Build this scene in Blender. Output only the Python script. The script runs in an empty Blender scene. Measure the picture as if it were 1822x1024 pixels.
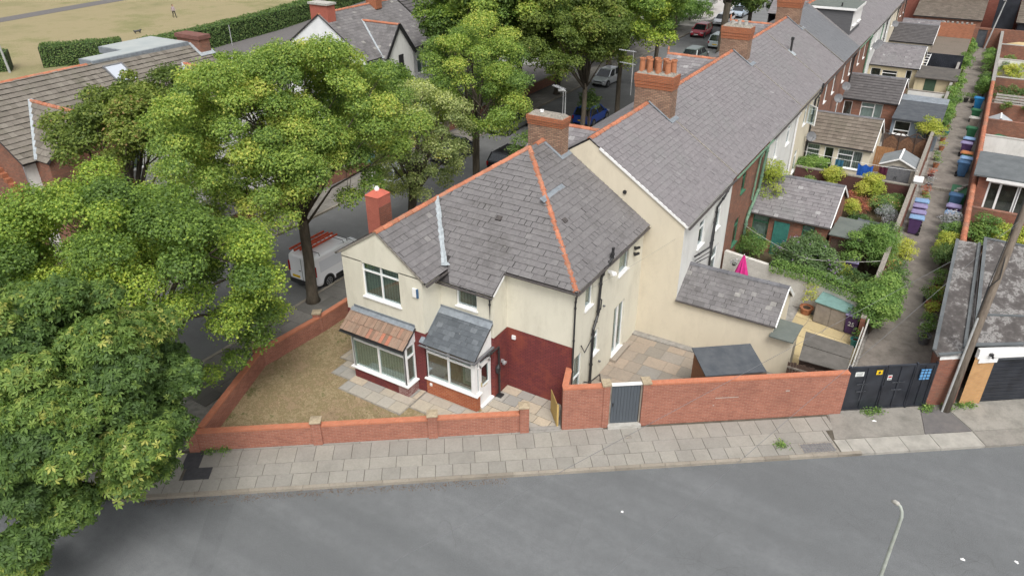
import bpy, math, random
import numpy as np
from mathutils import Vector, Matrix
SC = bpy.context.scene
COL = SC.collection
R = math.radians
# ---------------------------------------------------------------- camera
cam_d = bpy.data.cameras.new("camera")
cam = bpy.data.objects.new("camera", cam_d)
COL.objects.link(cam)
SC.camera = cam
cam_d.sensor_width = 36.0
cam_d.lens = 26.137
cam_d.clip_start = 0.5
cam_d.clip_end = 6000
def cam_matrix(pitch, roll, yaw):
    c, s = math.cos(pitch), math.sin(pitch)
    up = Vector((0, -c, -s)); fw = Vector((0, -s, c)); rt = Vector((1, 0, 0))
    Rm = Matrix(((math.cos(roll), -math.sin(roll), 0), (math.sin(roll), math.cos(roll), 0), (0, 0, 1)))
    up, fw, rt = Rm @ up, Rm @ fw, Rm @ rt
    a = math.cos(yaw) * fw + math.sin(yaw) * rt
    b = -math.sin(yaw) * fw + math.cos(yaw) * rt
    M = Matrix((b, a, up))           # rows: world X, Y, Z in camera coords (x right, y down, z forward)
    m = Matrix.Identity(4)
    for i in range(3):
        m[i][0] = M[i][0]; m[i][1] = -M[i][1]; m[i][2] = -M[i][2]
    m[2][3] = 18.5
    return m
cam.matrix_world = cam_matrix(0.515457418, -0.00405635004, 0.549920169)
# ---------------------------------------------------------------- sky, sun, exposure
SUN_EL, SUN_AZ = R(56), R(140)     # azimuth measured like Blender's sun_rotation
w = bpy.data.worlds.new("World"); SC.world = w; w.use_nodes = True
wn = w.node_tree.nodes; wl = w.node_tree.links
bg = wn["Background"]
sky = wn.new("ShaderNodeTexSky"); sky.sky_type = 'NISHITA'; sky.sun_disc = False
sky.sun_elevation = SUN_EL; sky.sun_rotation = SUN_AZ; sky.dust_density = 6; sky.air_density = 1.0; sky.ozone_density = 1.0
hs = wn.new("ShaderNodeHueSaturation"); hs.inputs['Saturation'].default_value = 0.2
wl.new(sky.outputs[0], hs.inputs['Color']); wl.new(hs.outputs[0], bg.inputs[0])
bg.inputs[1].default_value = 0.15
sd = bpy.data.lights.new("sun", 'SUN'); sd.energy = 1.1; sd.angle = R(22); sd.color = (1.0, 0.965, 0.91)
sun = bpy.data.objects.new("sun", sd); COL.objects.link(sun)
_dir = Vector((math.sin(SUN_AZ) * math.cos(SUN_EL), math.cos(SUN_AZ) * math.cos(SUN_EL), math.sin(SUN_EL)))
sun.rotation_euler = _dir.to_track_quat('Z', 'Y').to_euler()
SC.view_settings.view_transform = 'Standard'; SC.view_settings.look = 'None'
SC.view_settings.gamma = 1.0; SC.view_settings.use_curve_mapping = False
SC.view_settings.exposure = 0.5
SC.cycles.max_bounces = 6; SC.cycles.transparent_max_bounces = 8
SC.cycles.diffuse_bounces = 3; SC.cycles.glossy_bounces = 3; SC.cycles.transmission_bounces = 3
# ---------------------------------------------------------------- helpers
def srgb(r, g, b):
    f = lambda c: (c / 255 / 12.92) if c <= 10 else ((c / 255 + 0.055) / 1.055) ** 2.4
    return (f(r), f(g), f(b), 1)
def c4(c): return (c[0], c[1], c[2], 1)
class NT:
    def __init__(s, name):
        s.m = bpy.data.materials.new(name); s.m.use_nodes = True
        s.t = s.m.node_tree; s.b = s.t.nodes['Principled BSDF']
        s.b.inputs['Specular IOR Level'].default_value = 0.3
    def n(s, kind, **kw):
        nd = s.t.nodes.new('ShaderNode' + kind)
        for k, v in kw.items():
            if k in nd.inputs: s.set(nd.inputs[k], v)
            else: setattr(nd, k, v)
        return nd
    def set(s, sock, v):
        if isinstance(v, bpy.types.NodeSocket): s.t.links.new(v, sock)
        else: sock.default_value = v
    def mix(s, fac, a, b, mode='MIX'):
        nd = s.t.nodes.new('ShaderNodeMix'); nd.data_type = 'RGBA'; nd.blend_type = mode
        s.set(nd.inputs[0], fac); s.set(nd.inputs[6], a); s.set(nd.inputs[7], b)
        return nd.outputs[2]
    def ramp(s, fac, stops):
        nd = s.t.nodes.new('ShaderNodeValToRGB'); s.set(nd.inputs[0], fac)
        e = nd.color_ramp.elements
        while len(e) < len(stops): e.new(0.5)
        for i, (p, c) in enumerate(stops):
            e[i].position = p; e[i].color = c4(c) if not isinstance(c, (int, float)) else (c, c, c, 1)
        return nd.outputs[0]
    def coord(s, which='Object', scale=(1, 1, 1), rot=0):
        tc = s.n('TexCoord'); mp = s.n('Mapping'); mp.inputs['Scale'].default_value = scale
        mp.inputs['Rotation'].default_value = (0, 0, rot)
        s.t.links.new(tc.outputs[which], mp.inputs[0]); return mp.outputs[0]
    def noise(s, scale=5, detail=4, rough=0.6, vec=None, **kw):
        nd = s.n('TexNoise'); nd.inputs['Scale'].default_value = scale; nd.inputs['Detail'].default_value = detail
        nd.inputs['Roughness'].default_value = rough
        s.set(nd.inputs['Vector'], vec if vec is not None else s.coord('Object'))
        return nd.outputs['Fac']
    def attr(s, name):
        nd = s.n('Attribute'); nd.attribute_name = name; return nd.outputs['Fac']
    def bump(s, h, strength=0.4, dist=0.02):
        nd = s.n('Bump'); nd.inputs['Strength'].default_value = strength; nd.inputs['Distance'].default_value = dist
        s.set(nd.inputs['Height'], h); s.t.links.new(nd.outputs[0], s.b.inputs['Normal'])
    def out(s, col, rough=0.85, metal=0):
        s.set(s.b.inputs['Base Color'], col); s.set(s.b.inputs['Roughness'], rough); s.b.inputs['Metallic'].default_value = metal
        return s.m
def plain(name, c, c2=None, scale=3, rough=0.8, bump=0, metal=0, stretch=(1, 1, 1), lo=0.35, hi=0.65, spec=0.3, detail=4):
    t = NT(name); v = t.coord('Object', stretch)
    if c2 is None: c2 = tuple(x * 0.8 for x in c[:3])
    nz = t.noise(scale, detail, 0.65, v)
    col = t.ramp(nz, [(lo, c), (hi, c2)])
    if bump: t.bump(t.noise(scale * 8, 3, 0.6, v), 0.5, bump)
    t.b.inputs['Specular IOR Level'].default_value = spec
    return t.out(col, rough, metal)
def brickmat(name, c1, c2, mortar, stain=None, bw=0.225, rh=0.075, ms=0.009, stain_amt=0.5, stain_scale=0.8, mort_fac=1.0):
    t = NT(name); uv = t.coord('UV')
    b = t.n('TexBrick'); b.inputs['Scale'].default_value = 1
    b.inputs['Brick Width'].default_value = bw; b.inputs['Row Height'].default_value = rh
    b.inputs['Mortar Size'].default_value = ms; b.inputs['Mortar Smooth'].default_value = 0.3
    b.inputs['Color1'].default_value = c4(c1); b.inputs['Color2'].default_value = c4(c2); b.inputs['Mortar'].default_value = c4(mortar)
    t.t.links.new(uv, b.inputs[0])
    nz = t.noise(3.5, 6, 0.7)
    col = t.mix(t.ramp(nz, [(0.3, 0.0), (0.75, 0.55)]), b.outputs[0], c4(tuple(x * 0.55 for x in c1)))
    if stain:
        nz2 = t.noise(stain_scale, 5, 0.7)
        col = t.mix(t.ramp(nz2, [(0.5, 0.0), (0.7, stain_amt)]), col, c4(stain))
    t.bump(b.outputs['Fac'], 0.35, -0.01)
    return t.out(col, 0.9)
def tilemat(name, stops, moss=None, moss_amt=0.5, mscale=0.9, rough=0.75):
    t = NT(name); col = t.ramp(t.attr('rnd'), stops)
    nz = t.noise(9, 5, 0.7)
    col = t.mix(t.ramp(nz, [(0.35, 0.0), (0.7, 0.45)]), col, c4(tuple(x * 0.62 for x in stops[0][1])))
    if moss: col = t.mix(t.ramp(t.noise(mscale, 6, 0.75), [(0.5, 0.0), (0.68, moss_amt)]), col, c4(moss))
    # sparse pale lichen spots
    sp = t.ramp(t.noise(6, 3, 0.9), [(0.66, 0.0), (0.72, 0.5)])
    col = t.mix(sp, col, (0.42, 0.42, 0.38, 1))
    t.bump(t.noise(30, 3, 0.6), 0.3, 0.004)
    return t.out(col, rough)
# ------------- mesh builder
WP = {}
class MB:
    def __init__(s, seed=0): s.v = []; s.f = []; s.r = []; s.rg = random.Random(seed)
    def add(s, vs, fs, r=None):
        b = len(s.v); s.v += [tuple(x) for x in vs]
        for f in fs:
            s.f.append(tuple(i + b for i in f)); s.r.append(s.rg.random() if r is None else r)
        return s
    def quad(s, *p, r=None): return s.add(p, [tuple(range(len(p)))], r)
    def box(s, x0, x1, y0, y1, z0, z1, r=None):
        return s.obox((0, 0, 0), (1, 0, 0), (0, 1, 0), (0, 0, 1), x0, x1, y0, y1, z0, z1, r)
    def obox(s, O, U, V, W, u0, u1, v0, v1, w0, w1, r=None):
        O, U, V, W = map(Vector, (O, U, V, W))
        p = [O + U * u + V * v + W * w_ for w_ in (w0, w1) for v in (v0, v1) for u in (u0, u1)]
        fs = [(0, 2, 3, 1), (4, 5, 7, 6), (0, 1, 5, 4), (2, 6, 7, 3), (0, 4, 6, 2), (1, 3, 7, 5)]
        if U.cross(V).dot(W) < 0: fs = [f[::-1] for f in fs]
        if r is None: r = s.rg.random()
        return s.add(p, fs, r)
    def prism(s, poly, z0, z1, r=None):
        a = sum(poly[i][0] * poly[(i + 1) % len(poly)][1] - poly[(i + 1) % len(poly)][0] * poly[i][1] for i in range(len(poly)))
        if a < 0: poly = poly[::-1]
        n = len(poly); v = [(p[0], p[1], z0) for p in poly] + [(p[0], p[1], z1) for p in poly]
        f = [tuple(range(n))[::-1], tuple(range(n, 2 * n))] + [(i, (i + 1) % n, n + (i + 1) % n, n + i) for i in range(n)]
        if r is None: r = s.rg.random()
        return s.add(v, f, r)
    def slab(s, poly, th, r=None):          # planar 3-D polygon thickened downwards along its normal
        P = [Vector(p) for p in poly]; n = (P[1] - P[0]).cross(P[2] - P[0]).normalized()
        if n.z < 0: P = P[::-1]; n = -n
        k = len(P); v = P + [p - n * th for p in P]
        f = [tuple(range(k)), tuple(range(k, 2 * k))[::-1]] + [(i, k + i, k + (i + 1) % k, (i + 1) % k) for i in range(k)]
        return s.add(v, f, 0.5 if r is None else r)
    def loft(s, rings, caps=True, r=None):
        n = len(rings[0]); v = [p for ring in rings for p in ring]; f = []
        for k in range(len(rings) - 1):
            for i in range(n):
                j = (i + 1) % n; f.append((k * n + i, k * n + j, (k + 1) * n + j, (k + 1) * n + i))
        if caps: f.append(tuple(range(n))[::-1]); f.append(tuple((len(rings) - 1) * n + i for i in range(n)))
        if r is None: r = s.rg.random()
        return s.add(v, f, r)
    def tube(s, pts, rad, n=8, r=None, caps=True):
        P = [Vector(p) for p in pts]
        if not isinstance(rad, (list, tuple)): rad = [rad] * len(P)
        rings = []; ref = None
        for i, p in enumerate(P):
            d = (P[min(i + 1, len(P) - 1)] - P[max(i - 1, 0)]).normalized()
            if ref is None: ref = Vector((0, 0, 1)) if abs(d.z) < 0.9 else Vector((1, 0, 0))
            a = d.cross(ref).normalized(); b = d.cross(a).normalized(); ref = -b if False else ref
            rings.append([p + (a * math.cos(t) + b * math.sin(t)) * rad[i] for t in [2 * math.pi * k / n for k in range(n)]])
        return s.loft(rings, caps, r)
    def lathe(s, c, prof, n=16, r=None):
        rings = [[(c[0] + q * math.cos(2 * math.pi * k / n), c[1] + q * math.sin(2 * math.pi * k / n), c[2] + z) for k in range(n)] for q, z in prof]
        return s.loft(rings, True, r)
    def build(s, name, mat, parent=None, smooth=False, org=None):
        me = bpy.data.meshes.new(name)
        if parent is not None: o0 = WP.get(parent.name, Vector((0, 0, 0)))
        elif org is not None: o0 = Vector(org)
        else:
            a = np.array(s.v); o0 = Vector(((a[:, 0].min() + a[:, 0].max()) / 2, (a[:, 1].min() + a[:, 1].max()) / 2, a[:, 2].min()))
        me.from_pydata([(x - o0.x, y - o0.y, z - o0.z) for x, y, z in s.v], [], s.f)
        me.validate()
        at = me.attributes.new('rnd', 'FLOAT', 'FACE')
        if len(me.polygons) == len(s.r): at.data.foreach_set('value', s.r)
        boxuv(me, o0)
        me.materials.append(mat)
        if smooth: me.shade_smooth()
        o = bpy.data.objects.new(name, me); COL.objects.link(o)
        if parent is not None: o.parent = parent; WP[o.name] = o0
        else: o.location = o0; WP[o.name] = o0
        return o
def boxuv(me, o0):
    uv = me.uv_layers.new(name='UVMap'); nl = len(me.loops)
    if not nl: return
    lv = np.empty(nl, int); me.loops.foreach_get('vertex_index', lv)
    co = np.empty(len(me.vertices) * 3); me.vertices.foreach_get('co', co); co = co.reshape(-1, 3) + np.array(o0)
    nf = len(me.polygons); nr = np.empty(nf * 3); me.polygons.foreach_get('normal', nr); nr = nr.reshape(-1, 3)
    lt = np.empty(nf, int); me.polygons.foreach_get('loop_total', lt)
    n = np.repeat(nr, lt, axis=0); p = co[lv]
    flat = np.abs(n[:, 2]) > 0.95
    h = np.hypot(n[:, 0], n[:, 1]) + 1e-9
    U = np.stack([-n[:, 1] / h, n[:, 0] / h, 0 * h], 1); U[flat] = (1, 0, 0)
    sg = np.sign(U[:, 0] + 0.01 * U[:, 1] + 1e-9); U *= sg[:, None]
    V = np.cross(n, U); V *= np.sign(V[:, 2] + 1e-9)[:, None]; V[flat] = (0, 1, 0)
    d = np.stack([(p * U).sum(1), (p * V).sum(1)], 1)
    uv.data.foreach_set('uv', d.astype(np.float32).ravel())
def thing(name, label, cat, loc=(0, 0, 0), group=None):
    o = bpy.data.objects.new(name, None); COL.objects.link(o); o.location = loc; o.empty_display_size = 0.3
    WP[o.name] = Vector(loc); tag(o, label, cat, group); return o
def tag(o, label, cat, group=None):
    o['label'] = label; o['category'] = cat; o['kind'] = 'thing'
    if group: o['group'] = group
    return o
def struct(o): o['kind'] = 'structure'; return o
def place(o, loc, rz=0): o.location = loc; o.rotation_euler = (0, 0, rz); return o
def dup(root, loc, rz=0, label=None, group=None, sc=None):
    r = root.copy(); COL.objects.link(r); r.location = loc; r.rotation_euler = (0, 0, rz)
    if label: r['label'] = label
    if group: r['group'] = group
    if sc: r.scale = (sc, sc, sc)
    def rec(a, b):
        for ch in list(a.children):
            c = ch.copy(); COL.objects.link(c); c.parent = b; rec(ch, c)
    rec(root, r); return r
def P(s, d, z=0.0):            # front-road frame: s along the road, d away from the viewer
    return (0.8073 * s - 0.5901 * d, 0.5901 * s + 0.8073 * d, z)
FS = Vector((0.8073, 0.5901, 0)); FD = Vector((-0.5901, 0.8073, 0)); UZ = Vector((0, 0, 1))
def lettering(name, text, size, mat, parent, loc, rot):
    cu = bpy.data.curves.new(name, 'FONT'); cu.body = text; cu.size = size; cu.extrude = .004; cu.align_x = 'CENTER'
    o = bpy.data.objects.new(name, cu); COL.objects.link(o); dg_ = bpy.context.evaluated_depsgraph_get(); me = bpy.data.meshes.new_from_object(o.evaluated_get(dg_)); bpy.data.objects.remove(o); bpy.data.curves.remove(cu)
    me.materials.clear(); me.materials.append(mat); o = bpy.data.objects.new(name, me); COL.objects.link(o); o.parent = parent; o.location = loc; o.rotation_euler = rot; return o
# ------------- roofs
def clip2(poly, sub):
    """clip convex/any polygon `sub` by convex CCW `poly` (2-D)"""
    out = sub
    for i in range(len(poly)):
        a, b = poly[i], poly[(i + 1) % len(poly)]; nx, ny = -(b[1] - a[1]), b[0] - a[0]
        src, out = out, []
        if not src: return []
        for j in range(len(src)):
            p, q = src[j], src[(j + 1) % len(src)]
            dp = (p[0] - a[0]) * nx + (p[1] - a[1]) * ny; dq = (q[0] - a[0]) * nx + (q[1] - a[1]) * ny
            if dp >= 0: out.append(p)
            if (dp >= 0) != (dq >= 0):
                t = dp / (dp - dq); out.append((p[0] + (q[0] - p[0]) * t, p[1] + (q[1] - p[1]) * t))
    return out
def tiles(mb, poly, course=0.25, w=0.28, th=0.016, gap=0.0025, jit=0.006, org=None, rspread=1.0, half=True, wob=0.004):
    Q = [Vector(p) for p in poly]; n = (Q[1] - Q[0]).cross(Q[2] - Q[0]).normalized()
    if n.z < 0: n = -n
    eu = Vector((-n.y, n.x, 0)).normalized(); ev = n.cross(eu)
    if ev.z < 0: ev = -ev
    o = Vector(org) if org else min(Q, key=lambda q: q.z)
    pl = [((q - o).dot(eu), (q - o).dot(ev)) for q in Q]
    ar = sum(pl[i][0] * pl[(i + 1) % len(pl)][1] - pl[(i + 1) % len(pl)][0] * pl[i][1] for i in range(len(pl)))
    if ar < 0: pl = pl[::-1]
    u0, u1 = min(p[0] for p in pl), max(p[0] for p in pl); v0, v1 = min(p[1] for p in pl), max(p[1] for p in pl)
    rg = mb.rg; off = (Q[0] - o).dot(n)
    for k in range(int(math.floor(v0 / course)), int(math.ceil(v1 / course)) + 1):
        sh = (k % 2) * w / 2 if half else 0
        rowj = rg.uniform(-jit, jit) * 0.5
        for i in range(int(math.floor((u0 - sh) / w)) - 1, int(math.ceil((u1 - sh) / w)) + 1):
            a = sh + i * w + gap / 2 + rg.uniform(-wob, wob); b = sh + (i + 1) * w - gap / 2 + rg.uniform(-wob, wob)
            lo = k * course + rowj + rg.uniform(-jit, jit) * 0.6; hi = (k + 1) * course + 0.01
            pc = clip2(pl, [(a, lo), (b, lo), (b, hi), (a, hi)])
            if len(pc) < 3: continue
            t = th * rg.uniform(0.85, 1.35); r = min(1, max(0, 0.5 + rg.gauss(0, 0.24) * rspread))
            tl = rg.uniform(-.15, .15) * th
            def pt(q, h): return o + eu * q[0] + ev * q[1] + n * (off + h)
            hh = lambda q: t * (1 - 0.9 * (q[1] - lo) / (hi - lo)) + tl * (q[0] - a) / w + 0.003
            top = [pt(q, hh(q)) for q in pc]
            if (top[1] - top[0]).cross(top[2] - top[0]).dot(n) < 0: top = top[::-1]
            mb.add(top, [tuple(range(len(top)))], r)
            fr = [q for q in pc if abs(q[1] - lo) < 1e-6]
            if len(fr) >= 2:
                qa = min(fr); qb = max(fr)
                lip = min(.009, t * .5); mb.quad(pt(qa, hh(qa) - lip), pt(qb, hh(qb) - lip), pt(qb, hh(qb)), pt(qa, hh(qa)), r=r)
def ridge(mb, p0, p1, L=0.42, hw=0.12, drop=0.09, r0=0.03):
    p0, p1 = Vector(p0), Vector(p1); d = (p1 - p0); ln = d.length; d.normalize()
    side = d.cross(UZ).normalized(); up = side.cross(d).normalized(); n = max(1, round(ln / L)); rg = mb.rg
    prof = [(-1, -drop), (-0.62, -drop * 0.35), (-0.2, 0.0), (0.2, 0.0), (0.62, -drop * 0.35), (1, -drop)]
    for k in range(n):
        a = p0 + d * (ln * k / n) + up * rg.uniform(-.008, .008); b = p0 + d * (ln * (k + 1) / n + 0.012) + up * rg.uniform(-.008, .008)
        sh = rg.uniform(-.01, .01); r = rg.random()
        for (q0, q1, gr) in ((a, a + (b - a) * 0.90, 0.0), (a + (b - a) * 0.90, b, 0.014)):
            ra = [q0 + side * (x * (hw + gr) + sh) + up * (z + r0 + gr) for x, z in prof] + [q0 + side * ((hw + gr) * .9 + sh) + up * (-drop - .02), q0 - side * ((hw + gr) * .9 - sh) + up * (-drop - .02)]
            rb = [q1 + side * (x * (hw + gr) + sh) + up * (z + r0 + gr) for x, z in prof] + [q1 + side * ((hw + gr) * .9 + sh) + up * (-drop - .02), q1 - side * ((hw + gr) * .9 - sh) + up * (-drop - .02)]
            mb.loft([ra, rb], True, r)
# ------------- walls with openings, windows
def wall(mb, O, U, N, u0, u1, z0, z1, holes=(), depth=0.12, top=None):
    """outer face in plane through O along U; holes = (ua,ub,za,zb); top = extra polygon points (u,z) above z1"""
    O, U, N = Vector(O), Vector(U), Vector(N)
    us = sorted({u0, u1} | {h[0] for h in holes} | {h[1] for h in holes}); zs = sorted({z0, z1} | {h[2] for h in holes} | {h[3] for h in holes})
    def pt(u, z, n=0): return O + U * u + UZ * z + N * n
    def q(a, b, c, d):
        f = [a, b, c, d]
        if (b - a).cross(c - a).dot(N) < 0: f = f[::-1]
        mb.quad(*f, r=0.5)
    for i in range(len(us) - 1):
        for j in range(len(zs) - 1):
            cu, cz = (us[i] + us[i + 1]) / 2, (zs[j] + zs[j + 1]) / 2
            if any(h[0] < cu < h[1] and h[2] < cz < h[3] for h in holes): continue
            q(pt(us[i], zs[j]), pt(us[i + 1], zs[j]), pt(us[i + 1], zs[j + 1]), pt(us[i], zs[j + 1]))
    for ua, ub, za, zb in holes:
        for (a, b) in (((ua, za), (ub, za)), ((ub, za), (ub, zb)), ((ub, zb), (ua, zb)), ((ua, zb), (ua, za))):
            mb.quad(pt(*a), pt(*b), pt(b[0], b[1], -depth), pt(a[0], a[1], -depth), r=0.5)
    if top:
        f = [pt(*t) for t in top]
        if (f[1] - f[0]).cross(f[2] - f[0]).dot(N) < 0: f = f[::-1]
        mb.quad(*f, r=0.5)
def window(parent, O, U, N, hole, mats, cols=(), trans=(), sill=True, bd=.16, blind='blind', inset=0.07, fw=0.055, name='window', open_top=()):
    """glazed unit inside the opening; frame bars, panes, sill, blind"""
    O, U, N = Vector(O), Vector(U), Vector(N); ua, ub, za, zb = hole; d0, d1 = -inset - 0.05, -inset + 0.005
    f = MB(); W_ = UZ
    bx = lambda a, b, c, d, e=d0, g=d1: f.obox(O, U, UZ, N, a, b, c, d, e, g, 0.5)
    bx(ua, ub, zb - fw, zb); bx(ua, ub, za, za + fw); bx(ua, ua + fw, za + fw, zb - fw); bx(ub - fw, ub, za + fw, zb - fw)
    for c in cols: x = ua + (ub - ua) * c; bx(x - fw * .6, x + fw * .6, za + fw, zb - fw)
    for t_ in trans:
        x0, x1, tz = (t_ if isinstance(t_, tuple) else (0, 1, t_)); z = za + (zb - za) * tz
        bx(ua + (ub - ua) * x0 + fw * (x0 == 0), ua + (ub - ua) * x1 - fw * (x1 == 1), z - fw * .55, z + fw * .55, d0, d1 + .004)
    fr = f.build(name, mats['frame'], parent)
    g = MB(); g.obox(O, U, UZ, N, ua + fw * .5, ub - fw * .5, za + fw * .5, zb - fw * .5, d0 + .02, d0 + .03, .5); g.build('pane', mats['glass'], fr)
    if blind:
        b = MB(); b.obox(O, U, UZ, N, ua, ub, za, zb, -inset - bd - .02, -inset - bd, .5); b.build('blind' if blind == 'blind' else 'room_behind', mats[blind], fr)
    if sill:
        s = MB(); s.obox(O, U, UZ, N, ua - .05, ub + .05, za - .05, za + .004, -inset, .06, .5); s.build('sill', mats['frame'], fr)
    return fr
# ================================================================ materials
m = {}
def glassmat(name, tint, tr=0.75):
    t = NT(name); lw = t.n('LayerWeight'); lw.inputs['Blend'].default_value = 0.35
    gl = t.n('BsdfGlossy'); gl.inputs['Roughness'].default_value = 0.03; gl.inputs['Color'].default_value = (0.85, 0.9, 0.95, 1)
    tp = t.n('BsdfTransparent'); tp.inputs['Color'].default_value = c4(tint)
    mx = t.n('MixShader'); mp = t.n('MapRange'); mp.inputs[3].default_value = 0.04; mp.inputs[4].default_value = 0.55
    t.t.links.new(lw.outputs['Fresnel'], mp.inputs[0]); t.t.links.new(mp.outputs[0], mx.inputs[0])
    t.t.links.new(tp.outputs[0], mx.inputs[1]); t.t.links.new(gl.outputs[0], mx.inputs[2])
    t.t.links.new(mx.outputs[0], t.t.nodes['Material Output'].inputs[0]); return t.m
m['glass'] = glassmat('window_glass', (0.90, 0.95, 0.93))
m['frame'] = plain('white_upvc', (0.78, 0.78, 0.77), (0.72, 0.72, 0.71), 6, 0.35, spec=0.5)
def blindmat(name, a, b, sc, dark=(0.02, 0.02, 0.02)):
    t = NT(name); uv = t.coord('UV'); wv = t.n('TexWave'); wv.wave_type = 'BANDS'; wv.bands_direction = 'X'; wv.wave_profile = 'SAW'
    wv.inputs['Scale'].default_value = sc; wv.inputs['Distortion'].default_value = 0.15; t.t.links.new(uv, wv.inputs[0])
    col = t.ramp(wv.outputs['Fac'], [(0.0, a), (0.75, b), (0.86, dark), (1.0, a)]); return t.out(col, 0.9)
m['blind'] = blindmat('vertical_blind', (0.37, 0.42, 0.35), (0.25, 0.29, 0.24), 2.2, (0.16, 0.19, 0.16))
m['blind_dark'] = blindmat('vertical_blind_part_open', (0.42, 0.42, 0.40), (0.28, 0.28, 0.27), 2.2, (0.02, 0.02, 0.02))
m['room'] = plain('dark_room', (0.03, 0.028, 0.026), (0.09, 0.075, 0.06), 1.2, 0.9)
m['net'] = plain('net_curtain', (0.42, 0.46, 0.46), (0.30, 0.34, 0.34), 5, 0.9, stretch=(6, 6, 0.4))
def rendermat(name, a, b, dirt, amt=0.5):
    t = NT(name); v = t.coord('Object', (1, 1, 0.5))
    c = t.ramp(t.noise(1.1, 6, 0.7, v), [(0.3, a), (0.7, b)])
    st = t.ramp(t.noise(2.3, 6, 0.75, t.coord('Object', (0.8, 0.8, 0.22))), [(0.50, 0.0), (0.80, amt)])
    c = t.mix(st, c, c4(dirt)); sp = t.ramp(t.noise(0.55, 5, 0.8), [(0.55, 0.0), (0.8, amt * 0.7)]); c = t.mix(sp, c, c4(tuple(x * 0.8 for x in dirt)))
    t.bump(t.noise(60, 3, 0.6), 0.35, 0.004); return t.out(c, 0.92)
m['cream'] = rendermat('cream_render', (0.64, 0.615, 0.515), (0.57, 0.545, 0.455), (0.37, 0.345, 0.275), 0.5)
m['cream2'] = rendermat('cream_render_warm', (0.62, 0.56, 0.44), (0.57, 0.515, 0.405), (0.42, 0.37, 0.29), 0.4)
m['white'] = rendermat('white_render', (0.66, 0.66, 0.63), (0.58, 0.58, 0.56), (0.36, 0.36, 0.33), 0.5)
m['buff'] = rendermat('pale_yellow_render', (0.58, 0.50, 0.33), (0.50, 0.43, 0.28), (0.33, 0.28, 0.19), 0.5)
m['bluegrey'] = rendermat('blue_grey_paint', (0.20, 0.24, 0.28), (0.16, 0.19, 0.22), (0.10, 0.11, 0.12), 0.4)
m['brick_paint'] = brickmat('dark_red_painted_brick', (0.20, 0.046, 0.045), (0.15, 0.035, 0.036), (0.085, 0.03, 0.03), stain=(0.30, 0.075, 0.04), stain_amt=0.55, stain_scale=0.8, ms=.012)
m['brick_wall'] = brickmat('orange_red_brick', (0.37, 0.145, 0.098), (0.27, 0.10, 0.07), (0.36, 0.22, 0.165), stain=(0.20, 0.09, 0.065), stain_amt=0.6, stain_scale=0.9, ms=.011)
m['brick_porch'] = brickmat('porch_brick', (0.44, 0.13, 0.055), (0.33, 0.08, 0.04), (0.42, 0.26, 0.17))
m['brick_old'] = brickmat('weathered_common_brick', (0.30, 0.12, 0.075), (0.17, 0.085, 0.06), (0.22, 0.17, 0.13), stain=(0.09, 0.06, 0.05), stain_amt=0.6)
m['brick_chim'] = brickmat('sooty_stock_brick', (0.40, 0.25, 0.17), (0.22, 0.12, 0.085), (0.10, 0.085, 0.07), stain=(0.10, 0.075, 0.06), stain_amt=0.6, stain_scale=1.6, ms=0.014)
m['brick_cap'] = brickmat('orange_engineering_brick', (0.43, 0.15, 0.07), (0.34, 0.11, 0.055), (0.15, 0.10, 0.07), ms=0.012, stain=(0.20, 0.09, 0.05), stain_amt=0.5, stain_scale=2.5)
m['brick_red'] = brickmat('bright_red_painted_brick', (0.40, 0.125, 0.09), (0.37, 0.115, 0.08), (0.30, 0.09, 0.065))
m['brick_buff'] = brickmat('buff_brick', (0.52, 0.30, 0.13), (0.46, 0.25, 0.11), (0.42, 0.28, 0.16))
m['brick_lap'] = brickmat('garden_wall_brick', (0.29, 0.11, 0.07), (0.21, 0.08, 0.055), (0.20, 0.14, 0.11), stain=(0.12, 0.09, 0.07), stain_amt=0.6)
m['coping'] = brickmat('brick_on_edge_coping', (0.52, 0.19, 0.105), (0.46, 0.155, 0.085), (0.40, 0.22, 0.15), bw=0.075, rh=0.215, ms=0.007)
S1 = [(0.0, (0.122, 0.116, 0.117)), (0.3, (0.155, 0.147, 0.149)), (0.6, (0.171, 0.163, 0.164)), (0.85, (0.196, 0.188, 0.187)), (1.0, (0.294, 0.285, 0.267))]
m['slate'] = tilemat('weathered_slate', S1, moss=(0.075, 0.070, 0.066), moss_amt=0.6, mscale=0.55)
S2 = [(0.0, (0.144, 0.135, 0.139)), (0.3, (0.190, 0.177, 0.183)), (0.7, (0.214, 0.200, 0.205)), (0.95, (0.242, 0.231, 0.235)), (1.0, (0.323, 0.315, 0.314))]
m['slate_row'] = tilemat('lilac_slate', S2, moss=(0.17, 0.175, 0.17), moss_amt=0.5, mscale=0.35)
m['slate_new'] = tilemat('smooth_grey_slate', [(0.0, (0.13, 0.135, 0.145)), (1.0, (0.17, 0.175, 0.185))])
m['slate_porch'] = tilemat('blue_grey_slate', [(0.0, (0.07, 0.08, 0.09)), (0.6, (0.10, 0.112, 0.125)), (1.0, (0.15, 0.165, 0.18))])
m['tile_brown'] = tilemat('brown_concrete_tile', [(0.0, (0.12, 0.098, 0.08)), (0.6, (0.165, 0.138, 0.112)), (1.0, (0.20, 0.17, 0.14))], moss=(0.09, 0.085, 0.06), moss_amt=0.4)
m['tile_dark'] = tilemat('dark_grey_concrete_tile', [(0.0, (0.085, 0.08, 0.08)), (1.0, (0.12, 0.112, 0.112))])
m['tile_left'] = tilemat('grey_brown_pantile', [(0.0, (0.135, 0.12, 0.10)), (0.6, (0.185, 0.165, 0.14)), (1.0, (0.22, 0.20, 0.17))], moss=(0.11, 0.11, 0.07), moss_amt=0.4)
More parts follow.
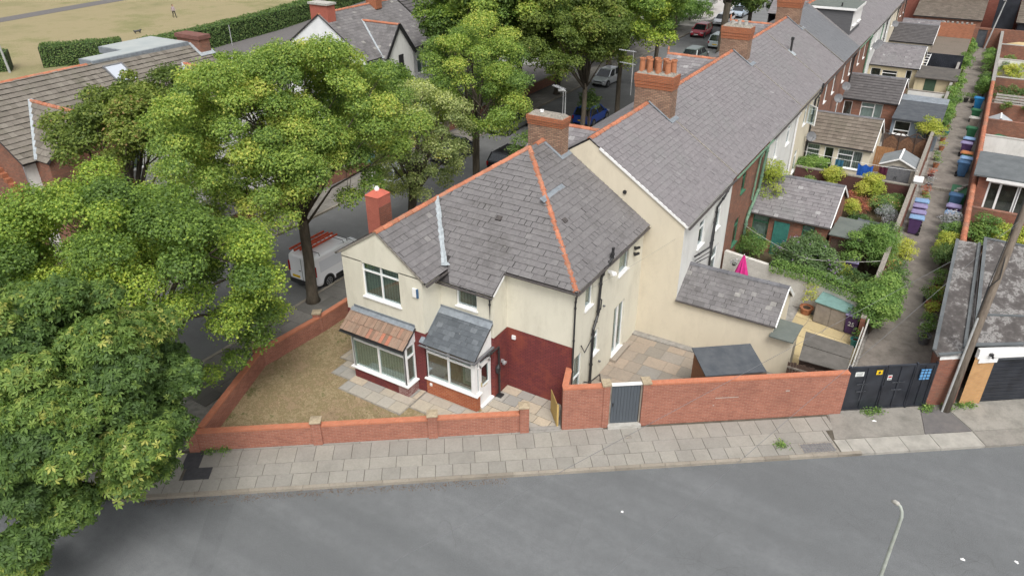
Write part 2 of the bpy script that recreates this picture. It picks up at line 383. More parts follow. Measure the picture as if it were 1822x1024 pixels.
m['tile_bay'] = tilemat('mixed_red_brown_tile', [(0.0, (0.19, 0.125, 0.09)), (0.5, (0.27, 0.185, 0.135)), (0.85, (0.30, 0.19, 0.135)), (0.93, (0.38, 0.14, 0.09)), (1.0, (0.42, 0.16, 0.10))], moss=(0.22, 0.19, 0.15), moss_amt=0.4)
m['clay'] = tilemat('clay_ridge', [(0.0, (0.33, 0.13, 0.075)), (0.5, (0.43, 0.155, 0.085)), (0.9, (0.48, 0.19, 0.11)), (1.0, (0.31, 0.16, 0.11))], moss=(0.22, 0.15, 0.10), moss_amt=0.7, mscale=1.6)
m['ridge_grey'] = tilemat('grey_ridge', [(0.0, (0.10, 0.10, 0.11)), (1.0, (0.16, 0.16, 0.17))])
m['fallen'] = tilemat('fallen_leaf', [(0.0, (.09, .05, .03)), (1.0, (.20, .12, .06))])
m['deck'] = plain('roof_underlay', (0.035, 0.033, 0.034), (0.05, 0.045, 0.045), 5)
m['lead'] = plain('lead_flashing', (0.42, 0.46, 0.48), (0.28, 0.31, 0.33), 7, 0.45, 0.004, metal=0.2)
m['leadgrey'] = plain('grey_lead', (0.22, 0.245, 0.27), (0.15, 0.17, 0.19), 5, 0.5, 0.004)
m['mortar'] = plain('mortar', (0.30, 0.27, 0.23), (0.16, 0.15, 0.13), 10, 0.95, 0.01)
m['black'] = plain('black_plastic', (0.018, 0.018, 0.02), (0.03, 0.03, 0.03), 8, 0.4, spec=0.5)
m['gutter'] = plain('weathered_dark_gutter', (0.05, 0.045, 0.045), (0.09, 0.08, 0.075), 8, 0.6)
m['greyplastic'] = plain('grey_plastic', (0.16, 0.165, 0.17), (0.12, 0.12, 0.13), 8, 0.5)
m['cap'] = plain('sandstone_cap', (0.40, 0.33, 0.23), (0.27, 0.22, 0.15), 9, 0.95, 0.006)
m['concrete'] = plain('concrete', (0.30, 0.285, 0.26), (0.20, 0.19, 0.175), 4, 0.95, 0.006)
m['conc_light'] = plain('pale_concrete', (0.42, 0.41, 0.38), (0.32, 0.31, 0.28), 5, 0.95, 0.004)
m['felt'] = plain('grey_roof_felt', (0.095, 0.105, 0.11), (0.13, 0.14, 0.145), 1.6, 0.85, 0.003)
m['felt_green'] = plain('green_grey_felt', (0.105, 0.12, 0.11), (0.13, 0.145, 0.13), 2.2, 0.85, 0.003)
m['felt_black'] = plain('charcoal_felt', (0.055, 0.062, 0.072), (0.085, 0.092, 0.10), 1.8, 0.85, 0.003)
m['wood'] = plain('brown_timber', (0.25, 0.115, 0.06), (0.17, 0.08, 0.045), 3, 0.8, 0.003, stretch=(1, 1, 8))
m['wood_dark'] = plain('dark_brown_boards', (0.10, 0.065, 0.05), (0.065, 0.045, 0.035), 4, 0.85, 0.003, stretch=(1, 1, 6))
m['wood_grey'] = plain('silvered_timber', (0.27, 0.24, 0.20), (0.15, 0.13, 0.11), 6, 0.9, 0.004, stretch=(1, 1, 0.4))
m['wood_new'] = plain('fresh_softwood', (0.48, 0.34, 0.12), (0.36, 0.25, 0.09), 5, 0.75, 0.002, stretch=(1, 1, 0.3))
m['gate_grey'] = plain('slate_grey_painted_boards', (0.085, 0.10, 0.115), (0.065, 0.075, 0.088), 6, 0.6, 0.002, stretch=(8, 8, 0.3))
m['iron'] = plain('black_painted_steel', (0.012, 0.014, 0.020), (0.028, 0.032, 0.042), 1.5, 0.35, 0.001, spec=0.6)
m['iron_scuff'] = plain('scuffed_primer_patch', (0.07, 0.075, 0.085), (0.035, 0.038, 0.045), 5, 0.6)
m['green'] = plain('green_paint', (0.055, 0.17, 0.10), (0.04, 0.12, 0.07), 5, 0.6)
m['teal'] = plain('teal_painted_door', (0.05, 0.20, 0.165), (0.035, 0.14, 0.12), 4, 0.6)
m['greengrey'] = plain('faded_green_downpipe', (0.14, 0.24, 0.16), (0.10, 0.17, 0.12), 5, 0.7)
m['blindgrey'] = plain('steel', (0.55, 0.56, 0.57), (0.42, 0.43, 0.44), 5, 0.4, metal=0.5)
m['galv'] = plain('galvanised_steel', (0.42, 0.43, 0.43), (0.33, 0.34, 0.33), 7, 0.55, metal=0.25)
m['lamp'] = plain('grey_green_painted_column', (0.34, 0.37, 0.34), (0.27, 0.29, 0.26), 4, 0.55)
m['pole'] = plain('weathered_pole', (0.21, 0.175, 0.14), (0.13, 0.105, 0.085), 7, 0.95, 0.006, stretch=(2, 2, 0.15))
m['pot'] = plain('terracotta', (0.42, 0.17, 0.085), (0.30, 0.13, 0.07), 7, 0.85)
m['soil'] = plain('soil', (0.045, 0.03, 0.02), (0.08, 0.055, 0.04), 12, 1)
for nm, c in dict(teal_glaze=(0.05, 0.22, 0.22), bin_blue=(0.05, 0.115, 0.22), bin_cyan=(0.02, 0.18, 0.40), bin_purple=(0.075, 0.04, 0.115), bin_lilac=(0.24, 0.21, 0.36), bin_green=(0.03, 0.13, 0.06), bin_paleblue=(0.20, 0.32, 0.50),
                  pink=(0.60, 0.04, 0.24), blue_cloth=(0.02, 0.10, 0.42), teal_cloth=(0.04, 0.14, 0.22), plum=(0.09, 0.02, 0.04), orange=(0.42, 0.16, 0.06), yellow=(0.65, 0.42, 0.02), red=(0.45, 0.02, 0.03), navy=(0.015, 0.02, 0.10),
                  red_ladder=(0.55, 0.085, 0.035), taupe=(0.27, 0.235, 0.20), beige=(0.46, 0.42, 0.35), aqua=(0.16, 0.27, 0.25), sign_white=(0.70, 0.72, 0.70), sign_yellow=(0.75, 0.50, 0.02), sign_blue=(0.12, 0.32, 0.60), maroon=(0.13, 0.04, 0.045), tan=(0.55, 0.42, 0.22), lime=(0.18, 0.42, 0.04)).items():
    m[nm] = plain(nm, c, tuple(x * 0.78 for x in c), 5, 0.6)
# ================================================================ ground
def asphaltmat(name, a, b, rot, c=None):
    t = NT(name)
    v = t.coord('Object', (0.10, 1.1, 1), rot)
    tr = t.ramp(t.noise(1.0, 5, 0.6, v), [(0.34, a), (0.66, b)])
    big = t.ramp(t.noise(0.33, 7, 0.72), [(0.36, 0.0), (0.66, 0.6)])
    col = t.mix(big, tr, c4(c or tuple(x * 0.72 for x in a)))
    bd_ = t.ramp(t.noise(1.0, 3, 0.55, t.coord('Object', (0.018, 0.55, 1), rot)), [(0.40, 0.0), (0.62, 0.55)]); col = t.mix(bd_, col, c4(tuple(x * 0.62 for x in a)))
    vo = t.n('TexVoronoi'); vo.feature = 'DISTANCE_TO_EDGE'; vo.inputs['Scale'].default_value = 0.42
    mv = t.n('Mapping'); t.t.links.new(t.coord('Object'), mv.inputs[0]); nzv = t.n('TexNoise'); nzv.inputs['Scale'].default_value = 1.1; nzv.inputs['Detail'].default_value = 10
    mx = t.n('VectorMath'); mx.operation = 'ADD'; sc_ = t.n('VectorMath'); sc_.operation = 'SCALE'; sc_.inputs['Scale'].default_value = 2.6
    t.t.links.new(nzv.outputs['Color'], sc_.inputs[0]); t.t.links.new(sc_.outputs[0], mx.inputs[1]); t.t.links.new(mv.outputs[0], mx.inputs[0]); t.t.links.new(mx.outputs[0], vo.inputs['Vector'])
    crk = t.ramp(vo.outputs['Distance'], [(0.0, 0.5), (0.007, 0.0)]); msk = t.ramp(t.noise(0.22, 3, 0.5), [(0.5, 0.0), (0.62, 1.0)])
    mm = t.n('Math'); mm.operation = 'MULTIPLY'; t.t.links.new(crk, mm.inputs[0]); t.t.links.new(msk, mm.inputs[1])
    mm2 = t.n('Math'); mm2.operation = 'MULTIPLY'; t.t.links.new(mm.outputs[0], mm2.inputs[0]); mm2.inputs[1].default_value = .55; col = t.mix(mm2.outputs[0], col, (0.06, 0.06, 0.06, 1))
    col = t.mix(t.ramp(t.noise(2.2, 8, 0.8), [(0.42, 0.0), (0.6, 0.35)]), col, c4(tuple(x * 0.6 for x in a))); fine = t.noise(38, 3, 0.85); col = t.mix(t.ramp(fine, [(0.4, 0.0), (0.7, 0.42)]), col, c4(tuple(min(1, x * 1.7) for x in b)))
    t.bump(t.noise(90, 2, 0.7), 0.5, 0.006); return t.out(col, 0.9)
m['asphalt'] = asphaltmat('worn_asphalt', (0.118, 0.124, 0.128), (0.154, 0.160, 0.164), -0.631, (0.088, 0.092, 0.095))
m['asphalt_st'] = asphaltmat('side_street_asphalt', (0.145, 0.147, 0.146), (0.175, 0.177, 0.175), 1.5708)
m['asphalt_dark'] = plain('dark_asphalt_patch', (0.045, 0.045, 0.05), (0.06, 0.06, 0.065), 6, 0.9, 0.003)
m['asphalt_mid'] = plain('asphalt_strip', (0.11, 0.105, 0.105), (0.14, 0.13, 0.125), 3, 0.9, 0.004)
def slabmat(name, stops, dirt, amt=0.5, sc=0.7):
    t = NT(name); col = t.ramp(t.attr('rnd'), stops)
    col = t.mix(t.ramp(t.noise(sc, 6, 0.75), [(0.42, 0.0), (0.7, amt)]), col, c4(dirt))
    col = t.mix(t.ramp(t.noise(14, 4, 0.7), [(0.4, 0.0), (0.75, 0.35)]), col, c4(tuple(x * 0.6 for x in stops[0][1])))
    t.bump(t.noise(40, 3, 0.6), 0.3, 0.004); return t.out(col, 0.92)
m['slabs'] = slabmat('concrete_flags', [(0.0, (0.245, 0.235, 0.21)), (0.5, (0.275, 0.262, 0.235)), (1.0, (0.30, 0.285, 0.25))], (0.17, 0.16, 0.14))
m['kerb'] = slabmat('kerb_stone', [(0.0, (0.24, 0.215, 0.175)), (1.0, (0.32, 0.29, 0.24))], (0.14, 0.12, 0.10))
m['indian'] = slabmat('sandstone_flags', [(0.0, (0.28, 0.275, 0.255)), (0.25, (0.36, 0.33, 0.28)), (0.5, (0.40, 0.355, 0.28)), (0.75, (0.46, 0.385, 0.29)), (1.0, (0.33, 0.33, 0.31))], (0.27, 0.25, 0.22), 0.35, 1.1)
m['patio'] = slabmat('patio_flags', [(0.0, (0.215, 0.20, 0.175)), (0.35, (0.30, 0.25, 0.20)), (0.7, (0.355, 0.285, 0.22)), (1.0, (0.25, 0.24, 0.22))], (0.20, 0.17, 0.14), 0.45, 0.8)
m['yellow_flags'] = slabmat('yellow_flags', [(0.0, (0.42, 0.34, 0.19)), (1.0, (0.56, 0.45, 0.25))], (0.34, 0.28, 0.18), 0.4, 1.5)
m['alley'] = slabmat('rough_alley_concrete', [(0.0, (0.23, 0.205, 0.18)), (1.0, (0.23, 0.205, 0.18))], (0.10, 0.09, 0.078), 0.9, 1.3)
def grassmat(name, stops, sc=0.5):
    t = NT(name); n1 = t.noise(sc, 8, 0.72); n2 = t.noise(7, 6, 0.8)
    mm = t.n('Math'); mm.operation = 'MULTIPLY_ADD'; t.t.links.new(n2, mm.inputs[0]); mm.inputs[1].default_value = 0.55; t.t.links.new(n1, mm.inputs[2])
    ad = t.n('Math'); ad.operation = 'SUBTRACT'; t.t.links.new(mm.outputs[0], ad.inputs[0]); ad.inputs[1].default_value = 0.27
    col = t.ramp(ad.outputs[0], stops)
    col = t.mix(t.ramp(t.noise(45, 3, 0.8), [(0.4, 0.0), (0.8, 0.4)]), col, (0.10, 0.085, 0.04, 1))
    t.bump(n2, 0.6, 0.03); return t.out(col, 0.95)
m['lawn'] = grassmat('parched_lawn', [(0.25, (0.17, 0.12, 0.07)), (0.40, (0.31, 0.225, 0.145)), (0.5, (0.19, 0.155, 0.075)), (0.57, (0.35, 0.27, 0.17)), (0.64, (0.13, 0.13, 0.05))], 0.55)
m['park'] = grassmat('dry_park_grass', [(0.25, (0.13, 0.135, 0.06)), (0.42, (0.23, 0.205, 0.105)), (0.53, (0.29, 0.24, 0.14)), (0.60, (0.20, 0.19, 0.085)), (0.8, (0.14, 0.15, 0.06))], 0.06)
m['terrain'] = plain('distant_ground', (0.13, 0.14, 0.08), (0.18, 0.16, 0.11), 0.02, 1)
g = MB(1)
g.quad(*[(1800 * math.cos(a), 1800 * math.sin(a), -0.3) for a in [k * math.pi / 18 for k in range(36)]]); struct(g.build('ground', m['terrain'], org=(0, 0, -0.3)))
# roads
g = MB(); g.quad(P(-40, 10.9, -0.1), P(60, 10.9, -0.1), P(60, 19.6, -0.1), P(-40, 19.6, -0.1)); struct(g.build('front_road', m['asphalt'], org=(0, 0, -0.1)))
g = MB(); g.quad((-33, -60, -0.106), (-24.6, -60, -0.106), (-24.6, 170, -0.106), (-33, 170, -0.106)); struct(g.build('side_street', m['asphalt_st'], org=(0, 0, -0.106)))
k = MB(77)
for s0, s1, d0, d1 in ((9.5, 16.0, 12.3, 12.75), (-8.6, -7.9, 15.3, 18.9)): k.quad(P(s0, d0, -.096), P(s1, d0 + .05, -.096), P(s1 + .03, d1, -.096), P(s0 - .04, d1 - .03, -.096))
struct(k.build('road_patch', asphaltmat('patched_asphalt', (0.108, 0.113, 0.117), (0.142, 0.148, 0.152), -0.631, (0.082, 0.086, 0.089)), org=(0, 0, -.096)))
k = MB(81); rc = random.Random(81)
def crack(s0, d0, an, n, w_, depth=0):
    p = [s0, d0]
    for i in range(n):
        an += rc.gauss(0, .38); L = rc.uniform(.06, .2); q = [p[0] + L * math.cos(an), p[1] + L * math.sin(an)]; ww = w_ * rc.uniform(.5, 1.2); nx, ny = -math.sin(an) * ww, math.cos(an) * ww
        if 11.3 < q[1] < 19.0: k.quad(P(p[0] - nx, p[1] - ny, -.0965), P(q[0] - nx, q[1] - ny, -.0965), P(q[0] + nx, q[1] + ny, -.0965), P(p[0] + nx, p[1] + ny, -.0965))
        if depth < 2 and rc.random() < .12: crack(q[0], q[1], an + rc.choice((-1, 1)) * rc.uniform(.6, 1.3), n // 2, w_ * .8, depth + 1)
        p = q
for i in range(26): crack(rc.choice((rc.uniform(-8, 20), rc.uniform(8, 18))), rc.choice((13.6, 14.2, 16.4, 12.6)) + rc.gauss(0, .5), rc.uniform(0, 6.28), rc.randint(8, 20), .005)
struct(k.build('road_cracks', plain('crack', (.085, .087, .088), (.11, .113, .114), 3, 1), org=(0, 0, -.0965)))
# the block: pavement bed and plots as one raised sheet
arc = [P(-11.5, 19.35)[:2]] + [(-25.2 + 3.6 * (1 - math.cos(a)), 13.0 - 4.6 * math.sin(a)) for a in [R(x) for x in (60, 45, 30, 15, 0)]]
g = MB(); g.prism([P(60, 19.35)[:2], (60, 170), (-25.2, 170)] + arc[::-1], -0.29, -0.02); struct(g.build('pavement_bed', m['concrete']))
g = MB(); g.prism([(-32, -60), (-32, 170), (-400, 170), (-400, -60)], -0.29, 0.0); struct(g.build('pavement_across_the_street', m['asphalt_mid']))
g = MB(); g.prism([P(-60, 10.9)[:2], P(-60, 4)[:2], P(60, 4)[:2], P(60, 10.9)[:2]], -0.29, 0.0); struct(g.build('near_pavement', m['concrete']))
k = MB(79); k.prism([P(-13.5, 19.4)[:2], P(13.55, 19.4)[:2], P(14.0, 21.62)[:2], P(-13.5, 21.62)[:2]], -0.03, -0.012); struct(k.build('joint_sand', plain('dark_jointing', (.07, .06, .045), (.11, .10, .08), 3, 1)))
# flags
sl = MB(3); rg = random.Random(5)
def flagrow(d0, d1, s0, s1, L, off, th=0.0):
    s = s0 - off
    while s < s1:
        a, b = max(s, s0) + 0.009, min(s + L * rg.uniform(.97, 1.03), s1) - 0.009; s = b + 0.009
        if b - a < 0.1: continue
        h = rg.uniform(-.006, .006)
        P4 = [P(a, d0 + .008), P(b, d0 + .008), P(b, d1 - .008), P(a, d1 - .008)]
        sl.prism([p[:2] for p in P4], -0.02, 0.006 + h)
flagrow(19.48, 20.07, -12.2, 13.5, 0.62, 0.1); flagrow(20.07, 20.66, -13.4, -9.9, 0.93, 0.3); flagrow(20.07, 20.66, -9.0, 13.5, 0.93, 0.0)
flagrow(20.66, 21.46, -13.6, -10.1, 0.66, 0.4); flagrow(20.66, 21.46, -9.5, 13.9, 0.66, 0.0); flagrow(21.46, 21.62, -9.5, 5.2, 1.4, 0.0)
o = struct(sl.build('pavement', m['slabs']))
k = MB(4); s = -12.0
while s < 13.4: k.prism([P(s + .006, 19.33)[:2], P(s + .9, 19.33)[:2], P(s + .9, 19.47)[:2], P(s + .006, 19.47)[:2]], -0.14, 0.012 - 0.0); s += 0.906
pts = [Vector((x, y, 0)) for x, y in arc] + [Vector((-25.2, 20, 0)), Vector((-25.2, 170, 0))]
for a, b in zip(pts[:-1], pts[1:]):
    d = (b - a); L = d.length; d.normalize(); nrm = Vector((-d.y, d.x, 0)); nseg = max(1, int(L / 0.9))
    for i in range(min(nseg, 170)):
        k.obox(a, d, nrm, UZ, i * L / nseg + .006, (i + 1) * L / nseg - .006, -.13, .02, -0.14, 0.01)
for i in range(150): k.box(-32.12, -31.98, 5 + i * .92, 5.9 + i * .92, -0.14, 0.012)
struct(k.build('kerb', m['kerb']))
k = MB(7)   # paler flags along the kerb past the drain, and concrete crossovers
s = 13.55
for L in (.45, .75, 1.3, 1.2, 1.7): k.prism([P(s + .01, 19.33)[:2], P(s + L - .01, 19.33)[:2], P(s + L - .01, 20.12)[:2], P(s + .01, 20.12)[:2]], -0.14, 0.004); s += L
struct(k.build('crossover_flags', plain('pale_flags', (.34, .325, .29), (.25, .24, .215), 2, .95, .004)))
k = MB(8); k.prism([P(13.62, 20.15)[:2], P(17.08, 20.15)[:2], P(17.8, 21.75)[:2], P(14.05, 21.6)[:2]], -0.02, 0.008); k.prism([P(19.0, 20.15)[:2], P(32, 20.15)[:2], P(32, 22.0)[:2], P(18.8, 21.75)[:2]], -0.02, 0.006)
k.prism([P(18.98, 19.33)[:2], P(32, 19.33)[:2], P(32, 20.12)[:2], P(18.98, 20.12)[:2]], -0.14, 0.0); struct(k.build('concrete_crossover', slabmat('old_concrete', [(0.0, (0.24, 0.225, 0.20)), (1.0, (0.28, 0.265, 0.235))], (0.13, 0.125, 0.11), 0.8, 1.6)))
k = MB(9); k.prism([P(17.12, 20.15)[:2], P(18.95, 20.15)[:2], P(18.75, 21.75)[:2], P(17.85, 21.75)[:2]], -0.02, 0.010); struct(k.build('asphalt_strip', m['asphalt_mid']))
k = MB(10)
k.prism([P(-10.1, 20.66)[:2], P(-9.5, 20.66)[:2], P(-9.5, 21.45)[:2], P(-10.1, 21.45)[:2]], -0.02, 0.006); k.prism([P(-9.9, 20.07)[:2], P(-9.0, 20.07)[:2], P(-9.0, 20.655)[:2], P(-9.9, 20.655)[:2]], -0.02, 0.006)
struct(k.build('asphalt_patch', m['asphalt_dark']))
# side street pavement, in darker flags than the front one
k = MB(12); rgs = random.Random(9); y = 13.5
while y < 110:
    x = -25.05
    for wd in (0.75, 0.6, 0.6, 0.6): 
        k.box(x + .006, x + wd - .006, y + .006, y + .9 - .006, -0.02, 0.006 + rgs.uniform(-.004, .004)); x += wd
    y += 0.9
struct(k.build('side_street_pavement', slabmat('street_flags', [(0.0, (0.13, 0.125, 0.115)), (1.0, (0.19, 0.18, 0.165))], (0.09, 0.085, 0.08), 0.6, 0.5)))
k = MB(13); y = 10
while y < 100:
    for x in (-34.4, -33.6, -32.8): k.box(x, x + .78, y, y + .88, -0.01, 0.008)
    y += 0.9
struct(k.build('far_pavement', slabmat('far_flags', [(0.0, (0.17, 0.16, 0.14)), (1.0, (0.24, 0.225, 0.20))], (0.11, 0.105, 0.09), 0.6, 0.5)))
# house plots
lawn = [(-22.45, 27.2), (-22.45, 17.2), (-22.72, 16.6), (-20.85, 11.9), P(2.3, 21.62)[:2], (-10.9, 19.3), (-15.2, 18.7), (-19.3, 19), (-19.3, 27.2)]
k = MB(14); k.prism(lawn, -0.02, 0.03); struct(k.build('lawn', m['lawn']))
k = MB(15); k.prism([(-22.45, 27.2), (-22.45, 110), (-17.3, 110), (-17.3, 27.2)], -0.02, 0.012); struct(k.build('front_gardens', m['asphalt_mid']))
k = MB(16); k.prism([(-10.2, 27.2), (-10.2, 20.6), P(3.7, 21.7)[:2], P(14.5, 21.7)[:2], (-1.15, 27.2)], -0.02, 0.012); struct(k.build('yard_base', m['mortar']))
k = MB(17); k.prism([(-17.2, 27.4), (-1.2, 27.4), (-1.2, 108), (-17.2, 108)], -0.02, 0.010); struct(k.build('back_yards', m['concrete']))
k = MB(91); k.prism([(-8.3, 33.9), (-1.25, 32.8), (-1.25, 49.3), (-8.3, 49.3)], 0, .03, .5); struct(k.build('garden_soil', plain('garden_soil', (.12, .085, .055), (.07, .06, .035), 1.2, 1, .02)))
k = MB(18); k.prism([(-1.0, 26.3), P(14.6, 21.75)[:2], P(17.9, 21.9)[:2], (1.66, 29.5), (1.66, 104), (-1.0, 104)], -0.02, 0.016); struct(k.build('alley', m['alley']))
k = MB(19); k.prism([(1.9, 39.5), (14, 39.5), (14, 108), (1.9, 108)], -0.02, 0.010); struct(k.build('yards_across_the_alley', plain('yard_ground', (0.22, 0.19, 0.16), (0.13, 0.12, 0.10), 0.8, 0.95, 0.01)))
def flags(name, mat, poly, z, seed, lens=(0.9, 0.6, 0.6), rows=(0.6, 0.45, 0.6), rot=0.0, gap=0.012):
    mb = MB(seed); rr = random.Random(seed); c_, s_ = math.cos(rot), math.sin(rot)
    pl = [(x * c_ + y * s_, -x * s_ + y * c_) for x, y in poly]
    ar = sum(pl[i][0] * pl[(i + 1) % len(pl)][1] - pl[(i + 1) % len(pl)][0] * pl[i][1] for i in range(len(pl)))
    if ar < 0: pl = pl[::-1]
    x0, x1 = min(p[0] for p in pl), max(p[0] for p in pl); y0, y1 = min(p[1] for p in pl), max(p[1] for p in pl); v = y0; i = 0
    while v < y1:
        h = rr.choice(rows); u = x0 - rr.random() * .5
        while u < x1:
            L = rr.choice(lens); q = clip2(pl, [(u + gap, v + gap), (u + L - gap, v + gap), (u + L - gap, v + h - gap), (u + gap, v + h - gap)]); u += L
            if len(q) >= 3: mb.prism([(a * c_ - b * s_, a * s_ + b * c_) for a, b in q], z - 0.04, z + rr.uniform(-.003, .003))
        v += h
    return struct(mb.build(name, mat))
k = MB(20)
for pl in ([(-20.25, 18.72), (-20.25, 19.6), (-19.2, 19.6), (-19.2, 18.72)], [(-19.8, 17.7), (-19.8, 18.74), (-18.6, 18.74), (-18.6, 17.7)], [(-18.8, 17.05), (-18.8, 18.1), (-15.55, 18.8), (-15.55, 17.0)], [(-15.56, 17.58), (-15.56, 18.75), (-12.9, 18.75), P(1.5, 21.65)[:2], (-14.6, 17.58)]): k.prism(pl, 0.0, 0.044)
struct(k.build('path_bed', m['mortar']))
for i, pl in enumerate(([(-20.2, 18.76), (-20.2, 19.55), (-19.2, 19.55), (-19.2, 18.76)], [(-19.75, 17.75), (-19.75, 18.72), (-18.62, 18.72), (-18.62, 17.75)], [(-18.75, 17.1), (-18.75, 18.1), (-15.6, 18.75), (-15.6, 17.06)])): flags('garden_path', m['indian'], pl, 0.06, 30 + i)
flags('garden_path', m['indian'], [(-15.5, 17.62), (-15.5, 18.75), (-13.0, 18.75), (-13.0, 17.62)], 0.06, 34)
flags('garden_path', m['indian'], [P(0.2, 21.68)[:2], P(2.35, 21.68)[:2], P(3.5, 21.62)[:2], (-10.5, 20.8), (-12.98, 20.8), (-12.98, 17.95)], 0.062, 35)
flags('patio', m['patio'], [(-10.14, 27.25), (-10.14, 20.9), P(5.0, 21.75)[:2], P(12.0, 21.75)[:2], (-4.4, 27.0), (-6.9, 27.25)], 0.03, 36, (0.9, 0.6, 0.75, 0.45), (0.6, 0.45, 0.75), gap=0.007)
flags('neighbour_patio', m['yellow_flags'], [(-4.25, 28.4), (-1.25, 28.2), (-1.2, 31.8), (-4.2, 33.2)], 0.03, 37, (0.85,), (0.8,), rot=-0.12, gap=0.012)
k = MB(38)   # dry grass tufts
rr = random.Random(38)
from math import cos, sin
def inpoly(x, y, pl):
    c = False; j = len(pl) - 1
    for i in range(len(pl)):
        if (pl[i][1] > y) != (pl[j][1] > y) and x < (pl[j][0] - pl[i][0]) * (y - pl[i][1]) / (pl[j][1] - pl[i][1]) + pl[i][0]: c = not c
        j = i
    return c
bad = [(-20.3, 17.0, -12.9, 30)]
cnt = 0
while cnt < 16000:
    x, y = rr.uniform(-22.6, -11), rr.uniform(11.8, 27)
    if not inpoly(x, y, lawn) or (x > -18.85 and y > 17.0) or (x > -15.6 and y > 17.5) or (x > -19.85 and y > 17.65) or (x > -20.3 and 18.7 < y < 19.6) or (x * 1.0 > -14.2 and y > 16.9): continue
    a = rr.uniform(0, 6.28); h = rr.uniform(.03, .075); w_ = .006; dx, dy = cos(a) * .05, sin(a) * .05
    k.add([(x - dy * .2, y + dx * .2, .03), (x + dy * .2, y - dx * .2, .03), (x + dx, y + dy, .03 + h)], [(0, 1, 2)]); cnt += 1
t = NT('grass_blades'); t_o = t.out(t.ramp(t.attr('rnd'), [(0.0, (0.25, 0.18, 0.11)), (0.45, (0.38, 0.28, 0.18)), (0.75, (0.28, 0.215, 0.13)), (0.9, (0.17, 0.16, 0.07)), (1.0, (0.42, 0.34, 0.23))]), 0.9)
o = k.build('grass', t_o); tag(o, 'short parched grass blades covering the corner garden lawn', 'grass'); o['kind'] = 'stuff'
# ================================================================ the corner house
X_, Y_, NX, NY = (1, 0, 0), (0, 1, 0), (-1, 0, 0), (0, -1, 0)
ho = thing('corner_house', 'cream rendered corner house with dark red brick base and hipped slate roof', 'house', (-14.7, 23, 0))
TOP = (-14.7, 25.4, 8.5)
wl_ = MB(); RB = 2.85
h_g = (-18.37, -16.52, 3.70, 5.24)
wall(wl_, (0, 18.75, 0), X_, NY, -19.36, -15.43, RB, 5.2, [h_g], top=[(-19.36, 5.2), (-15.43, 5.2), (-17.45, 6.66), (-19.36, 5.42)])
wall(wl_, (-15.43, 0, 0), Y_, X_, 18.75, 19.86, RB, 5.2)
h_s = (-14.68, -13.73, 3.83, 4.84)
wall(wl_, (0, 19.86, 0), X_, NY, -15.43, -13.0, RB, 4.86, [h_s])
wall(wl_, (-13.0, 0, 0), Y_, X_, 19.86, 20.82, RB, 4.86, top=[(19.86, 4.86), (20.82, 4.86), (20.82, 5.46)])
wall(wl_, (0, 20.82, 0), X_, NY, -13.0, -10.15, RB, 5.46)
hA, hB, hF, hC, hD = (21.78, 22.42, 3.96, 5.2), (24.82, 25.78, 4.0, 5.3), (24.65, 25.72, 0.18, 2.56), (22.50, 23.22, 1.38, 2.5), (21.05, 21.75, 0.12, 2.2)
wall(wl_, (-10.15, 0, 0), Y_, X_, 20.82, 27.29, 0.0, 5.46, [hA, hB, hF, hC, hD])
wall(wl_, (-19.36, 0, 0), Y_, NX, 18.75, 27.29, 0, 5.42)
wl_.quad((-17.4, 27.28, 0), (-10.2, 27.28, 0), (-10.2, 27.28, 5.4), (-14.7, 27.28, 8.4))
wl_.build('wall', m['cream'], ho)
bb = MB()
wall(bb, (0, 18.735, 0), X_, NY, -19.38, -15.41, 0, RB, [(-18.6, -16.0, 0.5, 2.4)]); wall(bb, (-15.415, 0, 0), Y_, X_, 18.735, 19.86, 0, RB)
hdoor = (-14.55, -13.65, 0.15, 2.15)
wall(bb, (0, 19.845, 0), X_, NY, -15.43, -12.985, 0, RB, [hdoor]); wall(bb, (-12.985, 0, 0), Y_, X_, 19.845, 20.82, 0, RB)
wall(bb, (0, 20.805, 0), X_, NY, -12.985, -10.135, 0, RB + .02)
bb.quad((-19.38, 18.735, RB), (-15.41, 18.735, RB), (-15.41, 18.76, RB), (-19.38, 18.76, RB)); bb.quad((-12.985, 20.805, RB), (-10.135, 20.805, RB), (-10.135, 20.83, RB), (-12.985, 20.83, RB))
bb.quad((-10.135, 20.805, 0), (-10.135, 20.86, 0), (-10.135, 20.86, RB), (-10.135, 20.805, RB))
bb.build('brick_base', m['brick_paint'], ho)
# roof
rf = MB(2); T = Vector(TOP); s_ = 0.652
zz_ = lambda y: 8.5 - s_ * (25.4 - y)
A_ = [TOP, (-17.45, 22.65, 6.707), (-15.62, 20.62, zz_(20.62)), (-9.92, 20.62, zz_(20.62))]
B_ = [(-15.62, 20.62, zz_(20.62)), (-15.40, 20.36, zz_(20.36)), (-15.40, 19.70, zz_(19.70)), (-12.94, 19.70, zz_(19.70)), (-12.94, 20.62, zz_(20.62))]
C_ = [TOP, (-9.92, 20.62, zz_(20.62)), (-9.92, 27.27, zz_(20.62)), (-14.7, 27.27, 8.5)]
we = 0.72; zw = lambda x: 6.72 - we * (x + 17.45)
D_ = [(-17.45, 18.72, 6.72), (-15.22, 18.72, zw(-15.22)), (-15.22, 20.12, zw(-15.22)), (-15.62, 20.62, zz_(20.62)), (-17.45, 22.65, 6.707)]
E_ = [(-17.45, 18.72, 6.72), (-17.45, 22.65, 6.707), TOP, (-14.7, 27.27, 8.5), (-19.55, 27.27, 5.35), (-19.55, 18.72, 5.35)]
dk = MB()
for q in (A_, B_, C_, D_): dk.slab(q, 0.07)
ee = [Vector(p) for p in E_]; dk.slab([ee[0], ee[1], ee[2], ee[3], ee[4], ee[5]], 0.07)
roof = dk.build('roof', m['deck'], ho)
org = (-9.92, 20.62, zz_(20.62))
sl = MB(21)
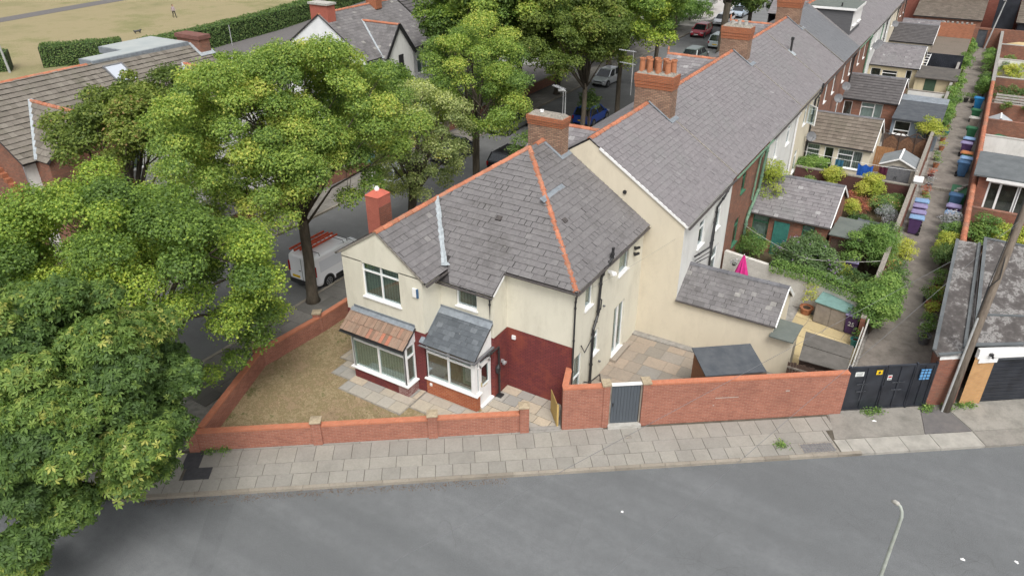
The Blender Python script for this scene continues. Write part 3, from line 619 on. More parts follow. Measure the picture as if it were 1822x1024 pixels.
for q in (A_, B_): tiles(sl, q, 0.262, 0.27, 0.026, org=org, wob=.02, jit=.014, rspread=.5)
tiles(sl, C_, 0.262, 0.27, 0.026, wob=.02, jit=.014, rspread=.5); tiles(sl, D_, 0.262, 0.29, 0.026, org=(-15.22, 18.72, zw(-15.22)), wob=.012, rspread=.7)
tiles(sl, E_[:3] + [E_[3], E_[4], E_[5]], 0.26, 0.3, 0.014)
sl.build('slates', m['slate'], roof)
rd = MB(4); ridge(rd, (-17.45, 18.7, 6.74), (-17.45, 22.65, 6.74)); rd.build('ridge_tiles', m['clay'], roof); rd = MB(5); ridge(rd, (-17.45, 22.65, 6.74), (-14.75, 25.35, 8.53)); rd.build('hip_tiles', m['clay'], roof); rd = MB(6); ridge(rd, (-14.7, 25.9, 8.53), (-14.7, 26.5, 8.53)); rd.build('ridge_tiles', m['clay'], roof); rd = MB(9); ridge(rd, (-14.72, 25.42, 8.53), (-9.98, 20.68, 5.42), L=.4); rd.build('hip_tiles', m['clay'], roof)
vl = MB(6)
a, b = Vector((-17.42, 22.55, 6.77)), Vector((-15.36, 20.12, 5.30)); 
for k_ in range(6):
    p, q = a + (b - a) * k_ / 6, a + (b - a) * (k_ + 1.05) / 6; w0 = Vector((.075, .04, .02)) * (1 + .3 * (k_ % 2)); hh_ = Vector((0, 0, .02 + .01 * (k_ % 2)))
    vl.quad(p - w0 + hh_, q - w0 + hh_, q + hh_ * .3, p + hh_ * .3); vl.quad(p + hh_ * .3, q + hh_ * .3, q + w0 + hh_, p + w0 + hh_)
vl.add([b + Vector(v) for v in ((-.2, 0, .03), (.1, .1, .06), (.26, .02, .03), (.14, -.12, .02), (-.05, -.16, .0), (-.2, -.12, .0))], [(0, 1, 2, 3, 4, 5)])
vl.build('valley_flashing', m['lead'], roof)
fl = MB(7)   # stepped flashing by the party wall, soaker, vent, lead patch
fl.obox((-13.78, 26.35, zz_(20.62) + .652 * 3.86), (0, 1, 0), Vector((1, 0, -.652)).normalized(), Vector((.652, 0, 1)).normalized(), 0, .9, -.95, .12, .03, .045)
fl.build('chimney_flashing', m['leadgrey'], roof); fl = MB(8)
fl.obox((-11.6, 24.1, zz_(20.62) + .652 * 1.68 + .01), (0, 1, 0), Vector((-1, 0, .652)).normalized(), Vector((.652, 0, 1)).normalized(), -.9, .9, 1.4, 1.64, .012, .02)
fl.build('flashing', m['leadgrey'], roof)
vt = MB(); vt.obox((-14.3, 22.4, zz_(22.4)), (1, 0, 0), Vector((0, 1, .652)).normalized(), Vector((0, -.652, 1)).normalized(), -.12, .12, -.1, .1, 0, .09); vt.build('roof_vent', m['gutter'], roof)
vt = MB(); vt.obox((-11.9, 23.3, zz_(20.62) + .652 * 1.98), (0, 1, 0), Vector((-1, 0, .652)).normalized(), Vector((.652, 0, 1)).normalized(), -.14, .1, -.1, .1, 0, .06); vt.build('roof_vent', m['gutter'], roof)
vg = MB()
def bar(mb, a, b, wx, wz, r=.5):
    a, b = Vector(a), Vector(b); d = (b - a); L = d.length; d.normalize(); sd_ = d.cross(UZ).normalized(); up = sd_.cross(d); mb.obox(a, d, sd_, up, 0, L, -wx, wx, -wz, wz, r)
bar(vg, (-17.45, 18.73, 6.67), (-15.3, 18.73, zw(-15.3) - .05), .03, .035); bar(vg, (-17.45, 18.73, 6.67), (-19.5, 18.73, 5.34), .03, .035)
vg.build('verge_mortar', m['mortar'], roof)
fs = MB(); fs.box(-12.98, -9.98, 20.70, 20.80, 5.36, 5.44); bar(fs, (-12.96, 20.76, 5.36), (-12.96, 19.8, 4.72), .03, .05); fs.box(-10.14, -10.02, 20.8, 27.27, 5.3, 5.36); fs.build('fascia', m['frame'], ho)
gt = MB()
def gutter(mb, a, b, r=.055):
    a, b = Vector(a), Vector(b); d = (b - a).normalized(); sd_ = d.cross(UZ).normalized()
    ring = [(math.cos(t), math.sin(t)) for t in [math.pi + math.pi * k / 6 for k in range(7)]]; ring2 = [(x * .8, y * .8) for x, y in ring[::-1]]
    pr = ring + ring2; mb.loft([[p + sd_ * (x * r) + UZ * (z * r) for x, z in pr] for p in (a, b)], True, .5)
gutter(gt, (-12.95, 20.55, 5.36), (-9.86, 20.55, 5.36)); gutter(gt, (-9.86, 20.55, 5.36), (-9.86, 27.2, 5.36))
gutter(gt, (-15.14, 18.68, zw(-15.2) - .03), (-15.14, 20.2, zw(-15.2) - .03), .06); gutter(gt, (-15.5, 19.62, zz_(19.7) - .04), (-12.9, 19.62, zz_(19.7) - .04), .06)
gutter(gt, (-19.62, 18.7, 5.3), (-19.62, 27.2, 5.3))
gt.build('gutter', m['gutter'], ho)
# windows and doors
MM = m
window(ho, (0, 18.75, 0), X_, NY, h_g, MM, cols=(0.5,), trans=(0.74,))
window(ho, (0, 19.86, 0), X_, NY, h_s, MM, trans=(0.68,), blind='blind_dark')
window(ho, (-10.15, 0, 0), Y_, X_, hA, MM, trans=(0.7,)); window(ho, (-10.15, 0, 0), Y_, X_, hB, MM, cols=(0.97,), trans=())
window(ho, (-10.15, 0, 0), Y_, X_, hC, MM, trans=(0.68,), blind='net')
window(ho, (-10.15, 0, 0), Y_, X_, hF, MM, cols=(0.46, 0.54), name='french_doors', blind='blind_dark')
window(ho, (-10.15, 0, 0), Y_, X_, hD, MM, trans=(0.48,), name='back_door', blind='net', sill=False)
def pipe(parent, pts, r=.036, name='downpipe', mat='black', clips=True):
    p = MB(); p.tube(pts, r, 8, .5)
    for i in range(len(pts) - 1):
        a, b = Vector(pts[i]), Vector(pts[i + 1]); L = (b - a).length; d = (b - a).normalized()
        for k_ in range(int(L / 1.4) + 1 if clips else 0):
            q = a + d * min(L * .9, .25 + k_ * 1.4); p.tube([q - d * .03, q + d * .03], r * 1.35, 8, .5)
    return p.build(name, m[mat], parent)
pipe(ho, [(-9.9, 20.55, 5.3), (-10.0, 20.68, 5.1), (-10.04, 20.74, 4.9), (-10.06, 20.74, 0.05)])
pipe(ho, [(-9.9, 23.5, 5.95), (-9.9, 23.5, 5.5), (-9.95, 23.0, 5.28), (-10.04, 22.88, 4.9), (-10.04, 22.76, 3.3), (-10.04, 22.42, 2.85), (-10.04, 22.36, 0.05)], .058, 'soil_pipe')
pipe(ho, [(-10.12, 22.95, 3.95), (-10.0, 22.95, 3.92), (-9.98, 22.86, 3.55), (-10.04, 22.76, 3.45)], .03, 'waste_pipe', clips=False)
pipe(ho, [(-10.12, 21.55, 2.55), (-9.98, 21.6, 2.25), (-10.0, 22.38, 2.6)], .022, 'waste_pipe', clips=False)
pipe(ho, [(-10.1, 21.9, .62), (-9.9, 22.0, .6), (-9.85, 22.9, .45), (-9.85, 23.0, .05)], .025, 'waste_pipe', clips=False)
pipe(ho, [(-13.12, 19.66, 4.72), (-13.1, 19.78, 4.6), (-13.1, 19.78, 3.5)], .034); pipe(ho, [(-12.9, 19.25, 2.42), (-12.88, 20.02, 2.42), (-12.88, 20.04, .05)], .042)
bx = MB(); bx.lathe((-9.95, 23.5, 5.55), [(.07, 0), (.07, .12), (.05, .12)], 10); bx.box(-13.04, -12.74, 19.9, 20.16, .06, .12); bx.build('gully_grate', m['black'], ho)
# alarm box, lights, vents
ab = MB(); ab.box(-15.85, -15.6, 18.68, 18.748, 4.42, 4.78); abo = ab.build('alarm_box', m['frame'], ho)
ab = MB(); ab.box(-15.66, -15.595, 18.672, 18.745, 4.415, 4.785); ab.build('blue_stripe', m['bin_blue'], abo)
ab = MB(); ab.box(-12.74, -12.58, 20.74, 20.803, 2.42, 2.58); ab.build('air_vent', m['frame'], ho)
ab = MB(); ab.obox((-12.983, 20.35, 1.55), (0, 1, 0), UZ, X_, -.04, .04, -.06, .06, 0, .12); ab.obox((-12.9, 20.35, 1.5), (0, 1, 0), UZ, X_, -.05, .12, -.08, .0, 0, .1); ab.build('outside_tap', m['blindgrey'], ho)
ab = MB(); ab.lathe((-12.9, 19.98, 1.2), [(.07, 0), (.1, .1), (.1, .28), (.05, .36), (.02, .4)], 10); ab.box(-12.98, -12.88, 19.94, 20.02, 1.2, 1.3); ab.build('wall_lantern', m['black'], ho)
for (y, z) in ((26.3, 4.72), (26.28, 4.45)):
    ab = MB(); ab.obox((-10.15, y, z), Y_, UZ, X_, -.03, .03, -.03, .03, 0, .12); ab.obox((-10.03, y, z), (.5, .8, .1), UZ, (1, 0, 0), -.14, .1, -.05, .05, 0, .07); ab.build('security_camera', m['black'], ho)
ab = MB(); ab.obox((-10.15, 23.75, 4.75), Y_, UZ, X_, -.05, .05, -.05, .05, 0, .2); ab.lathe((-9.9, 23.75, 4.68), [(.12, 0), (.1, .08), (.03, .12)], 10); ab.build('floodlight', m['frame'], ho)
for (y, z) in ((23.35, .75), (23.45, 3.35)):
    ab = MB(); ab.obox((-10.15, y, z), Y_, UZ, X_, -.03, .03, -.03, .03, 0, .1); ab.build('overflow_pipe', m['greyplastic'], ho)
ab = MB(); ab.box(-15.3, -15.2, 18.66, 18.70, .5, .62); ab.build('air_brick', m['frame'], ho)
st = MB(); st.box(-10.14, -9.86, 24.5, 26.0, 0.02, .16); st.build('door_step', m['patio'], ho)
# chimneys
def chimney(parent, x0, x1, y0, y1, zb, zc, zt, mats=('brick_chim', 'brick_cap'), pots=(), flash=True, flaunch=True):
    c = MB(); c.box(x0, x1, y0, y1, zb, zc); s0 = c.build('chimney', m[mats[0]], parent)
    k_ = MB(); n_ = 4
    for i in range(n_):
        o = .02 + .022 * min(i, 2); k_.box(x0 - o, x1 + o, y0 - o, y1 + o, zc + (zt - zc) * i / n_, zc + (zt - zc) * (i + 1) / n_ - .001)
    k_.build('oversailing_course', m[mats[1]], s0)
    if flaunch:
        f = MB(); xm0, xm1, ym0, ym1 = x0 + .12, x1 - .12, y0 + .12, y1 - .12
        f.loft([[(x0, y0, zt), (x1, y0, zt), (x1, y1, zt), (x0, y1, zt)], [(xm0, ym0, zt + .12), (xm1, ym0, zt + .12), (xm1, ym1, zt + .12), (xm0, ym1, zt + .12)]]); f.build('flaunching', m['mortar'], s0)
    for (px, py, h, rr_, mt) in pots:
        p = MB(); p.lathe((px, py, zt + .06), [(rr_, 0), (rr_ * .86, h * .86), (rr_ * 1.02, h * .88), (rr_ * 1.02, h), (rr_ * .75, h), (rr_ * .7, h - .15)], 14); p.build('chimney_pot', m[mt], s0)
    return s0
c1 = chimney(ho, -15.42, -13.80, 26.5, 27.10, 7.4, 9.1, 9.48, pots=((-14.9, 26.75, .14, .09, 'frame'),))
c2 = MB(); c2.box(-19.2, -18.55, 20.25, 21.0, 4.9, 7.25); c2o = c2.build('chimney', m['brick_red'], ho)
c2 = MB(); c2.loft([[(-19.22, 20.23, 7.25), (-18.53, 20.23, 7.25), (-18.53, 21.02, 7.25), (-19.22, 21.02, 7.25)], [(-19.0, 20.45, 7.42), (-18.75, 20.45, 7.42), (-18.75, 20.8, 7.42), (-19.0, 20.8, 7.42)]]); c2.build('cap', plain('red_cap', (0.46, .12, .08), (.38, .1, .07)), c2o)
c2 = MB(); c2.box(-18.549, -18.54, 20.27, 20.98, 6.0, 6.85); c2.build('unpainted_brick', brickmat('bare_brick', (.22, .08, .05), (.13, .06, .045), (.25, .12, .09)), c2o)['label'] = 'bare darker brick panel'
c2 = MB(); c2.lathe((-18.88, 20.62, 7.4), [(.1, 0), (.1, .1), (.07, .12), (.07, .16)], 10); c2.build('chimney_pot', m['frame'], c2o)
# bay window
by0, by1 = 18.07, 18.735; bxl, bxr = -18.72, -15.92
bw = MB(); bw.box(bxl, bxr, by0, by1, 0, .56); bay = bw.build('bay_window', m['brick_paint'], ho)
st = MB(); st.box(bxr - .5, bxr + .003, by0 - .003, by1 - .01, .02, .50); st.build('flaking_paint', brickmat('flaking_paint', (.20, .05, .05), (.34, .22, .20), (.40, .34, .32)), bay)['label'] = 'flaking end of the bay base'
sl_ = MB(); sl_.box(bxl - .1, bxr + .08, by0 - .1, by1 - .02, .56, .61); sl_.build('sill', m['frame'], bay)
window(bay, (0, by0 + .02, 0), X_, NY, (bxl + .02, bxr - .06, .61, 2.36), MM, cols=(0.5,), trans=(0.76,), bd=.07, sill=False, inset=.0, fw=.07)
window(bay, (bxr - .04, 0, 0), Y_, X_, (by0 + .0, by1 - .05, .61, 2.36), MM, trans=(0.70,), bd=.06, sill=False, inset=.0, fw=.07)
window(bay, (bxl + .04, 0, 0), Y_, NX, (by0 + .0, by1 - .05, .61, 2.36), MM, trans=(0.70,), bd=.06, sill=False, inset=.0, fw=.07)
po = MB(); po.box(bxr - .13, bxr - .02, by0 + .0, by0 + .12, .61, 2.4); po.box(bxl, bxl + .1, by0, by0 + .1, .61, 2.4); po.box(bxl, bxr - .02, by0, by1, 2.34, 2.46); 
po.add([(bxr - .06, by0 - .02, 2.42), (bxr - .06, by1, 2.42), (bxr - .06, by1, 2.92), (bxr - .02, by0 - .02, 2.42), (bxr - .02, by1, 2.42), (bxr - .02, by1, 2.92)], [(0, 1, 2), (3, 5, 4), (0, 3, 4, 1), (1, 4, 5, 2), (0, 2, 5, 3)], .5); po.build('corner_post', m['frame'], bay)
rq = [(-19.08, 17.88, 2.36), (-15.86, 17.88, 2.36), (-15.86, 18.72, 2.98), (-19.08, 18.72, 2.98)]
rr_ = MB(3); tiles(rr_, [(-19.08, 17.88, 2.38), (-15.86, 17.88, 2.38), (-15.86, 18.58, 2.90), (-19.08, 18.58, 2.90)], 0.43, 0.165, 0.035, gap=.006, half=False, rspread=1.0); dk = MB(); dk.slab(rq, .06); bro = dk.build('bay_roof', m['deck'], bay); rr_.build('roof_tiles', m['tile_bay'], bro)
ld = MB(); ld.obox((0, 18.72, 3.02), X_, Vector((0, -.8, -.6)), Vector((0, -.6, .8)), -19.06, -15.88, 0, .2, 0, .02); ld.obox((0, 18.745, 3.0), X_, UZ, NY, -19.0, -15.9, 0, .12, 0, .015); ld.build('lead_flashing', m['leadgrey'], bro)
gg = MB(); gutter(gg, (-19.12, 17.84, 2.33), (-15.84, 17.84, 2.33), .055); gg.build('gutter', m['black'], bay)
# porch
pxl, pxr, py0, py1 = -15.48, -13.1, 18.70, 19.84
pb = MB(); pb.box(pxl, pxr, py0, py0 + .22, 0, .78); pb.box(pxr - .22, pxr, py0 + .22, 18.98, 0, .78); porch = pb.build('porch', m['brick_porch'], ho)
sl_ = MB(); sl_.box(pxl - .04, pxr + .1, py0 - .07, py0 + .24, .78, .83); sl_.box(pxr - .2, pxr + .1, py0 + .24, 19.02, .78, .83); sl_.build('sill', m['frame'], porch)
window(porch, (0, py0 + .04, 0), X_, NY, (pxl + .02, pxr - .16, .83, 2.42), MM, cols=(0.49,), trans=((0, .49, .78), (.49, 1, .76)), sill=False, inset=.0, fw=.07, blind=None)
po = MB(); po.box(pxr - .17, pxr - .02, py0, py0 + .15, .83, 2.46); po.box(pxl, pxr, py0 + .02, py0 + .12, 2.40, 2.48); po.build('corner_post', m['frame'], porch)
window(porch, (pxr - .03, 0, 0), Y_, X_, (py0 + .13, 19.0, .83, 2.42), MM, trans=(0.72,), sill=False, inset=.0, fw=.045, blind=None)
dr = MB(); hd = (19.0, 19.80)
for (a, b, c, d) in ((hd[0], hd[1], 2.36, 2.42), (hd[0], hd[1], 1.98, 2.06), (hd[0], hd[0] + .06, .06, 2.42), (hd[1] - .06, hd[1], .06, 2.42), (hd[0] + .06, hd[1] - .06, .08, .98), (hd[0] + .06, hd[0] + .15, .98, 1.98), (hd[1] - .15, hd[1] - .06, .98, 1.98), (hd[0] + .06, hd[1] - .06, 1.86, 1.98)):
    dr.box(pxr - .09, pxr - .03, a, b, c, d, .5)
for k_ in range(5): dr.box(pxr - .032, pxr - .024, hd[0] + .17 + k_ * .1, hd[0] + .22 + k_ * .1, .2, .85, .5)
dro = dr.build('porch_door', m['frame'], porch)
gl = MB(); gl.box(pxr - .07, pxr - .06, hd[0] + .1, hd[1] - .1, .98, 1.9, .5); gl.box(pxr - .07, pxr - .06, hd[0] + .05, hd[1] - .05, 2.05, 2.38, .5); gl.build('pane', m['glass'], dro)
lb = MB(); lb.box(pxr - .03, pxr - .015, hd[0] + .28, hd[0] + .52, .9, .94); lb.box(pxr - .03, pxr + .02, hd[0] + .1, hd[0] + .12, 1.0, 1.2); lb.build('letter_box', plain('brass', (.55, .45, .25), rough=.4, metal=.6), dro)
st = MB(); st.box(pxr - .04, pxr + .1, hd[0] - .02, hd[1] + .05, .0, .12); st.build('step', m['frame'], porch)
# inside the porch
fd = MB(); fd.box(-14.53, -13.67, 19.86, 19.92, .15, 2.12); fdo = fd.build('front_door', plain('pale_green_door', (.38, .45, .42), (.34, .41, .38)), porch)
fd = MB(); fd.box(-14.4, -13.8, 19.845, 19.859, 1.5, 1.95); fd.box(-14.62, -14.53, 19.83, 19.9, .1, 2.2); fd.box(-13.67, -13.58, 19.83, 19.9, .1, 2.2); fd.build('door_glass', m['maroon'], fdo)
fd = MB(); fd.box(-14.4, -13.8, 19.847, 19.858, .35, 1.3); fd.build('door_panel', m['frame'], fdo)
fl_ = MB(); fl_.box(pxl, pxr - .1, py0 + .22, 19.83, .0, .10); fl_.build('floor', m['wood'], porch)
bk = MB(); bk.box(pxl + .02, -14.7, 19.74, 19.835, .1, 2.4); bk.box(pxl - .0, pxl + .05, py0 + .2, 19.8, .1, 2.4); bk.build('inner_wall', plain('varnished_brick', (.20, .07, .04), (.14, .05, .03), 4), porch)
dk = MB(); pq = [(-15.52, 18.55, 2.50), (-13.02, 18.55, 2.50), (-13.02, 19.83, 3.50), (-15.52, 19.83, 3.50)]; dk.slab(pq, .06); pro = dk.build('porch_roof', m['deck'], porch)
rr_ = MB(4); tiles(rr_, [(-15.52, 18.55, 2.51), (-13.02, 18.55, 2.51), (-13.02, 19.70, 3.408), (-15.52, 19.70, 3.408)], 0.21, 0.27, 0.014, rspread=.8); rr_.build('slates', m['slate_porch'], pro)
ld = MB(); dv = Vector((0, -.788, -.616)); dn = Vector((0, -.616, .788)); ld.obox((0, 19.835, 3.535), X_, dv, dn, -15.52, -13.0, 0, .26, 0, .02); ld.obox((0, 19.84, 3.5), X_, UZ, NY, -15.45, -13.02, 0, .14, 0, .02)
ld.obox((0, 19.83, 3.53), X_, dv, dn, -15.60, -15.42, .1, 1.62, 0, .03); ld.build('lead_flashing', m['leadgrey'], pro)
gb = MB(); gb.add([(pxr - .03, 18.6, 2.46), (pxr - .03, 19.83, 2.46), (pxr - .03, 19.83, 3.42), (pxr, 18.6, 2.46), (pxr, 19.83, 2.46), (pxr, 19.83, 3.42)], [(0, 1, 2), (3, 5, 4), (0, 3, 4, 1), (1, 4, 5, 2), (0, 2, 5, 3)], .5); gb.build('gable_board', m['frame'], porch)
gg = MB(); gutter(gg, (-15.6, 18.5, 2.45), (-13.0, 18.5, 2.45), .05); bar(gg, (-13.02, 18.5, 2.44), (-13.02, 19.86, 2.44), .04, .04); gg.build('gutter', m['greyplastic'], porch)
# ================================================================ the terrace
RX, RZ, EX, EZ, FX = -12.9, 8.66, -8.28, 5.70, -17.4
HS = (RZ - EZ) / (EX - RX)
PY = [27.29 + 6.7 * i for i in range(12)]
zr = lambda x: RZ - HS * abs(x - RX)
specs = [  # rear wall material, roof material, words
 ('white', 'slate_row', 'end terrace house with tall cream gable wall beside the hipped corner house'),
 ('brick_old', 'slate_row', 'terrace house with bare brick rear wall and green window frames and pipes'),
 ('white', 'slate_row', 'white walled terrace house next past the brick one with green window frames'),
 ('white', 'slate_row', 'terrace house with cream rear wall and a top window hinged wide open'),
 ('brick_old', 'slate_row', 'terrace house with brick rear wall, white windows and a black vent pipe on its roof'),
 ('brick_old', 'slate_new', 'terrace house roofed in newer smooth grey slate just before the dormer'),
 ('brick_old', 'slate_row', 'terrace house with the big grey flat-topped dormer on its roof'),
 ('white', 'slate_row', 'terrace house with white rear wall just beyond the dormer house'),
 ('white', 'slate_row', 'terrace house with pale rear wall, fourth from the far end of the row'),
 ('white', 'slate_row', 'terrace house with cream wall and dark downpipes, third from the far end of the row'),
 ('brick_old', 'slate_row', 'brick terrace house next to last at the far end of the row'),
]
W0 = -8.42
houses = []
for i, (wm, rm, words) in enumerate(specs):
    y0, y1 = PY[i], PY[i + 1]
    h = thing('terrace_house', words, 'house', ((FX + W0) / 2, (y0 + y1) / 2, 0), 'houses of the terrace running away up the street'); houses.append(h)
    # rear wall openings
    up = {0: [(32.0, 32.65, 3.6, 4.95), (29.4, 30.3, 3.7, 5.0)], 1: [(35.75, 36.55, 4.1, 5.15)], 2: [(42.2, 42.9, 3.9, 5.2), (45.0, 45.9, 3.9, 5.1)], 3: [(49.4, 50.3, 3.95, 5.2), (51.7, 52.4, 4.2, 5.2)]}.get(i) or [(y0 + 1.6, y0 + 2.5, 3.9, 5.25), (y0 + 4.4, y0 + 5.3, 3.9, 5.2)]
    lo = {0: [(31.9, 33.0, .9, 2.75)], 1: [(35.55, 36.5, 1.2, 2.7)], 2: [(44.6, 45.6, .2, 2.5)], 3: [(48.6, 49.6, 1.0, 2.5)]}.get(i) or [(y0 + 1.5, y0 + 2.6, .9, 2.5)]
    if i == 0: lo = [(31.9, 33.0, .3, 2.6)]
    w_ = MB(); wall(w_, (W0, 0, 0), Y_, X_, y0 + .002, y1 - .002, 0, EZ - .05, up + lo)
    wf = MB(); wall(wf, (FX, 0, 0), Y_, NX, y0, y1, 0, EZ - .1); wf.build('front_wall', m['white'], h)
    if i == len(specs) - 1: wall(w_, (0, y1, 0), X_, Y_, FX, W0, 0, EZ - .1, top=[(FX, EZ - .1), (W0, EZ - .1), (RX, RZ - .1)])
    w_.build('rear_wall', m['cream2' if i in (3, 9) else wm], h)
    grn = i == 1
    MG = dict(MM); 
    if grn: MG['frame'] = m['green']
    for q in up: window(h, (W0, 0, 0), Y_, X_, q, MG, trans=(0.7,), blind='net' if i % 2 else 'room')
    for q in lo: window(h, (W0, 0, 0), Y_, X_, q, MG, trans=(0.7,), blind='net' if i % 3 else 'room')
    # roof
    dk = MB(); E1 = [(RX, y0, RZ), (EX, y0, EZ), (EX, y1, EZ), (RX, y1, RZ)]; E2 = [(RX, y0, RZ), (FX - .2, y0, zr(FX - .2)), (FX - .2, y1, zr(FX - .2)), (RX, y1, RZ)]
    dk.slab(E1, .07); dk.slab(E2, .07); ro = dk.build('roof', m['deck'], h)
    cs = .27 if i != 5 else .25
    t_ = MB(60 + i); yb = y0 - .06 if i == 0 else y0
    off = .03 if rm == 'slate_new' else 0
    tiles(t_, [(RX, yb, RZ + off), (EX, yb, EZ + off), (EX, y1, EZ + off), (RX, y1, RZ + off)], cs - .015, .265, .024, org=(EX, 27.0, EZ), wob=.012, jit=.007, rspread=.55)
    tiles(t_, [(RX, yb, RZ), (FX - .2, yb, zr(FX - .2)), (FX - .2, y1, zr(FX - .2)), (RX, y1, RZ)], .3, .32, .016, org=(FX - .2, 27.0, zr(FX - .2)))
    t_.build('slates', m[rm], ro)
    r_ = MB(70 + i)
    if i in (0, 2, 4, 6): ridge(r_, (RX, y0, RZ + .02), (RX, y1 - .55, RZ + .02), hw=.12)
    elif rm == 'slate_new' or i > 6: ridge(r_, (RX, y0, RZ + .02), (RX, y1, RZ + .02), hw=.12)
    else: ridge(r_, (RX, y0 + .55, RZ + .02), (RX, y1, RZ + .02), hw=.12)
    r_.build('ridge_tiles', m['clay'] if rm != 'slate_new' and i < 7 else m['ridge_grey'], ro)
    mt = MB(); 
    if i in (1, 3, 4, 5, 6): bar(mt, (RX, y0 + .03, RZ + .035 + off), (EX, y0 + .03, EZ + .035 + off), .035, .012); mt.build('party_wall_fillet', m['mortar'], ro)
    g_ = MB(); gutter(g_, (EX + .06, y0, EZ - .1), (EX + .06, y1, EZ - .1), .055); g_.build('gutter', m['gutter'] if i not in (1, 6) else m['greengrey'], h)
# gable end wall of the first house, running on into its back extension
h0 = houses[0]
gw = MB(); Yg = 27.29
wall(gw, (0, Yg, 0), X_, NY, FX, -8.42, 0, 5.55, top=[(FX, 5.55), (-8.42, 5.55), (-8.36, zr(-8.36) - .06), (RX, RZ - .07), (FX, zr(FX) - .07)])
wall(gw, (0, Yg, 0), X_, NY, -8.42, -4.25, 0, 2.3); wall(gw, (0, Yg, 0), X_, NY, -4.25, -3.38, 0, 1.84)
gw.build('gable_wall', m['cream2'], h0)
vg = MB(); bar(vg, (RX + .5, Yg - .05, zr(RX + .5) - .03), (EX, Yg - .05, EZ - .04), .022, .05); vg.build('bargeboard', m['frame'], h0)
v = MB(); v.tube([(-11.15, Yg - .06, 6.62), (-11.15, Yg + .05, 6.62)], .085, 12); v.build('vent', m['black'], h0)
v = MB(); v.prism([(-10.15, Yg - .35), (-7.0, Yg - .30), (-7.0, Yg - .002), (-10.15, Yg - .002)], 0, .09); v.build('plinth', m['concrete'], h0)
# extensions behind the houses: eave towards the viewer, ridge on the party line, shared pitch beyond
def extension(h, ye, yr, x1, ze, zr_, wallm, roofm, course, tw, holes, grn=False, far=True, ridge_m='ridge_grey', bl='blind_dark', half=True, verge='frame', x0=W0, doors=()):
    w_ = MB(); front = (0, ye, 0)
    wall(w_, front, X_, NY, x0, x1, 0, ze, list(holes) + list(doors)); yf = 2 * yr - ye if far else yr
    top = [(ye, ze), (yf, ze), (yr, zr_)] if far else [(ye, ze), (yr, ze), (yr, zr_)]
    wall(w_, (x1, 0, 0), Y_, X_, ye, yf, 0, ze, top=top)
    ex = w_.build('extension_wall', m[wallm], h)
    MG = dict(MM); 
    if grn: MG['frame'] = m['green']
    for q in holes: window(ex, front, X_, NY, q, MG, cols=(0.62,) if q[1] - q[0] > 1.3 else (), trans=((0, .62, .7),) if q[1] - q[0] > 1.3 else (.7,), blind=bl)
    for q in doors:
        window(ex, front, X_, NY, q, MG if not grn else MM, trans=(.45,), blind='room', name='back_door', sill=False)
    o_ = .12; sl_ = (zr_ - ze) / (yr - ye)
    q1 = [(x0, ye - o_, ze - o_ * sl_ + .06), (x1 + .1, ye - o_, ze - o_ * sl_ + .06), (x1 + .1, yr, zr_ + .06), (x0, yr, zr_ + .06)]
    q2 = [(x0, yf + o_, ze - o_ * sl_ + .06), (x1 + .1, yf + o_, ze - o_ * sl_ + .06), (x1 + .1, yr, zr_ + .06), (x0, yr, zr_ + .06)]
    dk = MB(); dk.slab(q1, .08); 
    if far: dk.slab(q2, .08)
    ro = dk.build('extension_roof', m['deck'], h); t_ = MB(int(ye * 7)); th = .016 if 'slate' in roofm else .036
    tiles(t_, q1, course, tw, th, half=half, wob=.004 if 'tile' in roofm else .015, jit=.002 if 'tile' in roofm else .008)
    if far: tiles(t_, q2, course, tw, th)
    t_.build('roof_tiles', m[roofm], ro)
    if ridge_m: r_ = MB(3); ridge(r_, (x0, yr, zr_ + .08), (x1 + .1, yr, zr_ + .08), hw=.12); r_.build('ridge_tiles', m[ridge_m], ro)
    if verge: v_ = MB(); bar(v_, (x1 + .11, ye - o_, ze - .03 - o_ * sl_ + .06), (x1 + .11, yr, zr_ + .03), .02, .07); (bar(v_, (x1 + .11, yf + o_, ze - .03 - o_ * sl_ + .06), (x1 + .11, yr, zr_ + .03), .02, .07) if far else None); v_.build('bargeboard', m[verge], ro)
    g_ = MB(); gutter(g_, (x0, ye - o_ - .05, ze - .02), (x1 + .1, ye - o_ - .05, ze - .02), .05); g_.build('gutter', m['black'] if ye > 45 else m['gutter'], ex)
    return ex
extension(h0, 27.32, 28.72, -4.27, 2.28, 3.32, 'cream2', 'slate', .215, .25, [], verge='frame')
e1 = extension(houses[1], 38.4, 40.75, -4.3, 2.22, 3.62, 'brick_old', 'slate_row', .235, .26, [(-8.15, -7.3, .8, 2.1), (-5.55, -4.95, .9, 2.05)], grn=True, bl='net', doors=[])
dd = MB(); dd.box(-7.0, -6.2, 38.34, 38.4, .02, 1.95); 
for k_ in range(7): dd.box(-6.98 + .114 * k_, -6.98 + .114 * k_ + .1, 38.325, 38.341, .03, 1.93)
dd.build('door', m['teal'], e1)
dd = MB(); dd.box(-7.2, -6.0, 38.36, 38.41, 1.97, 2.14); dd.build('lintel', plain('sandstone_lintel', (.22, .13, .10), (.15, .09, .07)), e1)
e3 = extension(houses[3], 51.95, 54.25, -4.3, 2.28, 3.72, 'cream2', 'tile_brown', .3, .3, [(-8.3, -7.45, .9, 2.15), (-6.3, -4.75, .85, 2.1)], half=False, doors=[(-7.15, -6.55, .05, 2.1)])
e5 = extension(houses[5], 64.7, 67.6, -4.35, 2.25, 3.55, 'brick_old', 'tile_dark', .33, .3, [(-6.9, -5.3, .85, 2.1)], half=False, bl='net', doors=[(-8.2, -7.55, .05, 2.05)])
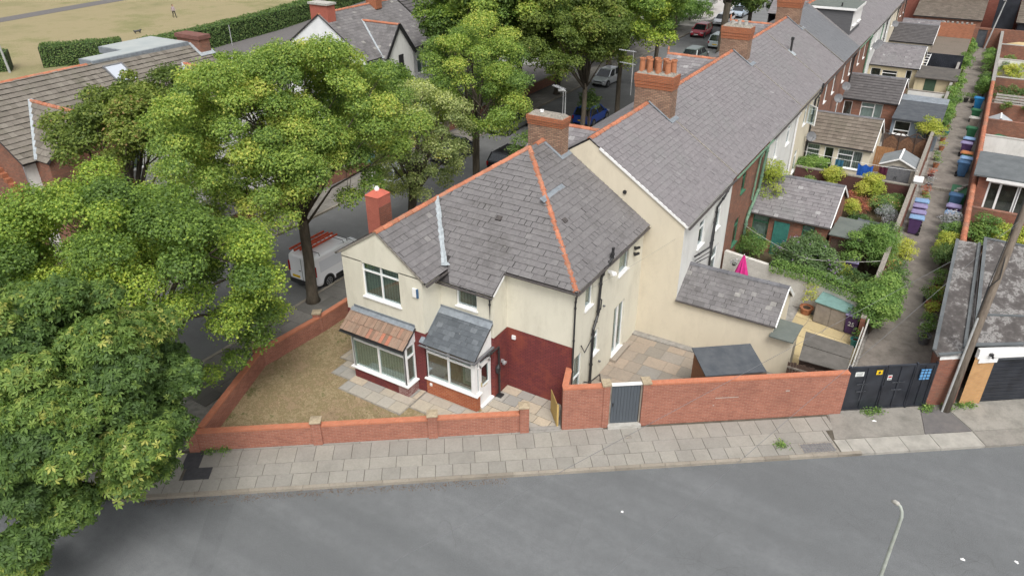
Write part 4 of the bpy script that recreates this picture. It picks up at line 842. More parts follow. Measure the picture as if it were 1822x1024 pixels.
e7 = extension(houses[7], 78.0, 80.95, -4.25, 2.3, 3.7, 'buff', 'slate_row', .24, .27, [(-7.2, -5.9, 1.0, 1.9)], doors=[(-8.2, -7.3, .1, 2.0), (-5.2, -4.7, .6, 2.1)], bl='room')
e9 = extension(houses[9], 90.4, 94.4, -4.3, 2.3, 3.5, 'cream2', 'tile_dark', .33, .3, [(-7.3, -6.2, 1.0, 2.0)], half=False)
e10 = extension(houses[10], 100.4, 101.4, -4.2, 2.4, 2.9, 'white', 'slate_row', .25, .27, [], far=False)
# chimneys on the ridge, each belonging to the nearer house
cp = [(-13.35 + .3 * i, 33.95 + .28 * (i % 2) - .1, .62, .125, 'pot') for i in range(5)]
chimney(h0, -13.62, -11.78, 33.6, 34.4, 7.6, 9.3, 9.95, pots=[(x, y, .62, .15, 'pot') for x, y in ((-13.42, 33.82), (-13.03, 33.80), (-12.6, 33.80), (-12.15, 33.82), (-13.25, 34.18), (-12.82, 34.18), (-12.4, 34.18), (-12.0, 34.16))])
chimney(houses[2], -13.7, -12.0, 47.05, 47.85, 7.6, 9.3, 10.0, pots=[(-13.2, 47.4, .25, .1, 'conc_light'), (-12.8, 47.4, .32, .12, 'conc_light'), (-12.4, 47.4, .3, .12, 'conc_light')])
chimney(houses[4], -13.7, -12.0, 60.45, 61.2, 7.6, 9.3, 10.0, pots=[(-13.2, 60.8, .3, .12, 'pot'), (-12.6, 60.8, .3, .12, 'pot')])
chimney(houses[6], -13.7, -12.0, 73.8, 74.6, 7.6, 9.3, 10.0, pots=[(-13.0, 74.2, .3, .12, 'pot')])
for (y, hh_) in ((33.5, h0), (46.95, houses[2]), (60.35, houses[4])):
    fl = MB(); bar(fl, (RX + .05, y + .04, RZ + .06), (-11.7, y + .04, zr(-11.7) + .06), .06, .012); fl.obox((-11.7, y, zr(-11.7) + .03), (0, 1, 0), Vector((1, 0, -HS)).normalized(), Vector((HS, 0, 1)).normalized(), 0, .95, -.06, .16, .0, .03); fl.build('chimney_flashing', m['leadgrey'], hh_)
# front gables facing the street (only their ridges show over the main roof)
for i, (y, x_) in enumerate(((30.1, -16.8), (36.6, -18.9), (43.3, -18.9), (46.8, -16.9), (60.3, -17.0), (73.5, -17.0))):
    if i in (1, 2): continue
    h = houses[{0: 0, 3: 2, 4: 4, 5: 6}[i]]; zg = 8.1; hw = 1.8; zb = zg - hw * .62
    d_ = MB(); a = [(-13.7, y, zg), (x_, y, zg), (x_, y - hw, zb), (-15.6, y - hw, zb)]; b = [(-13.7, y, zg), (x_, y, zg), (x_, y + hw, zb), (-15.6, y + hw, zb)]; d_.slab(a, .07); d_.slab(b, .07)
    d_.quad((x_ + .1, y, zg), (x_ + .1, y - hw, zb), (x_ + .1, y - hw, 0), (x_ + .1, y + hw, 0), (x_ + .1, y + hw, zb)); go = d_.build('front_gable', m['deck'], h)
    t_ = MB(90 + i); tiles(t_, a, .25, .28); tiles(t_, b, .25, .28); t_.build('slates', m['slate_row'], go)
    r_ = MB(4); ridge(r_, (-13.75, y, zg + .02), (x_, y, zg + .02), hw=.12); r_.build('ridge_tiles', m['clay'], go)
    r_ = MB(); r_.lathe((x_, y, zg), [(.09, 0), (.05, .2), (.08, .25), (.02, .42)], 8); r_.build('finial', m['clay'], go)
# dormer
hd_ = houses[6]; dy0, dy1, dzt = 68.0, 72.6, 8.52; dx = -9.35
d_ = MB(); d_.add([(-12.6, dy0, 8.4), (dx, dy0, zr(dx)), (dx, dy0, 8.35), (-12.6, dy1, 8.4), (dx, dy1, zr(dx)), (dx, dy1, 8.35)], [(0, 1, 2), (3, 5, 4), (1, 4, 5, 2)], .5)
do = d_.build('dormer', plain('dormer_cheek', (.11, .11, .115), (.085, .085, .09), 2, .8, stretch=(1, 1, 12)), hd_)
d_ = MB(); d_.slab([(-12.95, dy0 - .15, 8.62), (dx + .15, dy0 - .15, 8.45), (dx + .15, dy1 + .15, 8.45), (-12.95, dy1 + .15, 8.62)], .1); d_.build('dormer_roof', m['felt_green'], do)
d_ = MB(); d_.box(-12.9, dx + .18, dy0 - .18, dy0 - .15, 8.32, 8.5); d_.box(dx + .15, dx + .18, dy0 - .15, dy1 + .15, 8.2, 8.44); d_.box(dx, dx + .03, dy0 + .1, dy1 - .1, 6.75, 8.3); d_.build('fascia', m['frame'], do)
window(do, (dx + .1, 0, 0), Y_, X_, (dy0 + .5, dy0 + 1.9, 7.1, 8.15), MM, cols=(.5,), trans=(.7,), blind='net'); window(do, (dx + .1, 0, 0), Y_, X_, (dy0 + 2.6, dy0 + 4.0, 7.1, 8.15), MM, cols=(.5,), trans=(.7,), blind='net')
v = MB(); v.tube([(-10.4, dy0 + .5, 8.5), (-10.4, dy0 + .5, 8.8)], .06); v.build('dormer_vent', m['black'], do)
v = MB(); v.tube([(-10.95, 54.4, 7.35), (-10.95, 54.4, 8.35)], .075); v.lathe((-10.95, 54.4, 8.2), [(.11, 0), (.11, .16), (.06, .2)], 10); vo = v.build('vent_pipe', m['black'], houses[4])
v = MB(); v.obox((-10.85, 54.4, zr(-10.85) + .02), Y_, Vector((1, 0, -HS)).normalized(), Vector((HS, 0, 1)).normalized(), -.25, .25, -.3, .3, 0, .04); v.build('lead_slate', m['lead'], vo)
# pipes on the rear walls
pipe(h0, [(-8.2, 32.7, 5.6), (-8.25, 32.3, 5.3), (-8.33, 31.5, 5.0), (-8.33, 31.45, .1)], .05)
pipe(h0, [(-8.33, 28.9, 3.6), (-7.9, 29.6, 3.9), (-8.2, 30.9, 4.3), (-8.33, 31.4, 4.5)], .045, 'waste_pipe'); pipe(h0, [(-8.33, 29.0, 3.35), (-7.9, 29.8, 3.6), (-8.33, 31.4, 3.9)], .02, 'waste_pipe'); pipe(h0, [(-8.33, 29.2, 3.15), (-7.9, 29.9, 3.35), (-8.33, 31.4, 3.6)], .02, 'waste_pipe')
pipe(houses[1], [(-8.2, 39.3, 5.6), (-8.3, 39.25, 3.2), (-8.3, 38.0, 2.4), (-8.3, 37.6, 2.0), (-8.3, 37.45, .1)], .08, mat='greengrey'); pipe(houses[1], [(-8.2, 38.6, 5.5), (-8.3, 38.5, 5.2), (-8.3, 38.0, 3.0)], .05, mat='greengrey')
pipe(houses[3], [(-8.2, 52.95, 5.95), (-8.2, 52.9, 5.4), (-8.32, 51.9, 5.1), (-8.32, 51.8, .1)], .06); pipe(houses[3], [(-8.32, 53.1, 5.0), (-8.32, 53.1, 3.6)], .045)
pipe(houses[5], [(-8.2, 66.0, 5.5), (-8.32, 66.0, 5.2), (-8.32, 66.0, 2.5)], .06); pipe(houses[6], [(-8.2, 73.9, 5.5), (-8.32, 73.9, 5.2), (-8.32, 73.9, .5)], .07, mat='greengrey'); pipe(houses[7], [(-8.2, 80.5, 5.5), (-8.32, 80.5, .5)], .06, mat='greengrey')
pipe(houses[8], [(-8.2, 84.5, 5.6), (-8.32, 84.2, 5.2), (-8.32, 84.2, .5)], .06); pipe(houses[9], [(-8.2, 92.5, 5.6), (-8.32, 92.2, 5.2), (-8.32, 92.2, .5)], .06); pipe(houses[10], [(-8.2, 99, 5.6), (-8.32, 98.8, 5.2), (-8.32, 98.8, .5)], .05)
pipe(houses[2], [(-8.2, 46.9, 5.5), (-8.32, 46.9, 5.2), (-8.32, 46.9, .5)], .05, mat='frame')
# open casement
oc = MB(); oU = Vector((.75, -.66, 0)); 
for (a, b, c, d) in ((0, .8, 0, .06), (0, .8, 1.14, 1.2), (0, .06, .06, 1.14), (.74, .8, .06, 1.14)): oc.obox((-8.36, 50.25, 3.98), oU, UZ, oU.cross(UZ), a, b, c, d, -.03, .03, .5)
oco = oc.build('open_casement', m['frame'], houses[3]); oc = MB(); oc.obox((-8.36, 50.25, 3.98), oU, UZ, oU.cross(UZ), .05, .75, .05, 1.15, -.005, .005, .5); oc.build('pane', m['glass'], oco)
def dish(parent, loc, az=R(150), r=.33):
    d_ = MB(); dirv = Vector((math.sin(az), math.cos(az), .45)).normalized(); a = dirv.cross(UZ).normalized(); b = a.cross(dirv)
    c = Vector(loc); rings = [[c + a * (math.cos(t) * q) + b * (math.sin(t) * q) + dirv * h_ for t in [2 * math.pi * k / 16 for k in range(16)]] for q, h_ in ((.02, -.09), (r * .6, -.05), (r, 0), (r * .97, .01), (r * .55, -.03), (.02, -.07))]
    d_.loft(rings, True, .5); d_.tube([c - dirv * .08, c - dirv * .1 + Vector((-.35, 0, -.1))], .02); d_.tube([c - b * r, c + dirv * .38 - b * .1], .012); d_.lathe(c + dirv * .38 - b * .1, [(.04, -.04), (.04, .05)], 8)
    return d_.build('satellite_dish', m['greyplastic'], parent)
for hh, L in ((houses[3], (-8.0, 51.0, 2.9)), (houses[4], (-7.95, 59.3, 3.5)), (houses[5], (-7.95, 62.0, 3.8)), (houses[7], (-7.95, 75.5, 4.4)), (houses[7], (-7.95, 77.6, 4.3)), (houses[8], (-7.95, 88, 4.4))): dish(hh, L)
# aerials on stacks
def aerial(parent, x, y, z0, z1, az, name='aerial'):
    d_ = MB(); d_.tube([(x, y, z0), (x, y, z1)], .011, 6); u = Vector((math.cos(az), math.sin(az), 0)); v = Vector((-u.y, u.x, 0)); c = Vector((x, y, z1 - .05)); d_.tube([c - u * .15, c + u * .8], .012, 6)
    for k_ in range(8): d_.tube([c + u * (k_ * .1) - v * .13, c + u * (k_ * .1) + v * .13], .006, 4)
    return d_.build(name, m['blindgrey'], parent)
aerial(ho, -13.95, 26.8, 9.6, 10.7, 2.6); aerial(h0, -13.75, 33.4, 8.9, 11.0, 3.0); aerial(h0, -13.75, 33.45, 9.5, 10.4, 2.9)
# far end: a brick terrace across the end of the alley
fh = thing('brick_terrace', 'red brick terrace closing the view at the far end of the alley', 'house', (-2, 117, 0))
w_ = MB(); fh_h = [(-7.6, -6.4, 3.6, 5.0), (-3.9, -2.9, 3.9, 5.3)]; wall(w_, (0, 114.5, 0), X_, NY, -12, 2.2, 0, 6.2, fh_h); wall(w_, (2.2, 0, 0), Y_, X_, 114.5, 122, 0, 6.2); wall(w_, (0, 114.0, 0), X_, NY, 2.5, 14, 0, 6.2, [(6, 7, 3.6, 5)]); w_.build('wall', brickmat('far_red_brick', (.27, .085, .06), (.20, .06, .045), (.22, .13, .1)), fh)
for q in fh_h: window(fh, (0, 114.5, 0), X_, NY, q, MM, trans=(.6,), blind='net')
d_ = MB(); d_.slab([(-12, 114.2, 6.2), (14, 114.2, 6.2), (14, 118.5, 9), (-12, 118.5, 9)], .1); ro = d_.build('roof', m['deck'], fh); t_ = MB(5); tiles(t_, [(-12, 114.2, 6.22), (14, 114.2, 6.22), (14, 118.5, 9.02), (-12, 118.5, 9.02)], .4, .5, .02); t_.build('roof_tiles', m['slate_row'], ro)
lean = thing('lean_to', 'grey tiled lean-to against the far brick terrace', 'outbuilding', (-4, 110.5, 0))
w_ = MB(); w_.box(-7.8, -.6, 108.2, 114.4, 0, 2.3); w_.build('wall', m['brick_old'], lean)
d_ = MB(); d_.slab([(-8, 108, 2.35), (-.5, 108, 2.35), (-.5, 114.45, 3.9), (-8, 114.45, 3.9)], .1); ro = d_.build('roof', m['deck'], lean); t_ = MB(5); tiles(t_, [(-8, 108, 2.37), (-.5, 108, 2.37), (-.5, 114.45, 3.92), (-8, 114.45, 3.92)], .35, .4, .03); t_.build('roof_tiles', m['tile_brown'], ro)
# ================================================================ boundary walls of the corner plot
def bricks_wall(name, label, cat, segs, mat, cop, group=None, th=.215, pillars=(), caps='cap'):
    """segs: list of ((x,y),(x,y),height)"""
    a = MB(); c = MB()
    for p, q, h in segs:
        p, q = Vector((p[0], p[1], 0)), Vector((q[0], q[1], 0)); d = q - p; L = d.length; d.normalize(); n = Vector((-d.y, d.x, 0))
        a.obox(p, d, n, UZ, 0, L, 0, th, 0, h - .07, .5); c.obox(p, d, n, UZ, -.004, L + .004, -.012, th + .012, h - .07, h, .5)
    t = thing(name, label, cat, (segs[0][0][0], segs[0][0][1], 0), group)
    a.build('brickwork', m[mat], t); c.build('coping', m[cop], t)
    for (x, y, h, w_) in pillars:
        a = MB(); a.obox((x, y, 0), FS, FD, UZ, -w_ / 2, w_ / 2, -.07, w_ - .07, 0, h, .5); po_ = a.build('pillar', m[mat], t)
        a = MB(); a.obox((x, y, 0), FS, FD, UZ, -w_ / 2 - .035, w_ / 2 + .035, -.105, w_ - .035, h, h + .05, .5)
        k0 = [Vector((x, y, 0)) + FS * u + FD * v + UZ * (h + .05) for u, v in ((-w_ / 2 - .035, -.105), (w_ / 2 + .035, -.105), (w_ / 2 + .035, w_ - .035), (-w_ / 2 - .035, w_ - .035))]
        ap = [Vector((x, y, 0)) + FS * u + FD * v + UZ * (h + .085) for u, v in ((-.08, .05), (.08, .05), (.08, w_ - .19), (-.08, w_ - .19))]; a.loft([k0, ap], True, .5)
        a.build('cap', m[caps], po_)
    return t
p2 = lambda s, d: P(s, d)[:2]
bricks_wall('garden_wall', 'low orange brick garden wall with capped pillars running along the front pavement', 'wall', [(p2(-9.75, 21.56), p2(2.2, 21.56), .86)], 'brick_wall', 'coping', pillars=[(*p2(-9.85, 21.56), 1.06, .36), (*p2(-5.42, 21.56), 1.02, .34), (*p2(-1.2, 21.56), 1.02, .34), (*p2(2.2, 21.56), 1.16, .34)])
sw = [(-20.75, 11.95), (-22.75, 16.6), (-22.5, 19.9), (-22.45, 27.2)]
bricks_wall('garden_wall', 'low red brick garden wall with capped pillars along the side street under the trees', 'wall', [(sw[1], sw[0], .86), (sw[2], sw[1], .86), (sw[3], sw[2], .86)], 'brick_wall', 'coping', pillars=[(-22.7, 16.5, 1.08, .36), (-22.45, 19.75, 1.02, .34), (-22.4, 23.3, 1.02, .34)])
hw_ = thing('yard_wall', 'tall orange red brick wall with brick-on-edge coping round the paved yard', 'wall', P(3.62, 21.56))
a = MB(); c = MB()
for (s0, s1) in ((3.62, 5.35), (6.62, 14.5)):
    a.obox(P(0, 21.56), FS, FD, UZ, s0, s1, 0, .215, 0, 1.86, .5); c.obox(P(0, 21.56), FS, FD, UZ, s0 - .01, s1, -.012, .227, 1.86, 1.93, .5)
r0 = Vector(P(3.62, 21.775)); r1 = Vector((-10.32, 20.78, 0)); d = (r1 - r0); L = d.length; d.normalize(); n = Vector((-d.y, d.x, 0)); a.obox(r0, d, n, UZ, 0, L, -.215, 0, 0, 1.86, .5); c.obox(r0, d, n, UZ, -.0, L, -.227, .012, 1.862, 1.934, .5)
a.build('brickwork', m['brick_wall'], hw_); c.build('coping', m['coping'], hw_)
a = MB()
for s_a, z_a, ln in ((9.4, 1.1, .9), (12.1, 1.25, .16), (9.35, .75, .05)): a.obox(P(s_a, 21.555), FS, FD, UZ, 0, ln, -.004, 0, z_a, z_a + (.02 if ln > .5 else .04))
a.build('mortar_smear', m['conc_light'], hw_)
for s_, nm in ((5.35, 0), (6.62, 1)):
    a = MB(); a.obox(P(s_, 21.56), FS, FD, UZ, -.02 if nm else -.22, .22 if nm else .02, -.03, .3, 0, 1.96, .5); po_ = a.build('pillar', m['brick_wall'], hw_)
    a = MB(); a.obox(P(s_, 21.56), FS, FD, UZ, -.06 if nm else -.28, .28 if nm else .06, -.08, .34, 1.96, 2.03, .5); a.build('cap', m['cap'], po_)
gt_ = thing('yard_gate', 'dark grey boarded gate in the tall orange brick wall', 'gate', P(5.98, 21.62))
a = MB()
for k_ in range(9): a.obox(P(5.45, 21.62), FS, FD, UZ, k_ * .118 + .004, k_ * .118 + .114, 0, .03, .14, 1.86, .5)
a.obox(P(5.45, 21.62), FS, FD, UZ, 0, 1.06, .03, .06, .16, 1.84, .5); a.build('boards', m['gate_grey'], gt_)
a = MB(); a.obox(P(5.38, 21.6), FS, FD, UZ, 0, .06, 0, .1, .1, 1.9, .5); a.obox(P(6.53, 21.6), FS, FD, UZ, 0, .06, 0, .1, .1, 1.9, .5); a.build('gate_frame', m['wood_grey'], gt_)
a = MB(); a.obox(P(5.38, 21.6), FS, FD, UZ, -.02, 1.23, -.02, .12, 1.9, 1.95, .5); a.build('top_rail', m['frame'], gt_)
a = MB(); a.obox(P(5.35, 21.46), FS, FD, UZ, 0, 1.27, -.04, .25, 0, .12, .5); a.build('step', m['conc_light'], gt_)
a = MB(); a.obox(P(5.5, 21.6), FS, FD, UZ, 0, .03, -.02, .02, .95, 1.1, .5); a.build('latch', m['black'], gt_)
st = MB(); st.obox(P(2.42, 21.56), FS, FD, UZ, 0, 1.15, 0, .16, -.02, .10, .5); st.obox(P(2.42, 21.50), FS, FD, UZ, 0, 1.15, 0, .06, -.02, .02, .5); struct(st.build('entrance_step', m['concrete']))
wg = thing('garden_gate', 'small fresh timber picket gate standing open against the tall brick wall', 'gate', P(3.5, 21.75))
g0 = Vector(P(3.50, 21.66)); g1 = Vector((-10.62, 20.28, 0)); d = (g1 - g0); L = d.length; d.normalize(); n = Vector((-d.y, d.x, 0)); a = MB()
for k_ in range(11): a.obox(g0, d, n, UZ, k_ * L / 11 + .005, (k_ + 1) * L / 11 - .012, .05, .07, .1, 1.12, .5)
a.build('pickets', m['wood_new'], wg); a = MB(); a.obox(g0, d, n, UZ, .01, .07, .0, .05, .08, 1.08, .5); a.obox(g0, d, n, UZ, .07, L - .02, .0, .045, .25, .33, .5); a.obox(g0, d, n, UZ, .07, L - .02, .0, .045, .9, .98, .5); a.build('frame', m['wood_new'], wg)
# shed in the paved yard
sh = thing('garden_shed', 'brown timber shed with grey felt roof behind the tall orange brick wall', 'shed', (-5.1, 24.4, 0))
c0 = Vector((-5.62, 23.12, 0)); u = Vector((.785, .62, 0)).normalized(); v_ = Vector((-.62, .785, 0)).normalized(); a = MB()
a.obox(c0, u, v_, UZ, 0, 2.2, 0, 1.42, .02, 1.86, .5); ash = a.build('wall', m['wood'], sh)
a = MB(); R4 = [c0 + u * -.08 + v_ * -.1, c0 + u * 2.3 + v_ * -.1, c0 + u * 2.3 + v_ * 1.52, c0 + u * -.08 + v_ * 1.52]; hz = (1.92, 1.92, 2.1, 2.1); a.slab([p + UZ * z for p, z in zip(R4, hz)], .05); a.build('roof', m['felt_black'], sh)
a = MB(); a.slab([p + UZ * (z - .05) for p, z in zip([R4[0] - v_ * .01, R4[1] - v_ * .01, R4[1] - v_ * .03, R4[0] - v_ * .03], (1.92, 1.92, 1.92, 1.92))], .1); a.build('fascia', m['wood_dark'], sh)
# little outhouse & dark shed & fence by the neighbour
oh = thing('outhouse', 'small cream outhouse with flat green grey felt roof at the end of the cream wall', 'outbuilding', (-3.8, 27.7, 0))
a = MB(); a.box(-4.2, -3.42, 27.35, 28.35, 0, 1.84); a.build('wall', m['cream2'], oh); a = MB(); a.slab([(-4.33, 26.98, 1.92), (-3.36, 26.95, 1.92), (-3.3, 28.4, 1.98), (-4.25, 28.45, 1.98)], .06); a.build('roof', m['felt_green'], oh)
ds = thing('wooden_shed', 'low shed with weathered dark felt roof beside the black gates', 'shed', (-2.1, 27.2, 0))
a = MB(); a.box(-2.95, -1.38, 26.55, 27.95, 0, 1.62); a.build('wall', m['wood_dark'], ds)
a = MB(); a.slab([(-3.12, 28.12, 1.9), (-1.25, 27.98, 1.9), (-1.22, 27.1, 1.84), (-3.02, 27.2, 1.84)], .04); a.slab([(-3.02, 27.2, 1.80), (-1.22, 27.1, 1.80), (-1.2, 26.35, 1.66), (-2.95, 26.3, 1.66)], .04); a.build('roof', plain('weathered_felt', (.085, .08, .07), (.12, .11, .10), 3, .9, .01), ds)
fe = thing('board_fence', 'brown upright board fence between the cream outhouse and the black gates', 'fence', (-2.3, 26.3, 0)); a = MB()
for k_ in range(18): a.box(-3.3 + k_ * .112, -3.3 + k_ * .112 + .1, 26.22, 26.24, .02, 1.45 + .03 * (k_ % 3))
a.build('boards', m['wood_dark'], fe); a = MB(); a.box(-3.3, -1.25, 26.19, 26.22, 1.2, 1.28); a.box(-3.3, -1.25, 26.19, 26.22, .5, .58); a.build('rail', m['wood_grey'], fe)
fe = thing('paling_fence', 'worn bleached board fence between the neighbour patio and the alley', 'fence', (-1.1, 28.9, 0)); a = MB(); rr_ = random.Random(2)
for k_ in range(30): y = 26.3 + k_ * .165; a.obox((-1.12, y, 0), (0, 1, 0), (1, 0, .04 * rr_.uniform(-1, 1)), UZ, 0, .15, 0, .02, .05, 1.3 + rr_.uniform(-.1, .12))
a.build('boards', m['wood_grey'], fe); a = MB(); bar(a, (-1.08, 26.3, 1.35), (-1.1, 31.3, 1.42), .03, .03); bar(a, (-1.2, 26.4, 1.3), (-1.2, 30.5, 1.4), .02, .05); a.build('rail', m['conc_light'], fe)
# black alley gates
ag = thing('alley_gates', 'tall black steel double gates with notices across the alley mouth', 'gate', P(16.2, 21.75))
def gate_leaf(s0, s1, h0, h1, nm='gate_leaf'):
    a = MB(); O = Vector(P(0, 21.72)) 
    a.obox(O, FS, FD, UZ, s0, s1, 0, .02, .08, h0, .5)
    for s_ in (s0, s1 - .05, (s0 + s1) / 2 - .02): a.obox(O, FS, FD, UZ, s_, s_ + .05, -.03, .0, .06, h0, .5)
    a.obox(O, FS, FD, UZ, s0, s1, -.03, .05, h0, h0 + .07, .5); a.obox(O, FS, FD, UZ, s0, s1, -.03, 0, .06, .12, .5)
    return a.build(nm, m['iron'], ag)
l1 = gate_leaf(14.56, 16.0, 2.0, 2); l2 = gate_leaf(16.03, 17.15, 2.0, 2); l3 = gate_leaf(17.2, 17.92, 1.98, 2, 'side_gate')
def sign(parent, s, z, w_, h_, mat, name='notice', off=-.035): a = MB(); a.obox(P(0, 21.72), FS, FD, UZ, s, s + w_, off - .006, off, z, z + h_, .5); return a.build(name, m[mat], parent)
sg = sign(l1, 14.78, 1.66, .34, .2, 'sign_white')
for k_ in range(3): sign(sg, 14.82, 1.70 + .05 * k_, .24, .012, 'greyplastic', 'text_line', -.042)
sg = sign(l1, 15.6, 1.7, .24, .2, 'sign_yellow'); sign(sg, 15.68, 1.74, .08, .1, 'black', 'symbol', -.042)
sg = sign(l2, 16.1, 1.42, .17, .22, 'sign_white'); sign(sg, 16.12, 1.53, .13, .07, 'red', 'symbol', -.042); sign(sg, 16.12, 1.46, .13, .03, 'greyplastic', 'text_line', -.042)
sg = sign(l3, 17.36, 1.35, .44, .48, 'sign_blue', 'blue_notice'); [sign(sg, 17.36 + .14 * k_, 1.35, .02, .48, 'iron', 'bar', -.05) for k_ in range(4)]; [sign(sg, 17.36, 1.45 + .15 * k_, .44, .02, 'iron', 'bar', -.05) for k_ in range(3)]
for l_, s_ in ((l1, 15.2), (l2, 16.6)):
    for dx, z0, w_, h_ in ((-.02, .5, .05, 1.0), (-.2, .9, .4, .05), (-.25, 1.25, .5, .05)): sign(l_, s_ + dx, z0, w_, h_, 'iron_scuff', 'scuff_mark', -.022)
a = MB(); a.obox(P(0, 21.72), FS, FD, UZ, 15.98, 16.06, -.06, -.03, .9, 1.15, .5); a.build('lock', m['iron'], l1)
for s_ in (14.5, 17.16, 17.93): a = MB(); a.obox(P(0, 21.72), FS, FD, UZ, s_, s_ + .06, -.04, .06, 0, 2.12, .5); a.build('gate_post', m['iron'], ag)
# garages
ga = thing('garage', 'narrow brick garage with dark flat felt roof on the alley corner', 'garage', (2.0, 33, 0))
A0 = Vector(P(18.02, 21.75)); A1 = Vector(P(19.25, 21.75)); n_ = (2.48, 39.5)
wl2 = [(A0.x, A0.y), (A1.x, A1.y), (2.66, 30.0), (2.52, 39.4), (1.62, 39.3), (1.62, 29.3)]
a = MB(); a.prism(wl2, 0, 2.18, .5); a.build('wall', m['brick_lap'], ga)
a = MB(); a.prism([(x, y) for x, y in wl2], 2.18, 2.4, .5); a.build('fascia', m['frame'], ga)
stn = NT('stained_felt'); nz = stn.noise(1.1, 7, .75, stn.coord('Object', (1, .6, 1))); col = stn.ramp(nz, [(.3, (.05, .045, .043)), (.46, (.08, .072, .068)), (.52, (.12, .11, .105)), (.56, (.27, .26, .25)), (.60, (.10, .095, .09)), (.7, (.22, .21, .2))]); stn.bump(stn.noise(5, 4, .6), .3, .02); m['felt_stain'] = stn.out(col, .85)
a = MB(); a.prism([(A0.x - .12, A0.y - .2), (A1.x - .05, A1.y - .12), (2.60, 30.0), (2.50, 39.6), (1.42, 39.5), (1.38, 28.4)], 2.4, 2.47, .5); a.build('roof', m['felt_stain'], ga)
a = MB(); bar(a, (1.45, 28.3, 2.5), (1.47, 39.5, 2.5), .07, .03); bar(a, (2.42, 29.0, 2.5), (2.4, 39.5, 2.52), .06, .05); bar(a, (A0.x - .1, A0.y - .12, 2.47), (A1.x - .08, A1.y - .06, 2.47), .06, .03); a.build('roof_edging', m['felt'], ga)
gb = thing('garage', 'wide garage with black roller shutter and white boarded fascia past the leaning pole', 'garage', (4.5, 33, 0))
B0 = Vector(P(19.6, 21.7)); a = MB(); o_ = P(0, 21.7)
wall(a, o_, FS, -FD, 19.40, 20.25, 0, 2.25); wall(a, o_, FS, -FD, 24.2, 25.0, 0, 2.25); a.quad((2.70, 29.1, 0), (2.62, 39.8, 0), (2.62, 39.8, 2.6), (2.70, 29.1, 2.6)); a.quad(P(25.0, 21.7, 0), (9.35, 39.7, 0), (9.35, 39.7, 2.6), P(25.0, 21.7, 2.6)); a.quad((2.62, 39.7, 0), (9.35, 39.7, 0), (9.35, 39.7, 2.6), (2.62, 39.7, 2.6)); a.build('wall', m['brick_buff'], gb)
a = MB(); 
for k_ in range(3): a.obox(o_, FS, FD, UZ, 19.45, 25, -.05 - .012 * (k_ % 2), .1, 2.2 + k_ * .14, 2.2 + k_ * .14 + .135, .5)
a.obox(o_, FS, FD, UZ, 19.55, 20.3, -.05, .1, 2.0, 2.24, .5); a.build('fascia', m['frame'], gb)
a = MB()
for k_ in range(24): a.obox(o_, FS, FD, UZ, 20.27, 24.2, .1 + .012 * (k_ % 2), .16, .02 + k_ * .086, .02 + k_ * .086 + .08, .5)
a.build('roller_shutter', m['iron'], gb); a = MB(); a.obox(o_, FS, FD, UZ, 20.27, 24.2, -.02, .2, 2.08, 2.24, .5); a.build('shutter_box', m['felt_black'], gb)
a = MB(); a.obox(o_, FS, FD, UZ, 19.85, 19.97, -.16, -.05, 2.36, 2.46, .5); a.obox(o_, FS, FD, UZ, 19.9, 19.93, -.25, -.16, 2.3, 2.4, .5); a.build('floodlight', m['black'], gb)
a = MB(); a.prism([(2.66, 29.1), P(25.2, 21.55)[:2], (9.5, 39.8), (2.55, 39.8)], 2.62, 2.70, .5); a.build('roof', m['felt_stain'], gb)
a = MB(); bar(a, (2.66, 29.0, 2.74), P(25.2, 21.5, 2.74), .08, .03); bar(a, (2.68, 29.1, 2.74), (2.6, 39.8, 2.74), .07, .04); bar(a, (2.7, 31.6, 2.72), (9, 34.8, 2.72), .05, .03); bar(a, (2.6, 39.75, 2.74), (9.4, 39.75, 2.74), .07, .03); a.build('roof_edging', m['felt'], gb)
# telegraph pole and conduit
tp = thing('telegraph_pole', 'leaning weathered wooden pole between the two garages', 'pole', (2.46, 28.28, 0))
a = MB(); a.tube([(2.46, 28.26, 0), (2.6, 28.9, 4), (2.78, 29.65, 8), (2.88, 30.1, 10)], [.15, .135, .12, .11], 12); a.build('shaft', m['pole'], tp, smooth=True)
a = MB(); a.tube([(2.34, 28.15, 0), (2.47, 28.75, 4)], .045, 8); a.build('conduit', m['galv'], tp)
a = MB(); a.tube([(2.43, 28.7, 4.0), (2.50, 29.0, 5.2), (2.72, 29.0, 5.6), (2.62, 29.5, 7.2), (2.8, 29.9, 9.8)], .02, 6); a.tube([(2.41, 28.6, 3.0), (2.46, 28.95, 5.1), (2.55, 29.25, 6.6), (2.72, 29.8, 9.8)], .018, 6); a.build('cable', m['black'], tp)
# street lamp in front
sl = thing('street_lamp', 'slim grey green street lamp with hooked top over the wide front road', 'street lamp', (1.0, 14.4, 0))
x0, y0, hl = 1.16, 14.5, 6.3
a = MB(); a.tube([(x0, y0, 0), (x0, y0, 1.2), (x0, y0, 1.25), (x0, y0, 5.7), (x0 - .0, y0 + .01, 6.0), (x0 - .03, y0 + .02, 6.15), (x0 - .09, y0 + .05, 6.24), (x0 - .15, y0 + .08, 6.26)], [.085, .085, .05, .04, .038, .036, .034, .032], 12); a.build('column', m['lamp'], sl, smooth=True)
a = MB(); a.tube([(x0 - .11, y0 + .06, 6.25), (x0 - .15, y0 + .08, 6.26), (x0 - .22, y0 + .12, 6.25), (x0 - .27, y0 + .14, 6.23)], [.032, .05, .05, .02], 10); a.build('lantern', m['conc_light'], sl, smooth=True)
